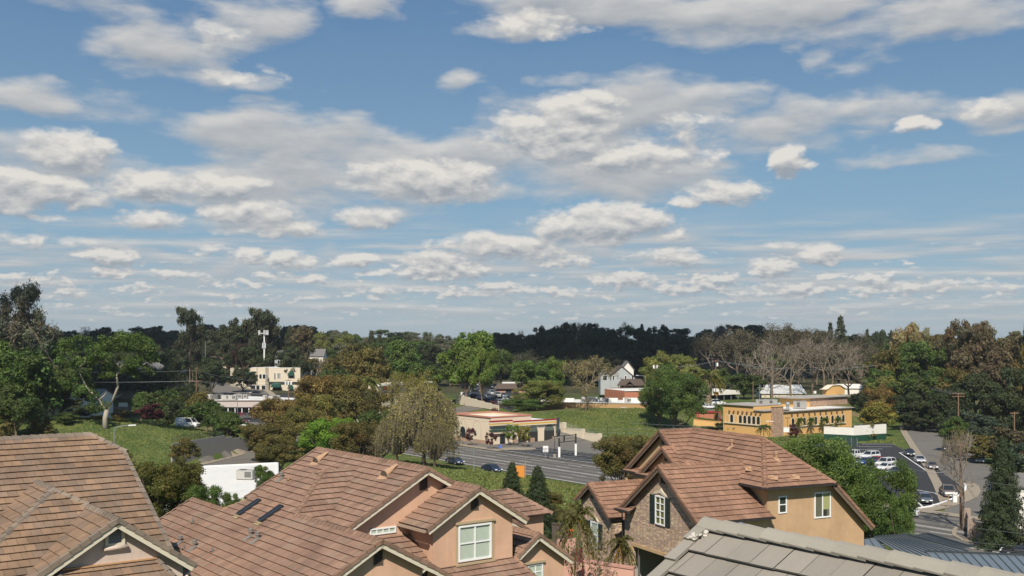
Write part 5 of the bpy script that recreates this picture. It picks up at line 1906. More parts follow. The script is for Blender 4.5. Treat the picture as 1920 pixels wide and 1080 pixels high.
    T('bare_fine', 720, 196, 800, 120, 'brown', 'brown half-bare tree at the left foot of the willow')
    T('oak', 656, 330, 660, 110, 'olive', 'olive round-topped tree above the rust trees', seed=0)
    T('oak', 630, 320, 690, 90, 'oak', 'green tree behind the top of the rust trees')
    T('oak', 690, 340, 645, 90, 'olive', 'olive tree in the row above the banner building', seed=2)
    T('oak', 748, 355, 638, 100, 'mid', 'mid green tree left of the big bright elm', seed=1)
    T('oak', 790, 345, 680, 80, 'mid', 'darker green tree low between the mid green tree and the big elm')
    T('elm', 872, 330, 622, 118, 'lit', 'biggest bright green elm, full crown, behind the used car lot', seed=0)
    T('elm', 905, 325, 640, 60, 'lit', 'right shoulder tree of the big bright elm', seed=1)
    T('bare_fine', 762, 240, 690, 80, 'yellow', 'yellow-green thin tree behind the top of the willow')
    T('bare_fine', 800, 250, 695, 90, 'yellow', 'yellow-green feathery tree rising out of the willow on its right')
    T('willow', 795, 184, 718, 138, (.27, .235, .08), 'large feathery olive-brown willow beside the boulevard', seed=0)
    T('willow', 745, 186, 770, 90, (.21, .18, .065), 'smaller brown feathery willow at the left of the large one', seed=1)
    T('willow', 815, 180, 780, 80, (.23, .20, .065), 'low feathery shrub at the right foot of the large willow', seed=2)
    T('palm', 690, 290, 686, 56, 'pale', 'lone straw-coloured palm among the olive trees')
    T('dense', 940, 420, 655, 60, 'oak', 'tall oval green tree right of the big bright elm')
    # -- centre
    T('elm', 1000, 318, 676, 90, 'mid', 'green tree directly behind the yellow-green tree in the centre', seed=0)
    T('elm', 1034, 330, 668, 60, 'lit', 'taller light green tree left of the pale bare tree')
    T('fine', 1008, 300, 712, 104, 'pale', 'yellow-green round tree left of the pale bare tree', seed=2)
    T('fine', 990, 292, 748, 100, 'mid', 'low dark green tree at the foot of the yellow-green tree', seed=1)
    t = T('bare_fine', 1098, 297, 666, 110, 'straw', 'pale grey half-bare tree in front of the white flat roofs', seed=0, base=on(1098, 292))
    for ch in t.children:
        if ch.name.startswith('crown'):
            pass
    T('bare', 1098, 286, 745, 46, 'straw', 'small grey bare bush at the foot of the pale bare tree', name='bare_bush', cat='bush')
    T('near', 1262, 268, 682, 136, 'mid', 'round solid green tree left of the orange restaurant', seed=0, base=on(1265, 268))
    T('fine', 1236, 280, 728, 76, 'mid', 'low left lobe tree beside the round green tree', seed=1)
    T('elm', 1232, 350, 658, 80, 'pale', 'yellow-green tree peeping over the round green tree on its left', seed=1)
    T('elm', 1275, 352, 664, 80, 'pale', 'yellow-green tree peeping over the round green tree on its right', seed=2)
    T('shaggy_palm', 1303, 318, 676, 62, 'pale', 'left one of two shaggy palms behind the round green tree', 'shaggy palms', seed=0)
    T('shaggy_palm', 1329, 312, 680, 62, 'pale', 'right one of two shaggy palms, beside the utility pole', 'shaggy palms', seed=1)
    T('oak', 1395, 345, 700, 78, 'oak', 'dark green tree over the white canopy roof', seed=2)
    T('oak', 1352, 370, 690, 40, 'mid', 'small green tree behind the utility pole')
    T('bare', 1448, 350, 618, 130, 'brown', 'leftmost of the large bare trees over the white buildings', 'large bare trees', seed=0)
    T('bare', 1482, 330, 640, 120, 'brown', 'bare tree with a dark trunk, second from the left', 'large bare trees', seed=1)
    T('bare', 1525, 345, 628, 130, 'brown', 'bare tree between the restaurant dome and the white building', 'large bare trees', seed=2)
    T('bare', 1590, 340, 650, 110, 'brown', 'rightmost of the large bare trees, before the green wood', 'large bare trees', seed=0)
    T('bare', 1420, 380, 640, 110, 'brown', 'bare tree behind the dark green tree', 'large bare trees', seed=1)
    T('bare', 1560, 385, 640, 120, 'brown', 'bare tree behind the rightmost pair', 'large bare trees', seed=2)
    for px, Y, top, w, lab in ((1385, 410, 612, 110, 'bare tree with a twiggy crown above the canopy shop, farther back'), (1425, 400, 606, 110, 'twiggy brown bare tree rising behind the leftmost large bare tree'), (1500, 410, 606, 120, 'tall twiggy bare tree behind the white building'),
                               (1545, 400, 612, 110, 'twiggy bare tree over the restaurant dome, farther back'), (1615, 400, 625, 110, 'brownish bare tree left of the green wood'), (1345, 420, 622, 100, 'thin grey bare tree behind the shaggy palms')):
        T('bare_fine', px, Y, top, w, (.115, .10, .062), lab, 'twiggy bare trees farther back')
    # -- right woods
    T('conifer', 1576, 470, 585, 64, 'black', 'tiered dark cedar, taller of the two against the sky', seed=0)
    T('conifer', 1557, 470, 598, 40, 'black', 'narrow dark conifer left of the tiered cedar', seed=1)
    T('conifer', 1626, 480, 611, 32, 'black', 'small dark conifer right of the tiered cedar')
    T('palm', 1650, 470, 608, 22, 'dark', 'small distant palm on the right ridge')
    T('conifer', 1671, 480, 613, 26, 'black', 'tiny dark conifer right of the distant palm')
    for i, (px, Y, top, w, c, lab) in enumerate((
        (1702, 380, 606, 70, 'straw', 'pale yellow tree top highest over the right wood'),
        (1735, 370, 615, 60, 'straw', 'pale yellow tree top right of the highest one'),
        (1690, 350, 650, 90, 'olive', 'olive tree left in the right wood'),
        (1740, 340, 640, 110, 'mid', 'large green tree in the middle of the right wood'),
        (1776, 345, 650, 80, 'pale', 'light green tree right of the middle of the right wood'),
        (1655, 365, 655, 90, 'olive', 'olive-brown tree right of the bare trees'),
        (1665, 330, 705, 80, 'pale', 'yellowish low tree right of the restaurant dome'),
        (1640, 345, 690, 80, 'mid', 'green tree behind the restaurant dome'),
        (1700, 315, 700, 110, 'oak', 'dark green tree low in the right wood'),
        (1655, 312, 720, 70, 'rust', 'russet tree low in the right wood'),
        (1745, 305, 700, 110, 'oak', 'deep green spreading tree over the side road'),
        (1718, 296, 735, 100, 'dark', 'dark shady tree at the edge of the side road'),
        (1790, 300, 690, 90, 'olive', 'olive willowy tree right of the deep green one'),
        (1770, 285, 730, 90, 'dark', 'dark shady tree left of the tall utility pole'),
        (1622, 330, 735, 60, 'dark', 'dark bush right of the orange restaurant'))):
        T('elm' if i % 2 else 'oak', px, Y, top, w, c, lab)
    T('euc', 1812, 330, 598, 90, 'brown', 'tall brown eucalyptus, left peak of the right wood', seed=0)
    T('euc', 1842, 320, 600, 90, 'brown', 'tall brown eucalyptus, right peak of the right wood', seed=1)
    T('euc', 1885, 310, 628, 110, 'brown', 'brown eucalyptus with pale trunk near the right edge', seed=2)
    T('oak', 1830, 315, 640, 110, 'brown', 'brown-leaved tree below the twin eucalyptus peaks', seed=0)
    T('oak', 1880, 300, 655, 110, 'brown', 'brown-leaved tree below the right eucalyptus', seed=1)
    T('oak', 1835, 290, 700, 110, 'dark', 'dark green tree behind the tall utility pole')
    T('oak', 1880, 265, 730, 110, 'dark', 'dark green tree right of the tall utility pole')
    T('dense', 1925, 260, 690, 90, 'dark', 'dark tree cut off by the right edge')
    T('conifer', 1925, 300, 590, 60, 'conifer', 'tall conifer cut off by the right edge', seed=1)
    T('oak', 1930, 280, 650, 70, 'rust', 'russet tree at the right edge')
    T('bush', 1700, 290, 770, 60, 'dark', 'dark low bush beside the side road', seed=0)
    T('bush', 1750, 285, 775, 60, 'dark', 'dark low bush right beside the side road', seed=1)
    T('bush', 1800, 270, 770, 70, 'bluish', 'bluish dark bush under the tall utility pole', seed=2)
    T('bush', 1850, 255, 775, 70, 'bluish', 'bluish dark bush near the right edge', seed=0)
    T('oak', 1790, 235, 780, 50, 'mid', 'young green tree in front of the tall utility pole')
    T('bush', 1795, 225, 806, 60, 'olive', 'olive shrub beside the side road, right', seed=1)
    T('bush', 1850, 215, 815, 90, 'olive', 'olive shrub behind the dark conifer, left part', seed=2)
    T('bush', 1900, 210, 800, 90, 'brown', 'brownish shrub at the right edge', seed=0)
    T('bush', 1910, 190, 830, 80, 'bluish', 'bluish dark shrub at the right edge', seed=1)
    T('oak', 1642, 275, 754, 78, 'yellow', 'flat-topped yellow-green acacia beside the side road')
    T('bush', 1626, 262, 792, 40, 'olive', 'bushy plant spilling over the white wall')
    # -- nearer right
    T('conifer_near', 1880, 127, 810, 125, 'conifer', 'full dark green conifer behind the block wall, right', seed=0)
    T('bare', 1806, 134, 806, 120, 'brown', 'bare street tree at the junction corner', seed=2, base=G(1808, 996))
    T('near', 1552, 98, 815, 205, 'mid', 'leafy green tree beyond the ochre wall, left one of the pair', seed=0)
    T('near', 1638, 94, 858, 165, 'mid', 'leafy green tree right beside the ochre wall, right one of the pair', seed=1)
    T('fine', 1682, 90, 925, 70, 'mid', 'low leafy shrub at the right foot of the leafy trees', seed=1, name='shrub', cat='shrub')
    T('near', 1500, 108, 822, 120, 'lit', 'lighter leafy tree top over the roof beyond the stone house', seed=0)
    T('fine', 1160, 150, 818, 120, 'olive', 'olive-orange rounded tree left of the stone house', seed=0)
    T('fine', 1200, 152, 815, 90, 'olive', 'olive rounded tree right behind the stone house gables', seed=1)
    T('conifer_near', 1008, 84, 868, 100, 'conifer', 'dark conifer right of the salmon house, the nearer of two', seed=0)
    T('conifer_near', 960, 92, 862, 80, 'conifer', 'slim dark conifer behind the salmon house gable', seed=1)
    T('fine', 1050, 88, 948, 90, 'olive', 'olive leafy shrub right of the dark conifer', seed=2, name='shrub', cat='shrub')
    T('fine', 1030, 100, 925, 70, 'olive', 'thin yellowish shrub behind the dark conifer', seed=0, name='shrub', cat='shrub')
    T('near', 296, 86, 846, 185, (.12, .12, .03), 'olive-green leafy tree filling the gap between the two left roofs', seed=1)
    T('fine', 345, 92, 868, 95, 'olive', 'olive leafy tree right behind the gap between the roofs', seed=0)
    T('fine', 396, 80, 908, 84, 'mid', 'thin green tree in front of the white flat roof', seed=1)
    T('fine', 440, 84, 922, 56, 'mid', 'low green shrub above the salmon roof edge', seed=2, name='shrub', cat='shrub')
    T('fine', 503, 105, 872, 56, 'mid', 'green shrub right of the air conditioner', seed=2, name='shrub', cat='shrub')
    # -- service station
    T('plum', 883, 246, 804, 27, 'wine', 'dark red ornamental tree, left one in front of the service station', 'dark red station trees', seed=0, base=G(883, 836))
    T('plum', 920, 240, 811, 27, 'wine', 'dark red ornamental tree, right one in front of the service station', 'dark red station trees', seed=1, base=G(920, 843))
    T('plum', 928, 275, 765, 20, 'wine', 'dark red tree behind the service station roof', seed=1)
    T('plum', 962, 250, 795, 40, 'lit', 'small green tree on the planted island', seed=0, base=G(962, 836))
    T('plum', 985, 249, 796, 34, 'yellow', 'small yellow-green tree on the planted island', seed=1, base=G(984, 839))
    # -- restaurant palms and planting
    for i, px in enumerate((1500, 1522, 1546, 1572)):
        T('palm', px, 276 + i * 3, 776, 21, 'mid', 'small palm %s before the arched windows' % ('first from the stone pier', 'second from the stone pier', 'third from the stone pier', 'nearest the right corner')[i], 'restaurant palms', seed=i % 2)
    T('palm', 1432, 262, 790, 34, 'mid', 'small palm left of the stone pier', seed=0)
    T('palm', 1370, 285, 776, 22, 'mid', 'small palm at the left wing of the restaurant', seed=1)
    T('palm', 1347, 292, 752, 22, 'lit', 'thin bright palm by the restaurant patio', seed=0)
    for i, (px, Y, top, w, c) in enumerate(((1355, 285, 792, 40, 'oak'), (1385, 280, 797, 40, 'brown'), (1410, 276, 800, 30, 'wine'), (1320, 290, 795, 40, 'olive'), (1560, 280, 795, 24, 'straw'), (1487, 268, 795, 20, 'wine'), (1330, 283, 800, 40, 'mid'))):
        T('bush', px, Y, top, w, c, ('dark green shrub below the left wing', 'brownish shrub below the left wing', 'reddish shrub below the left wing', 'olive shrub beside the patio wall', 'pale tuft of grass under the arches', 'dark red shrub at the stone pier', 'green shrub at the patio corner')[i] + ' of the restaurant' * (i < 3), seed=i % 3, name='shrub', cat='shrub')
    # -- close to the stone house
    T('palm', 1084, 63, 908, 84, (.12, .115, .035), 'drooping palm in front of the low stone gable', seed=1)
    T('palm', 1166, 62, 975, 60, (.10, .095, .03), 'thin leaning palm by the stone porch', seed=0)
    T('sapling', 1120, 57, 978, 120, 'olive', 'leafless sapling in front of the pink wall', seed=0)
    T('sapling', 1075, 55, 985, 90, 'olive', 'leafless sapling beside the garage window', seed=1)


def ridge_wood():
    """the far wood: each tree its own thing, sharing crown meshes"""
    prof = [(-60, 622), (0, 622), (110, 617), (200, 622), (300, 618), (405, 612), (560, 617), (620, 622), (700, 622), (780, 626), (860, 628), (930, 625), (1000, 618), (1045, 606), (1085, 600), (1130, 622),
            (1180, 611), (1230, 614), (1300, 626), (1360, 604), (1420, 612), (1480, 611), (1540, 622), (1600, 626), (1650, 626), (1700, 622), (1780, 630), (1840, 622), (1980, 628)]
    xs, ys = [a for a, b in prof], [b for a, b in prof]
    rng = random.Random(31)
    lab = 'tree in the dark far wood along the horizon'
    for row, (Y0, step, dtop, w0) in enumerate(((600, 21, 0, 46), (545, 24, 8, 56), (490, 27, 22, 66), (440, 34, 42, 74))):
        px = -110 + row * 7
        while px < 2040:
            top = np.interp(px, xs, ys) + dtop + rng.uniform(-9, 10)
            Y = Y0 + rng.uniform(-18, 18)
            dark = 930 < px < 1420 or px < 560
            c = rng.choice(['black', 'black', 'dark'] if dark else ['dark', 'oak', 'olive', 'grey', 'dark', 'mid'] if px < 930 else ['oak', 'olive', 'brown', 'mid', 'dark'])
            k = rng.choice(['oak', 'dense', 'elm', 'oak', 'elm', 'elm', 'euc', 'bare_fine'])
            if row < 2 and rng.random() < .10: k, c = 'conifer', 'black'
            if not dark and rng.random() < .12 and row > 0: k = 'bare'
            if 1240 < px < 1680 and row > 0 and rng.random() < .45: k, c = 'bare', 'brown'
            w = w0 * rng.uniform(.75, 1.3) * (.8 if k == 'conifer' else 1)
            if k == 'conifer': top -= 8
            tree(k, px, Y, top, w, c, {'conifer': 'dark pointed conifer', 'bare': 'bare grey tree', 'oak': 'rounded leafy tree', 'dense': 'dense evergreen tree', 'elm': 'broad leafy tree', 'euc': 'tall open-crowned tree', 'bare_fine': 'thin half-bare tree'}[k] + ' in the far wood along the horizon', 'far wood along the horizon', seed=rng.randint(0, 2))
            px += step * rng.uniform(.7, 1.35)


def forked_tree():
    p = G(198, 804)
    Y = p.y
    t = thing('forked_tree', 'tall tree with a pale forked trunk and light green crown on the grassy mound', 'tree', p)
    q = lambda px, py, dy=0: np.array(at(px, py, Y + dy))
    mb = MB()
    mb.tube([q(198, 808), q(197, 785), q(200, 768)], [.66, .5, .46], 10)
    mb.tube([q(200, 770), q(213, 748), q(221, 725), q(219, 703), q(228, 685)], [.36, .30, .25, .2, .12], 8)
    mb.tube([q(199, 770), q(184, 748), q(163, 728), q(150, 700), q(148, 680)], [.32, .26, .2, .15, .08], 8)
    for a, b in (((228, 687), (255, 660)), ((225, 690), (205, 665)), ((222, 700), (240, 690)), ((149, 690), (130, 670)), ((150, 690), (165, 660)), ((214, 746), (228, 738)), ((185, 750), (200, 735))):
        mb.tube([q(*a), q((a[0] + b[0]) / 2 + 2, (a[1] + b[1]) / 2, 1), q(*b, 2)], [.2, .14, .06], 5)
    tr = mb.build('trunk', bark_pale, t, True)
    rs = np.random.RandomState(5)
    cl = []
    for cx, cy, rx, ry, n in ((238, 658, 52, 34, 46), (225, 640, 38, 20, 16), (268, 665, 30, 28, 16), (210, 695, 26, 12, 10), (262, 690, 26, 18, 12), (150, 660, 44, 36, 40), (165, 735, 26, 14, 9), (182, 760, 18, 12, 8), (150, 715, 30, 20, 12)):
        for i in range(n):
            d = rs.normal(size=3)
            d /= np.linalg.norm(d)
            r = rs.uniform(.35, 1) ** .5
            c = q(cx + d[0] * r * rx, cy + d[2] * r * ry, d[1] * r * rx / F * Y)
            s = rs.uniform(.7, 1.35)
            cl.append((*c, s * 1.2, s * 1.2, s * .8))
    C, N, s, tt = fill_clumps(rs, cl, 22000, .21, norm=False)
    C -= np.array(p)
    o = bpy.data.objects.new('crown', leaf_mesh('crown', C, N, s, tt))
    o.color = (.082, .125, .026, 1)
    o.parent = t
    col.objects.link(o)


plants()
ridge_wood()
forked_tree()


def grass():
    """knee-high tufts on the slopes and the mound, uncountable"""
    rs = np.random.RandomState(12)
    C, K = [], []

    def scatter(n, x0, x1, y0, y1, ok, sz):
        x, y = rs.uniform(x0, x1, n), rs.uniform(y0, y1, n)
        for a, b in zip(x, y):
            if ok(a, b):
                C.append((a, b, hgt(a, b) + sz * .35))
                K.append(sz * rs.uniform(.5, 1.4))
    S = lambda a, b: .8 * a + .6 * b
    T_ = lambda a, b: .6 * a - .8 * b
    scatter(42000, -28, 40, 84, 200, lambda a, b: S(a, b) < 119 and b > 75, .21)
    scatter(32000, 10, 70, 225, 310, lambda a, b: S(a, b) > 169.5 and -219 < T_(a, b) < -178, .21)
    scatter(20000, -130, -58, 190, 268, lambda a, b: a < wallx(b) - .6 or b > 233, .2)
    scatter(9000, 55, 95, 256, 284, lambda a, b: S(a, b) < 214 or T_(a, b) > -176, .25)
    C_, K_ = np.array(C), np.array(K)
    n = len(C_)
    N = rs.normal(size=(n, 3)) * np.array([1, 1, .35]) + np.array([0, -.5, .35])
    patch = 1 + .45 * np.sin(C_[:, 0] * .23 + 1.7 * np.sin(C_[:, 1] * .11)) * np.sin(C_[:, 1] * .19 + C_[:, 0] * .07)
    t = np.clip(1 + .25 * rs.normal(size=(n, 1)), .4, 2) * (np.array([[1, 1, 1]]) + np.outer(np.clip(patch - .9, 0, 1), [.5, .12, .2]))
    o = bpy.data.objects.new('grass', leaf_mesh('grass', C_, N, K_, t, .5))
    o.color = (.145, .175, .048, 1)
    tag(o, kind='stuff')
    col.objects.link(o)


def shading_clouds():
    """unseen clouds added overhead to shade the far wood and the left grove"""
    M = mat('cloud_white', (.9, .9, .9), 1., .02, .01)
    h = 520.
    for k, (gx, gy, rx, ry, label) in enumerate(((72, 640, 92, 205, 'broad unseen cloud overhead, added to shade the far wood'), (-225, 620, 105, 175, 'unseen cloud overhead, added to shade the dark eucalyptus on the left'), (-162, 330, 46, 66, 'small unseen cloud overhead, added to shade the grove at the left'))):
        c = Vector((gx, gy, 0)) + sd * (h / sd.z)
        rs = np.random.RandomState(40 + k)
        ph = rs.uniform(0, 6.28, 12)
        nu, nv = 64, 24
        V = []
        for j in range(nv + 1):
            th = math.pi * j / nv
            for i in range(nu):
                a = 2 * math.pi * i / nu
                w = 1 + .13 * math.sin(3 * a + ph[0]) + .09 * math.sin(5 * a + ph[1] + 2 * th) + .06 * math.sin(9 * a + ph[2] + 3 * th) + .04 * math.sin(15 * a + ph[3] - 4 * th)
                z = math.cos(th)
                V.append((rx * w * math.sin(th) * math.cos(a), ry * w * math.sin(th) * math.sin(a), (55 if z > 0 else 16) * z * w))
        f = []
        for j in range(nv):
            for i in range(nu):
                a, b = j * nu + i, j * nu + (i + 1) % nu
                f.append((a, b, b + nu, a + nu))
        me = bpy.data.meshes.new('cloud')
        me.from_pydata(V, [], f)
        o = bpy.data.objects.new('cloud', me)
        o.location = c
        finish(o, 'cloud', M, None, True)
        tag(o, label, 'cloud', 'unseen shading clouds')


grass()
shading_clouds()
# ---------------------------------------------------------------- buildings of the middle distance
RF = Fr(36.87)                              # frame of the boulevard: a across, b along (away to the left)
Z = Vector((0, 0, 1))
wall_peach = mat('peach_wall', (.68, .565, .43), .9, .05, .6)
wall_cream2 = mat('cream_wall', (.60, .52, .40), .9, .05, .6)
wall_orange = mat('orange_wall', (.66, .395, .15), .9, .06, .5)
wall_white = mat('white_wall', (.72, .69, .63), .9, .05, .6)
wall_tan = mat('tan_wall', (.40, .25, .12), .9, .08, .5, stain=((.30, .17, .08), .2, .58))
wall_grey = mat('grey_wall', (.36, .38, .38), .9, .06, .8)
wall_pink = mat('pink_wall', (.56, .32, .25), .9, .08, .8)
wall_mauve = mat('mauve_fascia', (.50, .43, .40), .85, .05, .4)
white_roof = mat('white_roof_coating', (.66, .64, .60), .9, .10, .5, stain=((.45, .42, .38), .15, .6))
grey_roof = mat('grey_shingle', (.16, .15, .14), .9, .15, 1.5)
brown_roof = mat('brown_shingle', (.095, .07, .055), .9, .15, 1.5)
ledge = mat('grey_ledge', (.36, .33, .29), .8, .06, 1.)
red_band = mat('dark_red_band', (.30, .03, .025), .6, .05, 1.)
yellow_band = mat('yellow_band', (.62, .38, .06), .6, .05, 1.)
cream_band = mat('cream_band', (.66, .58, .44), .7, .05, 1.)
awning_green = mat('green_awning', (.012, .065, .045), .7, .08, 2.)
hole = mat('shaded_opening', (.03, .03, .03), .8, .2, 1.)
stone_small = mat('rubble_stone', (.40, .27, .19), .95, .55, 2.2, bump=.8, bscale=4., stain=((.18, .11, .08), 3.1, .52))
ac_grey = mat('air_conditioner_grey', (.40, .38, .35), .6, .08, 1.)
ac_dark = mat('air_conditioner_grille', (.12, .12, .11), .6, .08, 2.)
steel = mat('galvanised_steel', (.33, .35, .36), .45, .06, 1., metal=.4)
pole_wood = mat('pole_wood', (.20, .12, .08), .95, .2, 3.)
dark_metal = mat('dark_metal', (.03, .03, .03), .6, .1, 2.)
white_metal = mat('white_metal', (.72, .72, .70), .5, .05, 2.)
brick_red = mat('brick_wall', (.42, .17, .10), .95, .12, 1.5)


def ab(px, plane, c):
    """where the sight line at column px meets the vertical plane a = c or b = c"""
    r = ((px - 960) / F, 1.0)
    a, b = RF.loc(*r)
    t = c / (a if plane == 'a' else b)
    return a * t, b * t


def block(par, P0, P1, depth, z0, z1, m, name, roofm=None, roof_dz=-.3, par_t=.3):
    """box with its front from P0 (left) to P1 (right); returns the back direction"""
    P0, P1 = Vector((P0[0], P0[1], 0)), Vector((P1[0], P1[1], 0))
    u = (P1 - P0).normalized()
    bk = Vector((-u.y, u.x, 0))
    if bk.y < 0: bk = -bk
    mb = MB()
    q = [P0, P1, P1 + bk * depth, P0 + bk * depth]
    mb.prism([p + Z * z0 for p in q], Z * (z1 - z0))
    o = mb.build(name, m, par)
    if roofm:
        mb = MB()
        e = [P0 + u * par_t + bk * par_t, P1 - u * par_t + bk * par_t, P1 + bk * (depth - par_t) - u * par_t, P0 + bk * (depth - par_t) + u * par_t]
        mb.prism([p + Z * (z1 + .01) for p in e], Z * .04)
        mb.build('roof', roofm, par)
    return u, bk


def panel(par, O, u, out, u0, u1, z0, z1, m, name, t=.06):
    """thin raised rectangle on a wall"""
    mb = MB()
    O, u, out = Vector(O), Vector(u), Vector(out)
    c = O + u * (u0 + u1) / 2 + Z * ((z0 + z1) / 2 - O.z) + out * t / 2
    mb.box(c, u * (u1 - u0) / 2, out * t / 2, Z * (z1 - z0) / 2)
    return mb.build(name, m, par)


def small_window(par, O, u, out, u0, u1, z0, z1, fm=None, gm=None, name='window'):
    O, u, out = Vector(O), Vector(u), Vector(out)
    w = panel(par, O, u, out, u0, u1, z0, z1, fm or white_frame, name, .06)
    panel(w, O, u, out, u0 + .1, u1 - .1, z0 + .1, z1 - .1, gm or glass_dark, 'pane', .085)
    return w


def arch_pts(O, u, w, h, n=10):
    """outline of a round-headed opening, O = middle of its foot"""
    r = w / 2
    pts = [O - u * r, O + u * r]
    pts += [O + u * r * math.cos(math.pi * i / n) + Z * (h - r + r * math.sin(math.pi * i / n)) for i in range(n + 1)]
    return pts


def arch(par, O, u, out, w, h, m, name, t=.05, sur=None, sw=.25):
    O, u, out = Vector(O), Vector(u), Vector(out)
    if sur:
        mb = MB()
        mb.prism(arch_pts(O - out * .02, u, w + 2 * sw, h + sw), out * (t * .6 + .02))
        s = mb.build(name, sur, par)
        mb = MB()
        mb.prism(arch_pts(O, u, w, h), out * t)
        mb.build('pane', m, s)
        return s
    mb = MB()
    mb.prism(arch_pts(O, u, w, h), out * t)
    return mb.build(name, m, par)


def ac_unit(p, u, w, d, h, label, group=None, m=None):
    p = Vector(p)
    t = thing('air_conditioner', label, 'air conditioner', p, group)
    u = Vector(u).normalized()
    v = Z.cross(u)
    mb = MB()
    mb.box(p + Z * (h / 2 + .12), u * w / 2, v * d / 2, Z * h / 2)
    for i in (-1, 1):
        mb.box(p + v * i * d * .38 + Z * .06, u * w * .48, v * .06, Z * .06)
    mb.box(p + Z * (h + .15), u * w / 2 * 1.03, v * d / 2 * 1.03, Z * .025)
    mb.build('casing', m or ac_grey, t)
    mb = MB()
    for i in range(4):
        mb.box(p - v * (d / 2 + .02) + u * w * .22 + Z * (h * (.3 + .17 * i) + .12), u * w * .2, v * .02, Z * h * .06)
    mb.lathe(p - u * w * .2 + Z * (h + .17), [(.28 * d, 0), (.3 * d, .06), (.2 * d, .08)], 12)
    mb.build('grille', ac_dark, t)
    return t


def lettering(par, O, u, out, w, h, m, n=10, seed=1, name='lettering'):
    """small raised strokes, as unreadable as the far sign in the photograph"""
    rng = random.Random(seed)
    mb = MB()
    O, u, out = Vector(O), Vector(u), Vector(out)
    cw = w / n
    for i in range(n):
        c = O + u * (i + .5) * cw + Z * h / 2 + out * .03
        mb.box(c - u * cw * .28, u * cw * .09, out * .015, Z * h / 2)
        if rng.random() < .7: mb.box(c + u * cw * .22, u * cw * .09, out * .015, Z * h * rng.uniform(.25, .5))
        if rng.random() < .8: mb.box(c + Z * h * rng.choice((-.4, 0, .4)), u * cw * .18, out * .014, Z * h * .1)
    return mb.build(name, m, par)


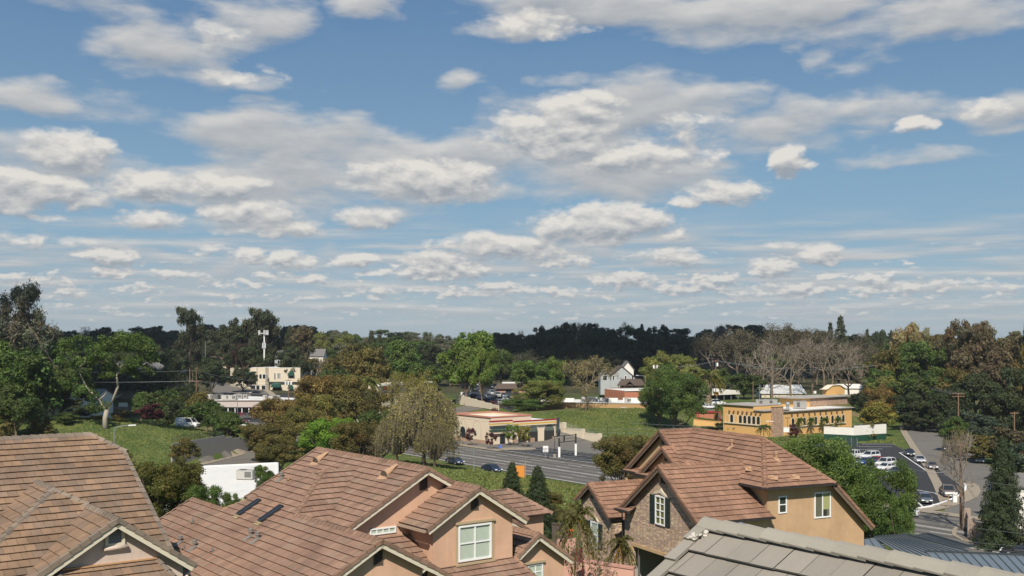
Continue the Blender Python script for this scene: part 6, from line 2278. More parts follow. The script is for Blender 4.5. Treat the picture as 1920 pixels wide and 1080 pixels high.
def service_station():
    S, B = 146.6, 203.7
    w = RF.w
    t = thing('service_station', 'peach service station with red and yellow roof bands and arched bays beside the boulevard', 'service station', w(S, B, 0))
    mb = MB()
    mb.fbox(RF, S, S + 12, B, 219.5, 0, 5.6)
    for q in ((S, S + .3, B, 219.5), (S + 11.7, S + 12, B, 219.5), (S + .301, S + 11.699, B, B + .3), (S + .301, S + 11.699, 219.2, 219.5)):
        mb.fbox(RF, *q, 5.6, 6.35)
    mb.build('wall', wall_peach, t)
    mb = MB()
    for q in ((S - .25, S + .35, B - .1, 219.7), (S + 11.65, S + 12.2, B - .1, 219.7), (S + .351, S + 11.649, B - .1, B + .4), (S + .351, S + 11.649, 219.1, 219.7)):
        mb.fbox(RF, *q, 6.352, 6.65)
    mb.build('coping', mat('salmon_coping', (.46, .20, .14), .8, .08, 1.), t)
    mb = MB()
    mb.fbox(RF, S + .31, S + 11.69, B + .31, 219.19, 5.602, 5.66)
    mb.build('roof', white_roof, t)
    S2 = 166.2
    mb = MB()
    mb.fbox(RF, S + 12.01, S2, B, 219.5, 0, 4.6)
    mb.build('bay_wing', wall_peach, t)
    mb = MB()
    mb.fbox(RF, S + 6.2, S2 - .3, B + .4, 219, 4.85, 4.95)
    mb.build('bay_roof', white_roof, t)
    o = MB()
    # canopy bands on the side facing the forecourt
    for z0, z1, m, nm in ((5.0, 5.35, red_band, 'red_band'), (4.72, 4.998, cream_band, 'cream_band'), (4.36, 4.718, yellow_band, 'yellow_band'), (4.1, 4.358, cream_band, 'cream_band')):
        mb = MB()
        mb.fbox(RF, S + 6.0, S2 + .1, B - .5, B - .12 if z0 > 4.2 else B - .01, z0, z1)
        mb.build(nm, m, t)
    for z0, z1, m, nm in ((5.35, 5.7, red_band, 'red_band'), (5.07, 5.348, cream_band, 'cream_band'), (4.75, 5.068, yellow_band, 'yellow_band'), (4.5, 4.748, cream_band, 'cream_band')):
        mb = MB()
        mb.fbox(RF, S - .6, S + 5.9, B - .7, B - .02, z0, z1)
        mb.build(nm, m, t)
    mb = MB()
    mb.fbox(RF, S - .7, S + 6.1, B - .9, B - .03, 3.3, 3.5)
    mb.build('canopy_ledge', awning_green, t)
    mb = MB()
    mb.fbox(RF, S - .5, S + 5.5, B - .6, B - .03, 2.6, 3.29)
    mb.build('canopy_fascia', wall_peach, t)
    lettering(t, w(S + .3, B - .02, 3.65), w(1, 0, 0), w(0, -1, 0), 4.6, .6, cream_band, 9, 3)
    u, out = w(0, -1, 0), w(-1, 0, 0)
    for b, low in ((215.6, True), (209.4, False)):
        arch(t, w(S, b, .9), u, out, 3.3, 4.3, cream_band, 'blind_arch', .06, mat('shadow_line', (.38, .27, .19), .9, .05, 1.), .12)
        if low:
            arch(t, w(S, b - .2, .9), u, out, 2.0, 2.6, glass_dark, 'window', .12, awning_green, .12)
    mb = MB()
    mb.fbox(RF, S - .12, S - .005, B + .3, 219.5, 0, .9)
    for s_ in (S + 6.4, S + 11.6, S2 - 1.2):
        mb.fbox(RF, s_, s_ + 1.3, B - .25, B - .005, 0, 1.0)
    mb.build('stone_plinth', stone_small, t)
    u2, out2 = w(1, 0, 0), w(0, -1, 0)
    for px, wd in ((999, 3.0), (1029.5, 3.2)):
        a_, b_ = ab(px, 'b', B)
        ar = arch(t, w(a_, B, .02), u2, out2, wd, 4.0, mat('bay_awning', (.10, .12, .10), .8, .1, 1.), 'bay_arch', .07, wall_peach, .2)
        panel(ar, w(a_, B, 0), u2, out2, -wd / 2 + .1, wd / 2 - .1, .02, 2.5, hole, 'bay_door', .11)
    panel(t, w(S + 2.6, B, 0), u2, out2, 0, 1.5, .02, 2.3, glass_dark, 'door')
    panel(t, w(S + 9.2, B, 0), u2, out2, -1.2, 1.2, .02, 2.7, hole, 'bay_door')
    mb = MB()
    mb.fbox(RF, S2 - .2, S2 + .25, B - 1.2, B - .6, 2.0, 5.6)
    mb.build('corner_panel', mat('blue_grey_panel', (.05, .06, .08), .5, .1, 1.), t)
    panel(t, w(S + 16.2, B, 0), u2, out2, 0, .6, 2.0, 2.5, mat('pale_blue_sign', (.35, .45, .6), .6, .05, 1.), 'wall_sign')
    # planted island, strip planting
    mb = MB()
    c = G(972, 843)
    mb.lathe((c.x, c.y, 0), [(2.9, .05), (2.9, .24), (2.6, .26)], 20)
    for v_ in range(len(mb.v)):
        x, y, z = mb.v[v_]
        mb.v[v_] = (c.x + (x - c.x) * 1.4, c.y + (y - c.y) * .9, z)
    tag(mb.build('kerb', concrete), kind='structure')
    # stepped retaining wall
    t = thing('retaining_wall', 'stepped pale retaining wall between the forecourt and the grassy slope', 'wall', w(168.8, 195, 0))
    mb = MB()
    for b0, b1, h in ((203.6, 206, 4.0), (196.5, 203.5, 2.9), (190.4, 196.4, 2.2), (183.5, 190.3, 1.3)):
        mb.fbox(RF, 168.6, 169.0, b0, b1, 0, h)
        mb.fbox(RF, 168.55, 169.05, b0, b1, h + .002, h + .1)
    mb.build('wall', wall_cream2, t)
    mb = MB()
    for b0, h in ((203.55, 4.1), (196.45, 3.0), (190.35, 2.3)):
        mb.fbox(RF, 168.4, 169.2, b0 - .4, b0 + .4, 0, h + .2)
    mb.build('pier', wall_cream2, t)
    t = thing('chain_link_fence', 'thin chain-link fence along the top of the stepped retaining wall', 'fence', w(169.5, 195, 2.5))
    mb = MB()
    for i in range(9):
        b = 183.5 + i * 2.6
        x, y, _ = w(169.6, b, 0)
        z = hgt(x, y)
        mb.tube([(x, y, z), (x, y, z + 1.9)], .035, 5)
    for i in range(8):
        b = 183.5 + i * 2.6
        p, q = w(169.6, b, 0), w(169.6, b + 2.6, 0)
        p.z, q.z = hgt(p.x, p.y) + 1.85, hgt(q.x, q.y) + 1.85
        mb.tube([p, q], .025, 4)
        for k in range(12):
            a = p.lerp(q, k / 12)
            mb.tube([a - Z * 1.7, a + (q - p) / 12 * 3], .006, 3)
    mb.build('mesh', steel, t)
    # empty gallows-like sign frame
    p, q = G(1048.5, 859), G(1079.5, 855.5)
    t = thing('sign_frame', 'empty sign frame on two white posts at the station forecourt', 'sign frame', p)
    for c, h in ((p, 4.2), (q, 4.8)):
        mb = MB()
        mb.box(c + Z * h * .28, (.22, 0, 0), (0, .22, 0), Z * h * .28)
        o = mb.build('post', white_metal, t)
        mb = MB()
        mb.box(c + Z * h * .78, (.17, 0, 0), (0, .17, 0), Z * h * .218)
        mb.build('sleeve', dark_metal, o)
    for z0 in (3.3, 4.6):
        mb = MB()
        mb.bar(p + Z * z0 - (q - p) * (.25 if z0 > 4 else 0), q + Z * z0, Z, .14, .14)
        mb.build('cross_bar', dark_metal, t)
    mb = MB()
    e = (q - p)
    mb.box((p + q) / 2 + Z * 4.0 + e * .05, e * .40, Vector((-e.y, e.x, 0)).normalized() * .04, Z * .03)
    mb.build('cross_bar', dark_metal, t)
    c = p.lerp(q, .3) + Vector((0, .3, 0))
    mb = MB()
    mb.box(c + Z * 3.9, (.15, 0, 0), (0, .1, 0), Z * .6)
    mb.build('hanger', dark_metal, t)


def lamp(px, py, top, label, arm=0, double=False, base=False, m=None, Y=None, grp=None, r=.07):
    p = on(px, Y) if Y else G(px, py)
    h = ZC - (top - HOR) / F * p.y - p.z
    t = thing('street_lamp', label, 'street lamp', p, grp)
    mb = MB()
    mb.tube([p, p + Z * h], [r, r * .65], 8)
    mb.build('pole', m or steel, t)
    if base:
        mb = MB()
        mb.lathe(p, [(.35, 0), (.35, .8), (.3, .85)], 12)
        mb.build('base', concrete, t)
    if arm:
        e = p + Vector((arm, 0, h + .35))
        mb = MB()
        mb.tube([p + Z * (h - .05), p + Vector((arm * .35, 0, h + .22)), e], r * .6, 6)
        mb.build('arm', m or steel, t)
        mb = MB()
        mb.box(e + Vector((math.copysign(.35, arm), 0, 0)), (.42, 0, .02), (0, .13, 0), (0, 0, .06))
        mb.build('lamp_head', white_metal, t)
    if double:
        mb = MB()
        for k in (-1, 1):
            mb.box(p + Z * (h + .02) + Vector((k * .5, 0, 0)), (.42, 0, 0), (0, .16, 0), (0, 0, .07))
        mb.build('lamp_head', white_metal, t)
    if not arm and not double:
        mb = MB()
        mb.box(p + Z * (h + .02) + Vector((-.25, 0, 0)), (.35, 0, 0), (0, .15, 0), (0, 0, .06))
        mb.build('lamp_head', m or dark_metal, t)
    return t


def sign(px, py, top, w, h, label, m, pm=None, text=None, Y=None, posts=1, two=None, name='road_sign', cat='sign'):
    p = on(px, Y) if Y else G(px, py)
    zt = ZC - (top - HOR) / F * p.y
    t = thing(name, label, cat, p)
    for k in range(posts):
        mb = MB()
        d = Vector(((k - (posts - 1) / 2) * w * .9, 0, 0))
        mb.tube([p + d, (p.x + d.x, p.y, zt - .05)], .05, 6)
        mb.build('post', pm or steel, t)
    mb = MB()
    mb.box((p.x, p.y - .08, zt - h / 2), (w / 2, 0, 0), (0, .03, 0), (0, 0, h / 2))
    b = mb.build('panel', m, t)
    if text:
        lettering(b, (p.x - w * .42, p.y - .11, zt - h * .62), (1, 0, 0), (0, -1, 0), w * .84, h * .3, text, 8, 4)
        lettering(b, (p.x - w * .36, p.y - .11, zt - h * .92), (1, 0, 0), (0, -1, 0), w * .7, h * .16, text, 10, 9)
    return t


def restaurant():
    w = RF.w
    A, B = 213.0, 177.8
    t = thing('restaurant', 'orange stucco restaurant with arched windows and a stone pier', 'restaurant', w(A, B, 0))
    bl = ab(1356, 'a', A)[1]
    ar = ab(1597, 'b', B)[0]
    H1, H2 = 7.7, 6.1
    mb = MB()
    mb.fbox(RF, A, A + 10, B + 3.2, bl, 0, H1)
    mb.fbox(RF, A, A + 10, B, B + 3.19, 0, H2 + .5)
    mb.fbox(RF, A + 10.01, ar, B, B + 16, 0, H2)
    mb.build('wall', wall_orange, t)
    mb = MB()
    mb.fbox(RF, A - .45, A + 10.3, B + 3.1, bl + .3, H1 + .002, H1 + .22)
    mb.fbox(RF, A - .4, A + 10.3, B - .4, B + 3.09, H2 + .502, H2 + .7)
    mb.fbox(RF, A + 7, ar + .4, B - .5, B + .45, H2 + .003, H2 + .2)
    mb.fbox(RF, ar - .4, ar + .4, B + .46, B + 16, H2 + .003, H2 + .2)
    mb.build('cornice', ledge, t)
    mb = MB()
    mb.fbox(RF, A + 10.4, ar - .5, B + .5, B + 15.5, H2 + .02, H2 + .09)
    mb.build('roof', white_roof, t)
    a0, a1 = ab(1448, 'b', B - .5)[0], ab(1467.5, 'b', B - .5)[0]
    mb = MB()
    mb.fbox(RF, a0, a1, B - .7, B - .01, 0, H2 + 1.5)
    mb.build('stone_pier', stone_small, t)
    mb = MB()
    mb.fbox(RF, a0 - .15, a1 + .15, B - .85, B + .1, H2 + 1.502, H2 + 1.75)
    mb.build('pier_cap', wall_orange, t)
    # upper storey, stone band and curved parapet
    u0, u1 = ab(1499, 'b', B + 8)[0], ab(1588, 'b', B + 8)[0]
    mb = MB()
    mb.fbox(RF, u0, u1, B + 8, B + 15, H2 + .1, 8.6)
    up = mb.build('upper_wall', wall_orange, t)
    mb = MB()
    mb.fbox(RF, u0 + 4.5, u1 + .02, B + 7.9, B + 7.995, H2 + .3, 8.3)
    mb.build('stone_band', stone_small, up)
    mb = MB()
    mb.fbox(RF, u0 - 1.2, u1 + .6, B + 7.3, B + 15.5, 8.602, 8.85)
    mb.build('cornice', ledge, up)
    d0, d1 = ab(1551, 'b', B + 12)[0], ab(1584, 'b', B + 12)[0]
    n = 14
    pts = [w(d0, B + 12, 8.86), w(d1, B + 12, 8.86)]
    prof = [(1 - i / n, 10.4 + 1.15 * ss(1 - abs(2 * i / n - 1), .05, .75)) for i in range(n + 1)]
    pts += [w(d0 + (d1 - d0) * f, B + 12, z) for f, z in prof]
    mb = MB()
    mb.prism(pts, w(0, 1.6, 0))
    g = mb.build('curved_parapet', wall_orange, t)
    mb = MB()
    for (f0, z0), (f1, z1) in zip(prof, prof[1:]):
        e0, e1 = -.12 + 1.24 * f0, -.12 + 1.24 * f1
        mb.bar(w(d0 + (d1 - d0) * e0, B + 12.8, z0 + .1), w(d0 + (d1 - d0) * e1, B + 12.8, z1 + .1), Z, 2.1, .16)
    mb.build('coping', cream_band, g)
    u, out = w(1, 0, 0), w(0, -1, 0)
    ra0, ra1 = ab(1486.5, 'b', B)[0], ab(1581, 'b', B)[0]
    for i in range(10):
        a = ra0 + (ra1 - ra0) * i / 9
        arch(t, w(a, B, 2.35), u, out, 1.0, 2.0, glass_dark, 'arched_window', .05, cream_band, .17)
        mb = MB()
        mb.box(w(a - .6, B - .2, 5.15), u * .16, out * .2, Z * .15)
        mb.box(w(a - .6, B - .12, 5.42), u * .24, out * .12, Z * .1)
        mb.build('corbel', trim_brown, t)
    mb = MB()
    mb.fbox(RF, ra0 - .9, ra1 + .9, B - .35, B - .02, 2.05, 2.3)
    mb.build('sill', cream_band, t)
    u, out = w(0, -1, 0), w(-1, 0, 0)
    lb0, lb1 = ab(1364, 'a', A)[1], ab(1422, 'a', A)[1]
    for i in range(8):
        b = lb0 + (lb1 - lb0) * i / 7
        arch(t, w(A, b, 3.2), u, out, .95, 2.0, wall_orange if i in (0, 2) else glass_dark, 'arched_window', .05, cream_band, .17)
        mb = MB()
        mb.box(w(A - .2, b - .8, 5.9), u * .16, out * .2, Z * .15)
        mb.box(w(A - .12, b - .8, 6.17), u * .24, out * .12, Z * .1)
        mb.build('corbel', trim_brown, t)
    mb = MB()
    mb.fbox(RF, A - .35, A - .02, lb1 - .9, lb0 + .9, 2.9, 3.15)
    mb.build('sill', cream_band, t)
    for i, (px, b, wd, h) in enumerate(((1430, 8, 2.6, 1.6), (1447, 10, 1.8, 1.3), (1500, 5, 2.6, 1.3))):
        a = ab(px, 'b', B + b)[0]
        ac_unit(w(a, B + b, H2 + (.5 if i < 2 else .1)), u, 2.4, wd, h + .6, 'grey rooftop unit on the orange restaurant, %s' % ('left one', 'behind the stone pier', 'right one')[i], 'restaurant roof units')
    for i, px in enumerate((1461, 1477)):
        a = ab(px, 'b', B + 6)[0]
        p = w(a, B + 6, H2 + .1)
        th = thing('roof_ventilator', 'round metal ventilator on the restaurant roof, %s of two' % ('left', 'right')[i], 'ventilator', p, 'restaurant ventilators')
        mb = MB()
        mb.lathe(p, [(.4, 0), (.4, 1.0), (.62, 1.1), (.66, 1.5), (.45, 1.8), (.1, 1.9)], 14)
        mb.build('cowl', steel, th)
    # patio wall and red pergola on the left
    p, q = G(1300, 798), G(1352, 803)
    tt = thing('patio_wall', 'low ochre patio wall left of the orange restaurant', 'wall', p)
    mb = MB()
    mb.bar(p + Z * .8, q + Z * .8, Z, .3, 1.7)
    mb.bar(p + Z * 1.7, q + Z * 1.7, Z, .45, .12)
    mb.build('wall', wall_orange, tt)
    c = G(1333, 797) + Vector((0, 4, 0))
    tt = thing('pergola', 'dark red patio pergola left of the orange restaurant', 'pergola', c)
    for i in (-1, 1):
        for k in (-1, 1):
            mb = MB()
            mb.box(c + Vector((2.9 * i, 1.6 * k, 1.6)), (.1, 0, 0), (0, .1, 0), (0, 0, 1.6))
            mb.build('post', red_band, tt)
    for k in (-1, 1):
        mb = MB()
        mb.box(c + Vector((0, 1.6 * k, 3.3)), (3.2, 0, 0), (0, .08, 0), (0, 0, .12))
        mb.build('beam', red_band, tt)
    mb = MB()
    mb.box(c + Vector((0, 2.2, 1.6)), (3.2, 0, 0), (0, .08, 0), (0, 0, 1.3))
    mb.build('back_wall', brick_red, tt)
    # white wall and green screen behind the parking lot
    tt = thing('white_wall', 'long white wall at the far end of the parking lot', 'wall', G(1600, 829))
    P = [G(1545, 826), G(1602, 829), G(1661, 825)]
    mb = MB()
    for p, q, h in ((P[0], P[1], 2.9), (P[1], P[2], 3.4)):
        mb.bar(p + Z * (1.1 + h / 2), q + Z * (1.1 + h / 2), Z, .3, h - 1.1)
    mb.build('wall', wall_white, tt)
    mb = MB()
    for p, q in ((P[0], P[1]), (P[1], P[2])):
        mb.bar(p + Z * .75, q + Z * .75, Z, .26, 1.75)
    mb.build('green_skirt', mat('dark_green_paint', (.015, .06, .035), .7, .06, 1.), tt)
    c = G(1596, 838)
    tt = thing('bin_enclosure', 'small green mesh bin enclosure at the corner of the parking lot', 'enclosure', c)
    mb = MB()
    mb.box(c + Z * 1.0, (1.35, .1, 0), (0, .04, 0), Z * .95)
    mb.build('mesh_gate', mat('dark_green_mesh', (.03, .05, .045), .7, .06, 1.), tt)
    mb = MB()
    for i in (-1.35, 0, 1.35):
        mb.tube([c + Vector((i, -.05, 0)), c + Vector((i, -.05, 2.1))], .06, 6)
    mb.build('post', steel, tt)
    # dark slanting banner frame standing in the lot
    p = G(1612, 838)
    tt = thing('leaning_board', 'dark triangular board leaning beside the parked cars', 'board', p)
    mb = MB()
    q = [at(1609, 836, p.y), at(1612, 835, p.y), at(1625, 853, p.y - 1), at(1616, 853, p.y - 1)]
    mb.prism(q, Vector((.1, .25, 0)))
    mb.build('board', dark_metal, tt)


def tan_row():
    P0, P1 = G(985, 771), G(1223, 767)
    z = min(P0.z, P1.z) - .6
    t = thing('tan_walled_building', 'long low tan building with a white flat roof above the grass slope', 'building', P0)
    top = 25 - (754 - HOR) / F * P0.y
    u, bk = block(t, P0, P1, 16, z, top, wall_tan, 'wall', white_roof)
    L = (P1.xy - P0.xy).length
    out = -bk
    O = Vector((P0.x, P0.y, z))
    panel(t, O, u, out, L * .755, L * .80, z + .75, z + 2.1, mat('mural_grey', (.42, .40, .38), .9, .5, 3.), 'mural')
    panel(t, O, u, out, L * .728, L * .752, z + .8, z + 1.5, wall_pink, 'mural')
    mb = MB()
    mb.bar(O + u * L * .962 + out * .1 + Z * .8, O + u * L * .968 + out * .1 + Z * (top - z + .4), out, .2, .14)
    mb.build('white_pipe', white_metal, t)
    mb = MB()
    mb.bar(O + out * .03 + Z * (top - z + .07), O + u * L + out * .03 + Z * (top - z + .07), Z, .35, .14)
    mb.build('edge_trim', white_metal, t)
    for f0, f1, h in ((.08, .16, .7), (.30, .37, .9), (.43, .56, 1.3), (.57, .72, 1.1), (.76, .92, 1.2)):
        mb = MB()
        mb.prism([O + u * L * f0 + bk * 5 + Z * (top - z + .05), O + u * L * f1 + bk * 5 + Z * (top - z + .05), O + u * L * f1 + bk * 6 + Z * (top - z + .05), O + u * L * f0 + bk * 6 + Z * (top - z + .05)], Z * h)
        o = mb.build('roof_parapet', wall_white, t)
        if h > 1:
            panel(o, O + bk * 5, u, out, L * (f0 + .03), L * (f0 + .065), top + .35, top + .95, glass_dark, 'window')
    for i, f in enumerate((.53, .63, .80)):
        ac_unit(O + u * L * f + bk * 3 + Z * (top - z + .05), u, 1.7, 1.4, 1.0, 'small unit on the white roof above the tan wall, %s' % ('left', 'middle', 'right')[i], 'units on the white roof')
    # brick building right behind
    Y = 318
    P0, P1 = on(1171, Y), on(1300, Y + 8)
    t = thing('brick_building', 'low orange brick building behind the white flat roof', 'building', P0)
    top = 25 - (733 - HOR) / F * Y
    u, bk = block(t, P0, P1, 14, P0.z - 1, top, brick_red, 'wall', white_roof)
    mb = MB()
    mb.bar(Vector((P0.x, P0.y - .05, top + .1)), Vector((P1.x, P1.y - .05, top + .1)), Z, .5, .3)
    mb.build('coping', white_metal, t)


def gable_house(label, px0, px1, Y, base, eave, apex, depth, wm, rm, name='house', wins=(), cat='house', ridge_along=False, grp=None):
    """simple pitched-roof house seen front on"""
    P0, P1 = at(px0, base, Y), at(px1, base, Y)
    ze, za = ZC - (eave - HOR) / F * Y, ZC - (apex - HOR) / F * Y
    z0 = min(P0.z, hgt(P0.x, Y), hgt(P1.x, Y)) - .5
    t = thing(name, label, cat, (P0.x, Y, z0), grp)
    w = P1.x - P0.x
    o = .4
    mb, rb = MB(), MB()
    if ridge_along:
        mb.prism([(P0.x, Y, z0), (P1.x, Y, z0), (P1.x, Y, ze), (P0.x, Y, ze)], (0, depth, 0))
        s = [(Y - o, ze - .1), (Y + depth / 2, za), (Y + depth + o, ze - .1)]
        for (y0, a), (y1, b) in zip(s, s[1:]):
            rb.prism([(P0.x - o + (w * .18 if b > a else 0) * 0, y0, a), (P1.x + o, y0, a), (P1.x + o, y1, b), (P0.x - o, y1, b)], (0, 0, .18))
        mb.prism([(P0.x, Y, ze), (P0.x, Y + depth, ze), (P0.x, Y + depth / 2, za)], (.2, 0, 0))
        mb.prism([(P1.x - .2, Y, ze), (P1.x - .2, Y + depth, ze), (P1.x - .2, Y + depth / 2, za)], (.2, 0, 0))
    else:
        xm = (P0.x + P1.x) / 2
        mb.prism([(P0.x, Y, z0), (P1.x, Y, z0), (P1.x, Y, ze), (xm, Y, za - .1), (P0.x, Y, ze)], (0, depth, 0))
        for xa in (P0.x - o, P1.x + o):
            rb.prism([(xa, Y - o, ze - o * (za - ze) / (w / 2)), (xm, Y - o, za), (xm, Y + depth, za), (xa, Y + depth, ze - o * (za - ze) / (w / 2))], (0, 0, .2))
    mb.build('wall', wm, t)
    rb.build('roof', rm, t)
    for (x0, x1, y0, y1) in wins:
        a, b = at(x0, y1, Y), at(x1, y0, Y)
        small_window(t, (a.x, Y, a.z), (1, 0, 0), (0, -1, 0), 0, b.x - a.x, a.z, b.z)
    return t


def far_buildings():
    # grey house with brown roofs and a deck
    Y = 352
    t = gable_house('grey two-storey house with a brown roof, wooden deck and porch', 1140, 1192, Y, 742, 709, 687, 12, wall_grey, brown_roof,
                    wins=((1148, 1152, 704, 713), (1171, 1175, 704, 711), (1184, 1188, 704, 711)))
    q = lambda px, py, d=0: at(px, py, Y + d)
    mb = MB()
    mb.prism([q(1126, 740, -1), q(1144, 740, -1), q(1144, 703, -1), q(1135, 693, -1), q(1126, 703, -1)], (0, 8, 0))
    mb.build('bay', wall_grey, t)
    mb = MB()
    for a in ((1124.5, 705), (1145.5, 705)):
        mb.prism([q(*a, -1.6), q(1135, 692, -1.6), q(1135, 692, 7), q(*a, 7)], (0, 0, .2))
    mb.build('bay_roof', brown_roof, t)
    small_window(t, q(1130, 713, -1), (1, 0, 0), (0, -1, 0), 0, 1.5, q(0, 713).z, q(0, 704).z)
    mb = MB()
    z0, z1, z2 = q(0, 722).z, q(0, 711.5).z, q(0, 740).z
    X0, X1 = q(1154, 0).x, q(1208, 0).x
    mb.prism([(X0, Y - 5, z0), (X1, Y - 5, z0), (X1 - 1, Y, z1), (X0 + 2, Y, z1)], (0, 0, .2))
    mb.prism([(X0, Y - 5, z0 - .02), (X0 + 2, Y, z1 - .02), (X0 + 2, Y + 1, z0 - .02)], (0, 0, .15))
    xg = (X0 + X1) / 2 - .6
    mb.prism([(xg - 1.3, Y - 5.2, z0 + .2), (xg, Y - 5.2, z0 + 1.35), (xg, Y - 1, z0 + 1.35), (xg - 1.3, Y - 3, z0 + .4)], (0, 0, .1))
    mb.prism([(xg + 1.3, Y - 5.2, z0 + .2), (xg, Y - 5.2, z0 + 1.35), (xg, Y - 1, z0 + 1.35), (xg + 1.3, Y - 3, z0 + .4)], (0, 0, .1))
    mb.build('porch_roof', brown_roof, t)
    mb = MB()
    for i in range(5):
        x = X0 + .5 + (X1 - X0 - 1) * i / 4
        mb.box((x, Y - 4.7, (z0 + z2) / 2), (.1, 0, 0), (0, .1, 0), (0, 0, (z0 - z2) / 2))
    mb.build('porch_post', brown_roof, t)
    mb = MB()
    xa, xb = q(1141, 0).x, q(1200, 0).x
    zd = q(0, 732).z
    mb.prism([(xa, Y - 5, zd), (xb, Y - 5, zd), (xb, Y, zd), (xa, Y, zd)], (0, 0, .25))
    for k in (.5, 1.1):
        mb.box(((xa + xb) / 2, Y - 5, zd + k), ((xb - xa) / 2, 0, 0), (0, .05, 0), (0, 0, .06))
    for i in range(24):
        mb.box((xa + (xb - xa) * i / 23, Y - 5, zd + .6), (.05, 0, 0), (0, .04, 0), (0, 0, .55))
    mb.build('deck', pole_wood, t)
    lettering(t, q(1157, 710), (1, 0, 0), (0, -1, 0), 1.7, .28, gutter_dark, 8, 5, 'house_sign')
    gable_house('white gabled house top behind the grey house', 1166, 1188, 362, 730, 692, 678, 8, wall_white, grey_roof)
    # used-car office
    P0, P1 = on(931, 386), on(1000, 386)
    t = thing('car_lot_office', 'low pink office with a dark mansard roof beside the used car lot', 'building', P0)
    Y = 386
    zt = 25 - (719 - HOR) / F * Y
    zm = 25 - (729 - HOR) / F * Y
    u, bk = block(t, P0, P1, 12, P0.z - 1.5, zm, wall_pink, 'wall')
    mb = MB()
    mb.prism([(P0.x - .8, Y - .9, zm), (P1.x, Y - .9, zm), (P1.x, Y + .8, zt), (P0.x + .4, Y + .8, zt)], (0, .3, .02))
    mb.prism([(P0.x - .8, Y - .9, zm + .01), (P0.x + .4, Y + .8, zt), (P0.x + .4, Y + 12, zt), (P0.x - .8, Y + 12, zm + .01)], (.1, 0, .02))
    mb.build('mansard_roof', brown_roof, t)
    mb = MB()
    mb.box(((P0.x + P1.x) / 2 + 1, Y + 6, zt), ((P1.x - P0.x) / 2 - 1, 0, 0), (0, 5.2, 0), (0, 0, .12))
    mb.build('roof', white_roof, t)
    small_window(t, (P0.x, Y, 0), (1, 0, 0), (0, -1, 0), 3.3, 5.5, zm - 1.5, zm - .3, trim_brown)
    # dealer: brown fascia shop with white sign, stepped yard wall, fence
    p = G(872, 748)
    t = sign(872, 0, 735, 2.8, 1.8, 'small white sign with red lettering above the stepped tan wall', white_metal, dark_metal, red_band, Y=p.y, posts=2, name='shop_sign')
    a, b = G(856, 758), G(935, 772)
    t = thing('stepped_yard_wall', 'tan yard wall stepping down beside the drive', 'wall', a)
    mb = MB()
    for i in range(6):
        p, q = a.lerp(b, i / 6), a.lerp(b, (i + 1) / 6)
        mb.bar(p + Z * (1.6 - .1 * i), q + Z * (1.6 - .1 * i), Z, .3, 3.0 - .3 * i)
    mb.build('wall', wall_cream2, t)
    a, b = G(862, 749), G(948, 764)
    t = thing('lot_fence', 'rusty brown fence along the used car lot', 'fence', a)
    mb = MB()
    for i in range(40):
        p = a.lerp(b, i / 39)
        mb.box(p + Z * .6, (.04, 0, 0), (0, .04, 0), Z * .7)
    for k in (.25, 1.2):
        mb.bar(a + Z * k, b + Z * k, Z, .06, .09)
    mb.build('railing', mat('rust_paint', (.16, .06, .04), .8, .1, 1.), t)
    # banner shop
    Y = 312
    P0, P1 = on(712, Y), on(806, Y + 22)
    t = thing('banner_shop', 'low cream shop with a white fascia and an orange and white banner, behind the willow', 'shop', P0)
    zt = 25 - (720 - HOR) / F * Y
    u, bk = block(t, P0, P1, 14, P0.z - 1, zt - .5, wall_cream2, 'wall')
    mb = MB()
    mb.bar(Vector((P0.x, P0.y, zt - .3)) - u * .5 - bk * .4, Vector((P1.x, P1.y, zt - .3)) - bk * .4, Z, 1.2, .55)
    mb.build('fascia', wall_white, t)
    O = Vector((P0.x, P0.y, 0))
    for z0, z1, m in ((zt - 2.0, zt - .65, 'o'), (zt - 3.2, zt - 2.0, 'w'), (zt - 4.4, zt - 3.2, 'o')):
        panel(t, O, u, -bk, 1.5, 5.3, z0 + .01, z1, mat('orange_banner', (.72, .20, .07), .7, .1, .6) if m == 'o' else wall_white, 'banner', .1)
    lettering(t, O + u * 2.0 - bk * .1 + Z * (zt - 2.85), u, -bk, 2.8, .6, dark_metal, 5, 8)
    # motel
    Y = 418
    q = lambda px, py, d=0: at(px, py, Y + d)
    p = q(472, 735)
    t = thing('motel', 'cream two-storey motel building with dark green awnings', 'motel', p)
    z0, zt = p.z - 1, q(0, 690).z
    zf = q(0, 716).z
    u, bk = block(t, q(470, 0), q(563, 0), 22, zf, zt, wall_cream2, 'wall', white_roof)
    mb = MB()
    x0, x1 = q(414, 0).x, q(470, 0).x
    mb.prism([(x0, Y + 14, z0), (x1, Y + .01, z0), (x1, Y + 22, z0), (x0, Y + 30, z0)], Z * (zt - z0 - .4))
    mb.build('side_wing', wall_cream2, t)
    mb = MB()
    x2, x3 = q(470, 0).x, q(560, 0).x
    mb.prism([(x2, Y + 1.2, z0), (x3, Y + 1.2, z0), (x3, Y + 20, z0), (x2, Y + 20, z0)], Z * (zf - z0 - .01))
    mb.build('ground_floor', wall_cream2, t)
    mb = MB()
    xa, xb = q(480.5, 0).x, q(504, 0).x
    mb.prism([(xa, Y - .01, z0), (xa + 1, Y - 1.6, z0), (xb - 1, Y - 1.6, z0), (xb, Y - .01, z0)], Z * (zt - z0 + .25))
    mb.build('bay', wall_cream2, t)
    F0 = Vector((0, Y, 0))
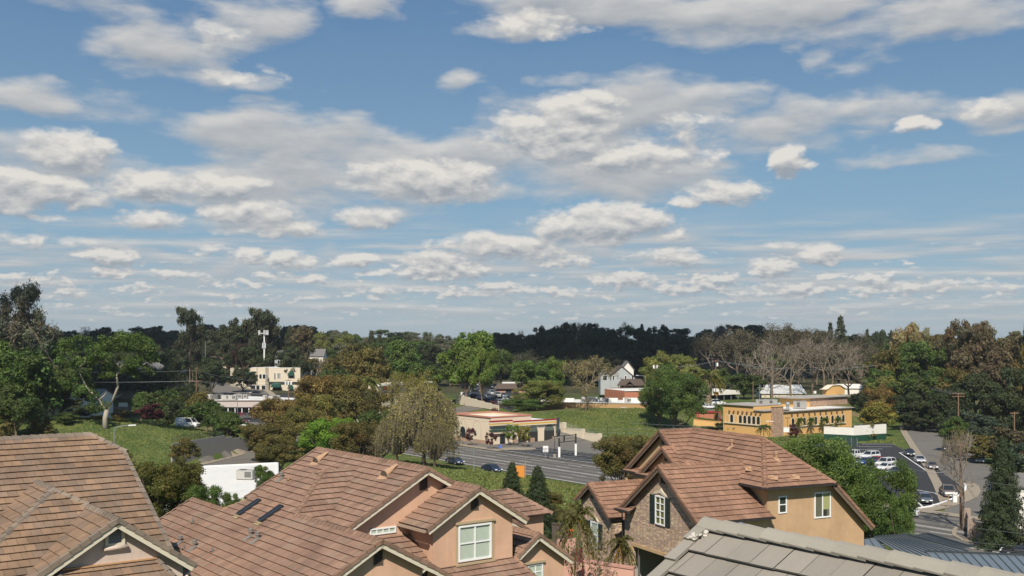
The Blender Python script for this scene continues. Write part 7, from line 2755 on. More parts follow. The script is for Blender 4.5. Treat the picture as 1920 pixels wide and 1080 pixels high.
    for x0, x1, y0, y1 in ((482, 487, 701, 710), (487.5, 493, 701, 710), (494, 500, 701, 710), (501, 504, 701, 710), (514, 517, 699, 712), (520, 523, 699, 710), (523.5, 526, 699, 710), (463, 470, 704, 711), (472, 477, 704, 711)):
        small_window(t, (0, Y - (1.6 if 483 < x0 < 502 else .02), 0), (1, 0, 0), (0, -1, 0), q(x0, 0).x, q(x1, 0).x, q(0, y1).z, q(0, y0).z)
    for x0, x1, y0, y1 in ((492, 500, 722, 732), (482, 489, 722, 733), (468, 478, 722, 733)):
        small_window(t, (0, Y - (1.6 if x0 > 480 else -1.18), 0), (1, 0, 0), (0, -1, 0), q(x0, 0).x, q(x1, 0).x, q(0, y1).z, q(0, y0).z)

    def awn(px, py, w, h, m=awning_green, d=1.2):
        mb = MB()
        c = q(px, py)
        n = 8
        A = [c + Vector((w / 2 * math.cos(math.pi * i / n), 0, h * math.sin(math.pi * i / n))) for i in range(n + 1)]
        Bv = [c + Vector((w / 2 * math.cos(math.pi * i / n) * .98, -d, -.2 + h * .55 * math.sin(math.pi * i / n))) for i in range(n + 1)]
        for i in range(n):
            mb.poly([A[i], A[i + 1], Bv[i + 1], Bv[i]])
        mb.poly(Bv)
        mb.build('awning', m, t)
    awn(546, 703, 2.6, 1.7)
    awn(545, 728, 2.2, 1.5)
    awn(518, 725, 4.0, 1.8, d=2.0)
    panel(t, (0, Y + 1.2, 0), (1, 0, 0), (0, -1, 0), q(511, 0).x, q(525, 0).x, z0, q(0, 726).z, hole, 'entrance')
    panel(t, (0, Y, 0), (1, 0, 0), (0, -1, 0), q(460, 0).x, q(478, 0).x, q(0, 701).z, q(0, 697).z, awning_green, 'awning', 1.0)
    small_window(t, (0, Y - .02, 0), (1, 0, 0), (0, -1, 0), q(543, 0).x, q(550, 0).x, q(0, 709).z, q(0, 704).z)
    mb = MB()
    mb.box(((q(470, 0).x + q(563, 0).x) / 2, Y + 6, zt + .08), ((q(563, 0).x - q(470, 0).x) / 2, 0, 0), (0, 6.05, 0), (0, 0, .06))
    mb.build('roof_edge', white_metal, t)
    # strip mall
    Y = 338
    q2 = lambda px, py, d=0: at(px, py, Y + d)
    P0, P1 = q2(400, 0), q2(541, 0)
    zt, zf = q2(0, 752).z, q2(0, 763.5).z
    p = on(470, Y)
    t = thing('strip_mall', 'low strip mall with a pale mauve fascia and shop windows', 'shops', (P0.x, Y, p.z))
    mb = MB()
    x0 = q2(304, 0).x - 4
    mb.prism([(P0.x, Y, zf), (P1.x, Y, zf), (P1.x, Y + 17, zf), (x0, Y + 42, zf), (x0, Y + 20, zf)], Z * (zt - zf))
    mb.build('fascia', wall_mauve, t)
    mb = MB()
    mb.prism([(P0.x, Y + .4, zt + .01), (P1.x - .4, Y + .4, zt + .01), (P1.x - .4, Y + 16.6, zt + .01), (x0 + .4, Y + 41, zt + .01), (x0 + .4, Y + 20.4, zt + .01)], Z * .05)
    mb.build('roof', white_roof, t)
    mb = MB()
    mb.bar((P0.x, Y - .04, zt + .1), (P1.x, Y - .04, zt + .1), Z, .3, .22)
    mb.bar((x0, Y + 19.9, zt + .1), (P0.x, Y - .04, zt + .1), Z, .3, .22)
    mb.build('roof_edge', trim_brown, t)
    mb = MB()
    mb.prism([(P0.x, Y + 2.2, p.z - .5), (P1.x - .3, Y + 2.2, p.z - .5), (P1.x - .3, Y + 16, p.z - .5), (x0 + 1, Y + 40, p.z - .5), (x0 + 1, Y + 22.4, p.z - .5)], Z * (zf - p.z + .49))
    mb.build('shopfront', mat('shopfront', (.20, .17, .15), .8, .1, .8), t)
    for i in range(8):
        a = q2(430 + i * 13, 0).x
        b = q2(430 + i * 13 + 9, 0).x
        small_window(t, (0, Y + 2.2, 0), (1, 0, 0), (0, -1, 0), a, b, p.z + .4, zf - .4, white_frame, red_band if i == 4 else glass_dark, 'shop_window')
    mb = MB()
    for i in range(9):
        mb.box((q2(427 + i * 13, 0).x, Y + .5, (p.z + zf) / 2), (.12, 0, 0), (0, .12, 0), (0, 0, (zf - p.z) / 2))
    mb.build('column', white_frame, t)
    panel(t, (0, Y, 0), (1, 0, 0), (0, -1, 0), q2(503, 0).x, q2(512, 0).x, q2(0, 772).z, q2(0, 763).z, mat('sign_grey', (.35, .36, .37), .6, .4, 2.), 'hanging_sign', .2)
    for i, (px, d, w_, h) in enumerate(((395, 9, 2.2, 1.5), (404, 8, 2.0, 1.5), (412, 10, 2.4, 1.6), (425, 6, 3.0, 1.4), (436, 5, 2.4, 1.4), (447, 12, 2.6, 1.3), (458, 13, 2.2, 1.2), (498, 6, 1.4, 1.4), (512, 5, 2.6, 1.2), (519, 5, 2.0, 1.3))):
        ac_unit((q2(px, 0, d).x, Y + d, zt + .06), (1, 0, 0), w_, 1.6, h, 'rooftop unit on the strip mall roof', 'rooftop units on the strip mall', ac_dark if i in (1, 2) else None)
    # apartments and houses in the shade behind
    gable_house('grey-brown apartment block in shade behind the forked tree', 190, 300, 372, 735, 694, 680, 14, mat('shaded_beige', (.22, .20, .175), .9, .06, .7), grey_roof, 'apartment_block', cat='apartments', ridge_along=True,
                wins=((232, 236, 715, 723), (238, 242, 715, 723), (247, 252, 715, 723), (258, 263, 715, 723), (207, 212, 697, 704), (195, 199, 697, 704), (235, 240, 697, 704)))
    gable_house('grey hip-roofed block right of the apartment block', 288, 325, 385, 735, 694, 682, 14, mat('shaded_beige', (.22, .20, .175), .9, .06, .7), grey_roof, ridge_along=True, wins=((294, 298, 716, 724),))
    gable_house('small cream house with a brown roof under the dark eucalyptus', 386, 424, 455, 692, 676, 668, 10, wall_cream2, brown_roof, ridge_along=True, wins=((402, 406, 677, 685),))
    gable_house('dark grey house with a grey roof right of the cell tower', 515, 556, 448, 692, 671, 657, 14, wall_grey, grey_roof, ridge_along=True, wins=((520, 524, 675, 684), (530, 534, 675, 684), (543, 547, 675, 684)))
    gable_house('white shed roof peeping out right of the dark grey house', 575, 606, 460, 690, 668, 655, 10, wall_white, grey_roof, ridge_along=True)
    gable_house('white garage in the shade left of the forked tree', 128, 182, 300, 770, 744, 732, 12, wall_white, grey_roof, 'garage', ridge_along=True, wins=((150, 156, 748, 757),))
    gable_house('blue-grey house front glimpsed under the olive trees', 700, 770, 400, 722, 700, 690, 10, wall_grey, grey_roof, ridge_along=True)
    p = on(232, 318)
    t = thing('brown_yard_wall', 'long brown wall in the shade right of the forked tree', 'wall', p)
    mb = MB()
    a, b = on(196, 318), on(312, 318)
    mb.bar(a + Z * 1.2, b + Z * 1.2, Z, .3, 3.4)
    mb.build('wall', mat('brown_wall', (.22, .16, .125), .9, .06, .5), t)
    sign(231, 0, 755, 2.6, 1.2, 'pale sign board in front of the long brown wall', wall_white, Y=312, posts=2)
    # white flat roof below the salmon house, with its air conditioner
    t = thing('white_roofed_building', 'building with a white flat roof left of the salmon house', 'building', (-48, 150, 0))
    z1 = 3.9
    A_, B_, C_, D_ = [Vector((p.x, p.y, 0)) for p in (at(338, 878, 21.1 * F / 243), at(520, 869.5, 21.1 * F / 234.5), at(520, 985, 21.1 * F / 350), at(300, 990, 21.1 * F / 355))]
    mb = MB()
    mb.prism([A_, B_, C_, D_], Z * z1)
    mb.build('wall', wall_white, t)
    mb = MB()
    for p, q in ((A_, B_), (B_, C_), (C_, D_), (D_, A_)):
        mb.bar(p + Z * (z1 + .12), q + Z * (z1 + .12), Z, .35, .24)
    mb.build('roof_edge', white_metal, t)
    mb = MB()
    c = (A_ + B_ + C_ + D_) / 4
    mb.prism([c + (p - c) * .985 + Z * (z1 + .003) for p in (A_, B_, C_, D_)], Z * .05)
    mb.build('roof', white_roof, t)
    Yr = 21.0 * F / (898 - HOR)
    p = Vector(((462 - 960) / F * Yr, Yr, z1 + .06))
    ac_unit(p, (.97, -.1, 0), 2.5, 1.9, 1.25, 'beige air conditioner with a dark opening on the white flat roof')
    Yr = 21.0 * F / (909 - HOR)
    p = Vector(((373 - 960) / F * Yr, Yr, z1 + .05))
    t = thing('roof_ventilator', 'small white ventilator on the white flat roof', 'ventilator', p)
    mb = MB()
    mb.lathe(p, [(.2, 0), (.2, .35), (.32, .4), (.32, .6), (.1, .72)], 12)
    mb.build('cowl', white_metal, t)
    # retaining wall with railing below the mound
    p0, p1 = Vector((wallx(207), 207, 0)), Vector((wallx(234), 234, 0))
    t = thing('concrete_retaining_wall', 'grey concrete retaining wall holding the grassy mound, with a railing on top', 'wall', p0)
    mb = MB()
    n = 9
    tops = []
    for i in range(n):
        a, b = p0.lerp(p1, i / n), p0.lerp(p1, (i + 1) / n)
        h0 = 4.6 - 2.0 * max(0, (i - 5) / 4)
        mb.prism([a - Z, b - Z, b + Z * h0, a + Z * h0], (-.35, .1, 0))
        tops.append(a + Z * h0)
    mb.build('wall', mat('grey_concrete', (.30, .285, .26), .9, .1, .7), t)
    mb = MB()
    for i in range(20):
        a = p0.lerp(p1, i / 19 * .66) + Z * 4.6 + Vector((-.2, 0, 0))
        mb.tube([a, a + Z * 1.3], .03, 5)
        if i:
            mb.tube([pa + Z * 1.28, a + Z * 1.28], .03, 4)
            mb.tube([pa + Z * .3, a + Z * .3], .02, 4)
            for k in range(6):
                e = pa.lerp(a, k / 6)
                mb.tube([e + Z * .3, e + Z * 1.28], .012, 3)
        pa = a
    mb.build('railing', dark_metal, t)
    # canopy building and white buildings behind the restaurant
    Y = 332
    P0, P1 = on(1312, Y), on(1392, Y + 10)
    t = thing('canopy_shop', 'flat white-roofed shop with a deep dark canopy behind the palms', 'shop', P0)
    zt, zb = 25 - (734 - HOR) / F * Y, 25 - (742 - HOR) / F * Y
    u, bk = block(t, P0, P1, 14, zb, zt, wall_white, 'roof')
    mb = MB()
    mb.prism([Vector((p.x, p.y, P0.z - 1)) + bk * 3 for p in (P0, P1)] + [Vector((p.x, p.y, P0.z - 1)) + bk * 13 for p in (P1, P0)], Z * (zb - P0.z + .98))
    mb.build('wall', mat('dark_shopfront', (.05, .05, .05), .7, .2, 1.), t)
    mb = MB()
    for i in range(6):
        c = Vector((P0.x, P0.y, 0)).lerp(Vector((P1.x, P1.y, 0)), (i + .5) / 6) + bk * .4
        mb.tube([c + Z * (P0.z - .5), c + Z * zb], .09, 6)
    mb.build('column', steel, t)
    gable_house('long white building with a pale metal roof behind the bare trees', 1428, 1510, 352, 752, 738, 724, 14, wall_cream2, mat('pale_metal_roof', (.48, .48, .46), .6, .06, .5), 'building', ridge_along=True, cat='building', wins=((1452, 1455, 742, 747), (1480, 1484, 742, 747)))
    gable_house('small white building at the right of the bare trees', 1578, 1618, 372, 744, 728, 722, 10, wall_white, white_roof, 'building', ridge_along=True, cat='building')
    # metal-roofed house and block wall, lower right
    t = thing('metal_roofed_house', 'house with blue-grey standing-seam metal roofs, lower right', 'house', (34, 88, 5))
    seam = mat('blue_grey_metal', (.175, .20, .215), .38, .05, .4, metal=.25, spec=.5)
    mb, sb = MB(), MB()

    def mroof(pts, d, n, lw=.05):
        """plane with raised seams running along d"""
        P = [Vector(p) for p in pts]
        mb.poly(P)
        nn = (P[1] - P[0]).cross(P[2] - P[0]).normalized()
        if nn.z < 0: nn = -nn
        for i in range(n + 1):
            a = P[0].lerp(P[1], i / n)
            b = P[3].lerp(P[2], i / n)
            sb.bar(a + nn * .03, b + nn * .03, nn, lw, .06)
    Y0 = 82
    q = lambda px, py, Y=Y0: at(px, py, Y)
    mroof([q(1639, 1008), q(1701, 1003.5), q(1812, 1034, 78), q(1705, 1050, 76)], None, 12)
    mroof([q(1716, 1006, 84), q(1739, 1001.5, 84), q(1822, 1026, 80), q(1800, 1031, 79.5)], None, 5)
    mroof([q(1735, 1034.5, 75), q(1935, 1042, 75), q(1990, 1100, 66), q(1790, 1092, 66)], None, 12)
    mroof([q(1610, 1013, 81), q(1639, 1008), q(1680, 1050, 76), q(1600, 1040, 77)], None, 3)
    mb.poly([q(1701, 1003.5), q(1639, 1008), q(1650, 1020, 92), q(1730, 1016, 92)])
    ro = mb.build('roof', seam, t)
    sb.build('seams', mat('seam_metal', (.10, .115, .125), .4, .05, .4, metal=.25), ro)
    mb = MB()
    for a, b in ((q(1639, 1007.6), q(1701, 1003)), (q(1701, 1003), q(1814, 1034.2, 78)), (q(1739, 1001, 84), q(1823, 1026, 80)), (q(1735, 1034, 75), q(1935, 1041.5, 75)), (q(1716, 1005.6, 84), q(1739, 1001, 84))):
        mb.bar(a + Z * .05, b + Z * .05, Z, .16, .1)
    mb.build('ridge_cap', mat('dark_ridge_metal', (.05, .06, .065), .45, .05, .4, metal=.2), ro)
    mb = MB()
    mb.prism([q(1650, 1012, 83) - Z * 1.2, q(1800, 1040, 79) - Z * 1.2, q(1960, 1050, 74) - Z * 1.6, q(1990, 1110, 67) - Z * 1.6, q(1680, 1110, 72) - Z * 1.6], -Z * 4)
    mb.build('wall', stucco_buff, t)
    a, b = G(1821, 1012), G(1925, 1030)
    t = thing('block_wall', 'pinkish block wall with square pillars at the junction corner', 'wall', a)
    zt = 25 - (971 - HOR) / F * a.y
    mb = MB()
    d = (b - a).normalized()
    sd_ = Vector((-d.y, d.x, 0))
    bm = mat('pinkish_block', (.34, .25, .195), .95, .14, 2.2, bump=.5, bscale=5.)
    n = 3
    for i in range(n):
        p, q_ = a.lerp(b, i / n), a.lerp(b, (i + 1) / n)
        mb.bar(p + Z * (1.05 - .05 * i), q_ + Z * (1.05 - .05 * i), Z, .25, 2.5)
    bk0 = a + Vector((2.7, 7.5, 0))
    mb.bar(a + Z * 1.05, bk0 + Z * 1.05, Z, .25, 2.5)
    mb.build('wall', bm, t)
    mb = MB()
    for c in (a, a.lerp(b, 1 / 3), a.lerp(b, 2 / 3), b, bk0):
        mb.box(c + Z * 1.2, d * .3, sd_ * .3, Z * 1.5)
    mb.build('pillar', mat('pale_block', (.42, .32, .25), .95, .1, 2.), t)
    gable_house('small pale house cut off by the right edge, beside the dark conifer', 1903, 1990, 140, 960, 912, 896, 8, wall_white, grey_roof, ridge_along=True)
    # pink patio wall, pot, wooden fence by the stone house
    f = Fr(25)
    a, b = at(1030, 1044, 60.5), at(1188, 1068, 58.5)
    t = thing('pink_patio_wall', 'low pink patio wall in front of the stone house', 'wall', a)
    mb = MB()
    mb.prism([(a.x, a.y, 8), (b.x, b.y, 8), (b.x, b.y, b.z), (a.x, a.y, a.z)], (.1, .3, 0))
    mb.build('wall', wall_pink, t)
    mb = MB()
    mb.bar(a + Vector((.05, .15, .05)), b + Vector((.05, .15, .05)), Z, .42, .1)
    mb.build('coping', mat('pink_coping', (.46, .24, .19), .9, .1, 2.), t)
    a, b = at(1044, 1013, 68), at(1079, 1011, 67)
    t = thing('pink_terrace_wall', 'small pink terrace wall with an orange pot on it', 'wall', a)
    mb = MB()
    mb.prism([(a.x, a.y, 8), (b.x, b.y, 8), (b.x, b.y, b.z), (a.x, a.y, a.z)], (.1, .4, 0))
    mb.build('wall', wall_pink, t)
    p = at(1068, 1008, 67.4)
    t = thing('flower_pot', 'bright orange clay pot on the pink terrace wall', 'pot', (p.x, p.y + .2, p.z))
    mb = MB()
    mb.lathe((p.x, p.y + .2, p.z), [(.17, 0), (.24, .36), (.28, .38), (.28, .46), (.22, .46), (.2, .3)], 16)
    mb.build('pot', mat('orange_clay', (.55, .13, .04), .7, .06, 3.), t, True)
    a, b = at(1036, 983, 72), at(1073, 986, 70)
    t = thing('wooden_fence', 'dark weathered wooden fence beside the dark conifer', 'fence', a)
    mb = MB()
    for i in range(9):
        p, q_ = a.lerp(b, i / 9), a.lerp(b, (i + .93) / 9)
        mb.bar(p - Z * .9, q_ - Z * .9, Z, .04, 1.9 + .04 * (i % 3))
    mb.bar(a - Z * -.06, b + Z * .06, Z, .12, .1)
    mb.build('boards', mat('weathered_wood', (.13, .10, .08), .95, .2, 3.), t)
    p = at(1085, 1066, 58)
    t = thing('garden_chair', 'dark red garden chair against the pink patio wall', 'chair', p)
    mb = MB()
    mb.box(p + Z * .42, (.24, 0, 0), (0, .22, 0), Z * .025)
    mb.box(p + Vector((0, .2, .75)), (.24, 0, 0), (0, .02, .02), Z * .3)
    for i in (-1, 1):
        for k in (-1, 1):
            mb.tube([p + Vector((.2 * i, .18 * k, -.3)), p + Vector((.2 * i, .18 * k, .42))], .02, 5)
    mb.build('frame', mat('dull_red_metal', (.14, .03, .028), .6, .1, 3.), t)
    # orange sign panel on the verge, seen from behind
    p = on(970, 188)
    t = thing('orange_panel', 'blank orange panel on wooden posts beside the boulevard', 'sign', p)
    zt, zb = 25 - (873 - HOR) / F * 188, 25 - (897 - HOR) / F * 188
    mb = MB()
    mb.box((p.x, 188, (zt + zb) / 2), (1.25, .15, 0), (0, .03, 0), (0, 0, (zt - zb) / 2))
    mb.build('panel', mat('orange_sheet', (.62, .24, .04), .7, .08, 1.), t)
    for k in (-1, 1):
        mb = MB()
        x = p.x + 1.4 * k
        mb.tube([(x, 188 + .15 * k, hgt(x, 188)), (x + .02, 188, zt + .9)], .09, 6)
        mb.build('post', mat('raw_wood', (.36, .24, .15), .9, .15, 3.), t)


def pole(px, py, top, label, Y=None, arms=((.4, 2.2),), cans=(), m=None, r=.16, lean=0., grp=None, base=None):
    p = base or (on(px, Y) if Y else G(px, py))
    h = ZC - (top - HOR) / F * p.y - p.z
    t = thing('utility_pole', label, 'utility pole', p, grp)
    e = p + Vector((lean, 0, h))
    mb = MB()
    mb.tube([p - Z * .3, e], [r, r * .7], 8)
    mb.build('pole', m or pole_wood, t)
    for dz, w in arms:
        mb = MB()
        mb.box(e - Z * dz, (w / 2, w * .1, 0), (0, .07, 0), (0, 0, .08))
        for k in (-.45, -.2, .2, .45):
            mb.tube([e - Z * dz + Vector((w * k, w * .2 * k, .08)), e - Z * dz + Vector((w * k, w * .2 * k, .3))], .05, 6)
        mb.build('crossarm', m or pole_wood, t)
    for dz, dx in cans:
        mb = MB()
        mb.lathe(e + Vector((dx, -.2, -dz)), [(.28, 0), (.3, .05), (.3, .9), (.2, 1.0), (.06, 1.15)], 12)
        mb.build('transformer', white_metal, t)
    return e


def wire(a, b, label, sag=1.0, r=.03, grp='overhead wires', m=None):
    a, b = Vector(a), Vector(b)
    pts = [a.lerp(b, i / 12) - Z * sag * 4 * (i / 12) * (1 - i / 12) for i in range(13)]
    mb = MB()
    mb.tube(pts, r, 4, caps=False)
    tag(mb.build('wire', m or mat('wire_grey', (.30, .31, .32), .5, .05, 1., metal=.3), None, origin=a), label, 'wire', grp)


def poles_and_lamps():
    lamp(214, 830, 803, 'grey street lamp with a short arm above the brown roof ridge', arm=1.7, Y=120)
    lamp(888.6, 888, 826, 'thin grey lamp pole at the near edge of the boulevard', Y=190, m=steel)
    lamp(1040, 859, 818, 'dark lamp pole on a concrete base in the forecourt', base=True, m=dark_metal)
    lamp(1139, 836, 795, 'dark lamp pole at the foot of the grassy slope', m=dark_metal)
    lamp(1210, 748, 706, 'grey street lamp left of the round green tree', arm=-2.2, Y=330)
    lamp(1424, 792, 720, 'tall grey lamp pole behind the restaurant roof', Y=305, r=.09)
    lamp(1443, 812, 790, 'wooden pole with two pale lamps before the left wing', double=True, m=pole_wood, Y=262)
    lamp(445, 815, 738, 'tall grey lamp mast at the strip mall entrance', arm=3.6, Y=320, r=.12)
    sign(1023, 863, 836, 1.1, 1.3, 'white road sign on a pole at the edge of the boulevard', white_metal, text=dark_metal, Y=222)
    sign(938, 843, 834, .75, 1.0, 'small blue parking sign before the service station', mat('sign_blue', (.08, .15, .5), .6, .05, 1.), Y=243)
    sign(1343, 742, 735, 1.4, 1.0, 'small orange sign on the pole under the canopy roof', mat('sign_orange', (.75, .33, .04), .6, .05, 1.), Y=318)
    sign(1474, 818, 801, 1.3, 1.2, 'white double sign board right of the stone pier', white_metal, pole_wood, Y=258, posts=1)
    sign(1528, 748, 733, .8, .8, 'small white sign among the bare trees', white_metal, Y=330)
    p = G(1790, 943)
    t = thing('white_gate_post', 'white angled post at the corner of the parking lot', 'post', p)
    mb = MB()
    mb.box(p + Z * .65, (.3, 0, 0), (0, .2, 0), Z * .75)
    mb.box(p + Vector((-.55, 0, 1.5)), (.95, 0, 0), (0, .15, 0), Z * .14)
    mb.build('post', white_metal, t)
    p = G(1775, 953)
    t = thing('wooden_stake', 'pale leaning wooden stake before the white kerb', 'stake', p)
    mb = MB()
    mb.tube([p, p + Vector((.35, 0, 1.9))], .06, 5)
    mb.build('stake', mat('raw_wood', (.36, .24, .15), .9, .15, 3.), t)
    e = {}
    e['l'] = pole(368, 790, 688, 'weathered utility pole left of the strip mall, with double crossarm', Y=300, arms=((4.0, 3.2),))
    e['m'] = pole(1342, 760, 675, 'brown utility pole with a white transformer beside the shaggy palms', Y=320, arms=((.3, 2.2),), cans=((1.9, .45),))
    e['r'] = pole(1797, 800, 737, 'tall red-brown utility pole with broad crossarms in the right wood', Y=265, arms=((.15, 3.4), (.85, 3.4)), r=.2)
    e['r2'] = pole(1705, 0, 703, 'utility pole with transformer standing in the right wood', Y=330, arms=((.5, 2.0),), cans=((1.8, -.3),))
    e['r3'] = pole(1642, 0, 684, 'plain pole among the trees right of the restaurant', Y=350, arms=((.3, 1.5),))
    e['g'] = pole(1412, 0, 714, 'wooden pole behind the restaurant roof', Y=320, arms=())
    e['f'] = pole(1801, 985, 832, 'short wooden pole behind the bare street tree', Y=140, arms=((.2, 1.2),))
    e['n'] = pole(1902, 0, 772, 'thin dark pole near the right edge with a small arm', Y=210, arms=((.3, 1.8),))
    e['c'] = pole(979, 772, 697, 'utility pole with transformers behind the yellow-green tree', Y=345, arms=((.3, 1.8),), cans=((1.0, .4), (1.0, -1.2)))
    e['d'] = pole(655, 0, 672, 'thin pole with a white box above the olive trees', Y=330, arms=((.2, 1.2),), cans=((1.5, .0),))
    e['s'] = pole(541, 0, 712, 'pole with transformers in front of the motel', Y=335, arms=((.3, 1.8),), cans=((1.6, -.9), (1.6, .0), (1.6, .9)))
    e['k'] = pole(385, 0, 640, 'thin pale pole beside the pencil cypress', Y=420, arms=(), m=steel, r=.12)
    e['x'] = pole(1228, 0, 684, 'pole with white transformers inside the yellow-green tree', Y=345, arms=((.3, 2.0),), cans=((1.2, .7), (1.2, -.4)))
    e['y'] = pole(1477, 818, 783, 'short dark pole with a crossarm right of the stone pier', Y=258, arms=((.1, 1.3),), r=.1)
    off = lambda v, x, z=0: v + Vector((x, 0, z))
    for i, (dx, dz) in enumerate(((-1.2, -3.9), (1.2, -3.9), (0, -1.0))):
        wire(off(e['l'], dx, dz), off(e['s'], dx * .5, -.3 + dz * .1), 'thin wire from the strip mall pole to the motel pole', 1.2, .028)
        wire(off(e['l'], dx, dz), (-170, 260, 21 + dz * .8), 'thin wire running left from the strip mall pole', 1.6, .028)
    for i, dx in enumerate((-.9, 0, .9)):
        wire(off(e['m'], dx, -.2), off(e['r3'], dx * .7, -.2), 'thin wire between the palm pole and the right wood', 2.0, .026)
        wire(off(e['m'], dx, -.2), off(e['x'], dx * .7, -.2), 'thin wire between the two transformer poles', 1.0, .026)
        wire(off(e['r'], dx * 1.6, -.1), off(e['r2'], dx, -.4), 'thin wire between the poles of the right wood', 1.0, .026)
    wire(at(850, 782, 245), at(1235, 815, 175), 'pale wire crossing in front of the service station roof', .6, .022)
    wire(at(940, 795, 240), at(1330, 800, 210), 'pale wire crossing the forecourt and grassy slope', .8, .022)
    wire(at(1180, 793, 240), at(1600, 800, 235), 'pale wire across the front of the restaurant', .6, .022)
    for i, (y0, y1) in enumerate(((846, 912), (936, 1000), (976, 1020), (984, 1032))):
        wire(at(1560, y0 - 6, 150), at(1990, y1 + 8, 112), 'thin wire slanting across the junction at lower right', .8, .016)
    # cell tower
    p = on(495.5, 432)
    Y = 432
    zt = 25 - (621 - HOR) / F * Y
    t = thing('cell_tower', 'white cell tower mast with antenna panels behind the motel', 'cell tower', p)
    mb = MB()
    mb.tube([p, (p.x, Y, zt)], [.40, .26], 12)
    mb.build('mast', white_metal, t)
    mb = MB()
    za = 25 - (625 - HOR) / F * Y
    mb.bar((p.x - 2.2, Y, za), (p.x + 1.5, Y, za), Z, .18, .22)
    mb.bar((p.x, Y - 1.4, za), (p.x, Y + 1.4, za), Z, .18, .22)
    mb.build('arm', white_metal, t)
    for dx, dy in ((-2.2, 0), (-1.9, .4), (.0, -.5), (1.0, .2), (1.5, 0), (.45, -.4)):
        mb = MB()
        mb.box((p.x + dx, Y + dy, za + .3), (.16, 0, 0), (0, .12, 0), (0, 0, .95))
        mb.build('antenna', mat('antenna_grey', (.55, .56, .57), .5, .05, 1.), t)
    zb = 25 - (648 - HOR) / F * Y
    for dx in (-.55, .0, .55):
        mb = MB()
        mb.box((p.x + dx, Y - .45, zb), (.17, 0, 0), (0, .12, 0), (0, 0, 1.1))
        mb.build('antenna', mat('antenna_grey', (.55, .56, .57), .5, .05, 1.), t)


# ---------------------------------------------------------------- vehicles
def paintmat():
    M = bpy.data.materials.new("car_paint")
    M.use_nodes = True
    T = NT(M.node_tree)
    out = T.n('ShaderNodeOutputMaterial')
    oi = T.n('ShaderNodeObjectInfo')
    p = T.n('ShaderNodeBsdfPrincipled', Roughness=.35)
    p.inputs['Coat Weight'].default_value = .7
    p.inputs['Coat Roughness'].default_value = .06
    T.t.links.new(oi.outputs['Color'], p.inputs['Base Color'])
    T.ln(p, 0, out, 0)
    return M


PAINT = paintmat()
tyre = mat('tyre_rubber', (.018, .018, .018), .85, .05, 2.)
rim = mat('wheel_rim', (.45, .45, .46), .35, .03, 2., metal=.6)
lamp_red = mat('tail_lamp', (.40, .012, .012), .25, .03, 2., spec=.5)
lamp_clear = mat('head_lamp', (.70, .72, .74), .15, .03, 2., spec=.6)
plate_m = mat('number_plate', (.6, .6, .6), .5, .03, 2.)
CARS = {}
# side outline: hood and boot heights, then cabin (x along the car, front positive)
CAR_SPEC = {
    'sedan': dict(L=4.7, W=1.80, belt=.92, roof=1.42, hood=.84, trunk=.96, cab=(-1.75, -1.15, .35, 1.15), ends=(.66, .60)),
    'hatch': dict(L=4.2, W=1.74, belt=.95, roof=1.48, hood=.90, trunk=.98, cab=(-2.02, -1.65, .30, 1.05), ends=(.72, .62)),
    'suv': dict(L=4.7, W=1.86, belt=1.10, roof=1.75, hood=1.02, trunk=1.1, cab=(-2.25, -1.95, .35, 1.0), ends=(.8, .72)),
    'pickup': dict(L=5.4, W=1.95, belt=1.12, roof=1.82, hood=1.06, trunk=1.1, cab=(-.75, -.55, .75, 1.25), ends=(.85, .8)),
    'van': dict(L=5.5, W=2.0, belt=1.25, roof=2.2, hood=1.12, trunk=1.25, cab=(-2.7, -2.6, 1.1, 1.9), ends=(.9, .8)),
}


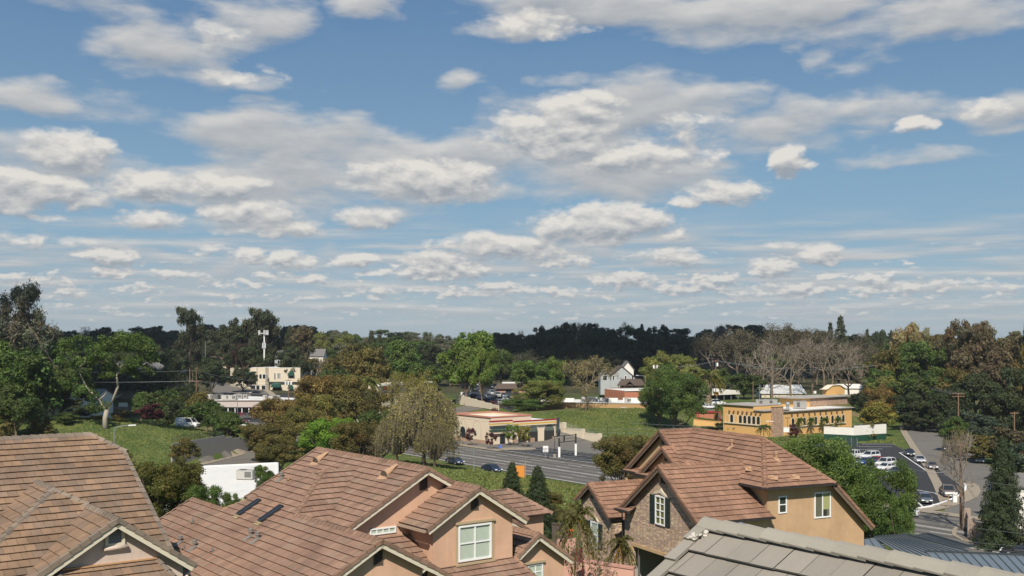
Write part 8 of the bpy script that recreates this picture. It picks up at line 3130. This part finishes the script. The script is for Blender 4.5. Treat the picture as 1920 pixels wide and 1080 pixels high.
def car_parts(kd):
    if kd in CARS: return CARS[kd]
    s = CAR_SPEC[kd]
    L, W, belt, roof = s['L'], s['W'], s['belt'], s['roof']
    x0, x1, x2, x3 = s['cab']
    mb = MB()
    st_ = [(-L / 2, s['trunk'] - .14, .86), (-L / 2 + .12, s['trunk'] - .02, .95), (x0 - .05, s['trunk'], 1.), (x0 + .35, belt, 1.), (0, belt, 1.), (x3 - .1, belt - .01, 1.),
           (x3 + .25, s['hood'] + .02, .99), (L / 2 - .35, s['hood'] - .08, .95), (L / 2 - .08, s['hood'] - .18, .88), (L / 2, s['hood'] - .30, .80)]
    rings = []
    for x, zt, k in st_:
        w = W / 2 * k
        lo = .24 if abs(x) < L / 2 - .2 else .34
        rings.append([(x, -w * .93, lo), (x, -w, lo + .22), (x, -w, zt - .16), (x, -w * .93, zt - .02), (x, -w * .55, zt + .015), (x, w * .55, zt + .015), (x, w * .93, zt - .02), (x, w, zt - .16), (x, w, lo + .22), (x, w * .93, lo)])
    for a, b in zip(rings, rings[1:]):
        for i in range(9):
            mb.poly([a[i], a[i + 1], b[i + 1], b[i]])
        mb.poly([a[9], a[0], b[0], b[9]])
    mb.poly(rings[0])
    mb.poly(rings[-1][::-1])
    w0, w1 = W / 2 * .93, W / 2 * .76
    zb = belt - .02
    A = [(x0, -w0, zb), (x3, -w0, zb), (x3, w0, zb), (x0, w0, zb)]
    Bq = [(x1, -w1, roof - .05), (x2, -w1, roof - .05), (x2, w1, roof - .05), (x1, w1, roof - .05)]
    Cq = [(x1 + .12, -w1 * .8, roof), (x2 - .15, -w1 * .8, roof), (x2 - .15, w1 * .8, roof), (x1 + .12, w1 * .8, roof)]
    mb.poly(Cq)
    for i in range(4):
        j = (i + 1) % 4
        mb.poly([Bq[i], Bq[j], Cq[j], Cq[i]])
    for sg in (-1, 1):                       # pillars
        for (xa, xb) in ((x0, x1), (x3, x2), ((x0 + x3) / 2 - .1, (x1 + x2) / 2 - .05)):
            mb.bar((xa, sg * w0, zb), (xb, sg * w1, roof - .05), (0, sg, .2), .09, .05)
        mb.bar((x1, sg * w1, roof - .06), (x2, sg * w1, roof - .06), Z, .06, .05)
        mb.box((x3 - .25, sg * (W / 2 + .06), belt + .06), (.07, 0, 0), (0, .09, 0), (0, 0, .06))
    out = []

    def grab(m_, name, mat_, sm=False):
        o = m_.build(name, mat_, None, sm)
        me = o.data
        bpy.data.objects.remove(o)
        out.append((name, me))
    grab(mb, 'body', PAINT)
    g = MB()
    for i in range(4):
        j = (i + 1) % 4
        if kd == 'van' and i in (0, 2):
            # only the front side windows of the van are glazed
            f = .62
            a0 = Vector(A[i]).lerp(Vector(A[j]), f if i == 0 else 0)
            a1 = Vector(A[i]).lerp(Vector(A[j]), 1 if i == 0 else 1 - f)
            b0 = Vector(Bq[i]).lerp(Vector(Bq[j]), f if i == 0 else 0)
            b1 = Vector(Bq[i]).lerp(Vector(Bq[j]), 1 if i == 0 else 1 - f)
            g.poly([a0, a1, b1, b0])
            continue
        g.poly([A[i], A[j], Bq[j], Bq[i]])
    grab(g, 'windows', glass_dark)
    if kd == 'van':
        g = MB()
        for i in (0, 2):
            j = (i + 1) % 4
            f = .62
            a0 = Vector(A[i]).lerp(Vector(A[j]), 0 if i == 0 else 1 - f)
            a1 = Vector(A[i]).lerp(Vector(A[j]), f if i == 0 else 1)
            b0 = Vector(Bq[i]).lerp(Vector(Bq[j]), 0 if i == 0 else 1 - f)
            b1 = Vector(Bq[i]).lerp(Vector(Bq[j]), f if i == 0 else 1)
            g.poly([a0, a1, b1, b0])
        grab(g, 'side_panel', PAINT)
    if kd == 'pickup':
        g = MB()
        g.box((-1.75, 0, belt + .012), (.85, 0, 0), (0, W * .40, 0), (0, 0, .012))
        grab(g, 'load_bed', hole)
    r = .33 if kd in ('sedan', 'hatch') else .38
    for sx in (1, -1):
        for sy in (1, -1):
            g = MB()
            c = Vector((sx * L * .30, sy * (W / 2 - .1), r))
            prof = [(0.02, -.11), (r * .8, -.11), (r, -.08), (r, .08), (r * .8, .11), (.02, .11)]
            n = 16
            P = [[c + Vector((q * math.cos(6.2832 * k / n), y, q * math.sin(6.2832 * k / n))) for k in range(n)] for q, y in prof]
            for a, b in zip(P, P[1:]):
                for k in range(n):
                    g.poly([a[k], a[(k + 1) % n], b[(k + 1) % n], b[k]])
            grab(g, 'wheel', tyre)
            g = MB()
            q = [c + Vector((r * .62 * math.cos(6.2832 * k / n), sy * .115, r * .62 * math.sin(6.2832 * k / n))) for k in range(n)]
            g.poly(q)
            grab(g, 'rim', rim)
    for sy in (1, -1):
        g = MB()
        g.box((L / 2 - .10, sy * W * .34, s['hood'] - .20), (.09, -sy * .03, 0), (.02, .17, 0), (-.03, 0, .07))
        grab(g, 'headlight', lamp_clear)
        g = MB()
        g.box((-L / 2 + .04, sy * W * .36, s['trunk'] - .22), (.05, 0, 0), (0, .15, 0), (0, 0, .09))
        grab(g, 'taillight', lamp_red)
    g = MB()
    g.box((L / 2 - .005, 0, s['hood'] - .45), (.025, 0, 0), (0, .5, 0), (0, 0, .07))
    grab(g, 'grille', dark_metal)
    g = MB()
    g.box((L / 2 + .01, 0, .45), (.012, 0, 0), (0, .17, 0), (0, 0, .06))
    grab(g, 'number_plate', plate_m)
    CARS[kd] = out
    return out


def car(px, py, ang, c, kd, label, group=None, dz=.09, Y=None):
    p = on(px, Y) if Y else G(px, py)
    p.z += dz
    t = thing({'pickup': 'pickup_truck', 'van': 'parked_van'}.get(kd, 'parked_car'), label, {'pickup': 'pickup truck', 'van': 'van'}.get(kd, 'car'), p, group)
    t.rotation_euler = (0, 0, ang)
    last = None
    for nm, me in car_parts(kd):
        o = bpy.data.objects.new(nm, me)
        o.color = tuple(c) + (1,)
        o.parent = last if nm == 'rim' else t
        col.objects.link(o)
        if nm == 'wheel': last = o
    return t


def vehicles():
    def hd(p, q):
        a, b = G(*p), G(*q)
        return math.atan2(b.y - a.y, b.x - a.x)
    e = hd((1690, 851), (1742, 887))
    BLK, WHT, SIL, RED, TAU, NAV, GRY, DRD = (.012, .012, .014), (.72, .71, .69), (.42, .43, .44), (.30, .02, .025), (.20, .155, .13), (.015, .02, .05), (.10, .105, .11), (.10, .015, .015)
    car(1705, 855, e, BLK, 'sedan', 'black sedan, farthest of three parked along the lot edge', 'cars along the lot edge')
    car(1724, 868, e, SIL, 'sedan', 'silver sedan, middle of three parked along the lot edge', 'cars along the lot edge')
    car(1747, 880, e, TAU, 'sedan', 'taupe sedan, nearest of three parked along the lot edge', 'cars along the lot edge')
    car(1734, 943, hd((1714, 936), (1731, 953)), GRY, 'sedan', 'grey sedan parked alone facing the white kerb')
    car(1777, 931, hd((1754, 926), (1775, 943)), TAU, 'pickup', 'brown pickup truck behind the white corner post')
    w_ = hd((1703, 886), (1655, 892))
    for px, py, c, k, lab, h in ((1602, 860, WHT, 'pickup', 'white pickup, farthest left in the parking row', 0), (1631, 862, WHT, 'suv', 'white sport utility car behind the red car', 0), (1648, 869, RED, 'sedan', 'red sedan in the parking row', math.pi),
                              (1660, 875.5, WHT, 'suv', 'white wagon with red tail lamps in the parking row', 0), (1662, 882.5, WHT, 'sedan', 'white car with a tan top in the parking row', 0),
                              (1683, 890.5, GRY, 'sedan', 'dark grey sedan jutting out of the parking row', 0), (1681, 900, NAV, 'sedan', 'navy sedan, nearest in the parking row', 0), (1625, 872, (.03, .06, .2), 'sedan', 'blue sedan half hidden by the leafy tree', 0)):
        car(px, py, w_ + h, c, k, lab, 'cars in the parking row')
    car(1157, 845, math.pi * 1.05, WHT, 'pickup', 'white pickup half hidden by the olive tree at the forecourt')
    car(1690, 945, 2.6, WHT, 'sedan', 'white car glimpsed under the leafy tree', Y=150)
    # boulevard traffic near its lower edge
    d = math.atan2(-.8, .6)
    car(922, 887, d, NAV, 'sedan', 'dark blue car on the near lane of the boulevard', Y=198)
    car(853, 880, d, NAV, 'sedan', 'dark car beside the willow on the boulevard', Y=212)
    car(842, 842, d + math.pi, GRY, 'suv', 'dark car at the far kerb behind the willow', Y=243)
    # used-car lot
    for px, py, a, c, k, lab in ((905, 726, -.6, SIL, 'suv', 'silver van-like car at the back of the used car lot'), (922, 729, -1.2, BLK, 'suv', 'black car at the back of the used car lot, right'),
                                 (893, 729, -.5, BLK, 'sedan', 'black sedan at the back of the used car lot, middle'), (875, 728, -.4, NAV, 'suv', 'dark suv at the back of the used car lot, left'),
                                 (890, 735, .1, BLK, 'pickup', 'long black pickup in the used car lot'), (922, 741, -1.3, SIL, 'pickup', 'silver pickup in front of the pink office'),
                                 (933, 745, -1.4, (.45, .42, .36), 'suv', 'beige suv in front of the pink office'), (945, 745, -1.4, GRY, 'sedan', 'grey sedan in front of the pink office'),
                                 (958, 748, -1.3, BLK, 'sedan', 'black sedan right of the grey sedan in the used car lot'), (906, 749, 2.8, WHT, 'sedan', 'white coupe at the rusty fence'),
                                 (888, 746, 2.8, DRD, 'sedan', 'dark red sedan at the rusty fence, second from left'), (878, 743, 2.8, GRY, 'sedan', 'grey sedan at the rusty fence, leftmost'),
                                 (944, 753, -.8, WHT, 'sedan', 'white hatchback half hidden behind the silver wagon'), (947, 760, -.8, SIL, 'suv', 'silver wagon nearest the corner of the used car lot'), (970, 750, -1.0, SIL, 'sedan', 'silver sedan at the right end of the used car lot')):
        car(px, py, a, c, k, lab, 'used cars for sale')
    # strip mall, side street
    for px, py, a, c, k, lab in ((463, 786, .35, GRY, 'pickup', 'dark grey pickup before the shop windows'), (484, 786, .35, TAU, 'pickup', 'brown pickup beside the dark grey pickup'), (505, 785, .4, WHT, 'suv', 'white suv before the strip mall'), (519, 784, .4, WHT, 'sedan', 'white sedan at the right end of the strip mall'),
                                 (452, 794, .3, DRD, 'sedan', 'dark red car beside the lamp mast'), (446, 804, .3, WHT, 'pickup', 'white pickup at the street corner below the lamp mast'), (455, 783, .4, RED, 'hatch', 'bright red car before the shop windows')):
        car(px, py, a, c, k, lab, None)
    car(352, 815, -.25, WHT, 'van', 'white delivery van behind the grassy mound', Y=246, dz=.3)
    car(158, 787, .2, WHT, 'sedan', 'white car in the shade left of the forked tree', Y=250, dz=.2)
    # restaurant side
    for px, py, a, c, k, lab, Y in ((1329, 762, .3, WHT, 'sedan', 'white convertible above the red pergola', 306), (1322, 758, .2, SIL, 'suv', 'silver car behind the white convertible', 314), (1345, 757, .2, WHT, 'suv', 'white car beside the utility pole', 314),
                                    (1612, 790, 2.2, BLK, 'sedan', 'black car right of the restaurant corner', 292), (1627, 789, 2.2, SIL, 'suv', 'silver car right of the restaurant corner', 298), (1314, 763, .2, BLK, 'sedan', 'black car left of the white convertible', 306)):
        car(px, py, a, c, k, lab, None, Y=Y)
    car(1776, 824, -1.9, BLK, 'pickup', 'dark car in the shade beyond the side road', Y=236)
    car(1838, 858, -2.0, SIL, 'sedan', 'pale car hidden in shrubs beyond the side road', Y=215)
    car(1918, 1035, 2.6, BLK, 'sedan', 'black car cut off by the right edge', Y=122)


service_station()
restaurant()
tan_row()
far_buildings()
poles_and_lamps()
vehicles()

# ---------------------------------------------------------------- the air of the valley
def haze():
    mb = MB()
    mb.box((0, 900, 24), (1150, 0, 0), (0, 960, 0), (0, 0, 44))
    M = bpy.data.materials.new('haze')
    M.use_nodes = True
    T = NT(M.node_tree)
    out = T.n('ShaderNodeOutputMaterial')
    v = T.n('ShaderNodeVolumePrincipled', Density=HAZE)
    v.inputs['Color'].default_value = (.90, .94, 1., 1)
    v.inputs['Anisotropy'].default_value = .2
    T.ln(v, 0, out, 1)
    o = mb.build('haze', M)
    tag(o, kind='stuff')


HAZE = .00009
haze()
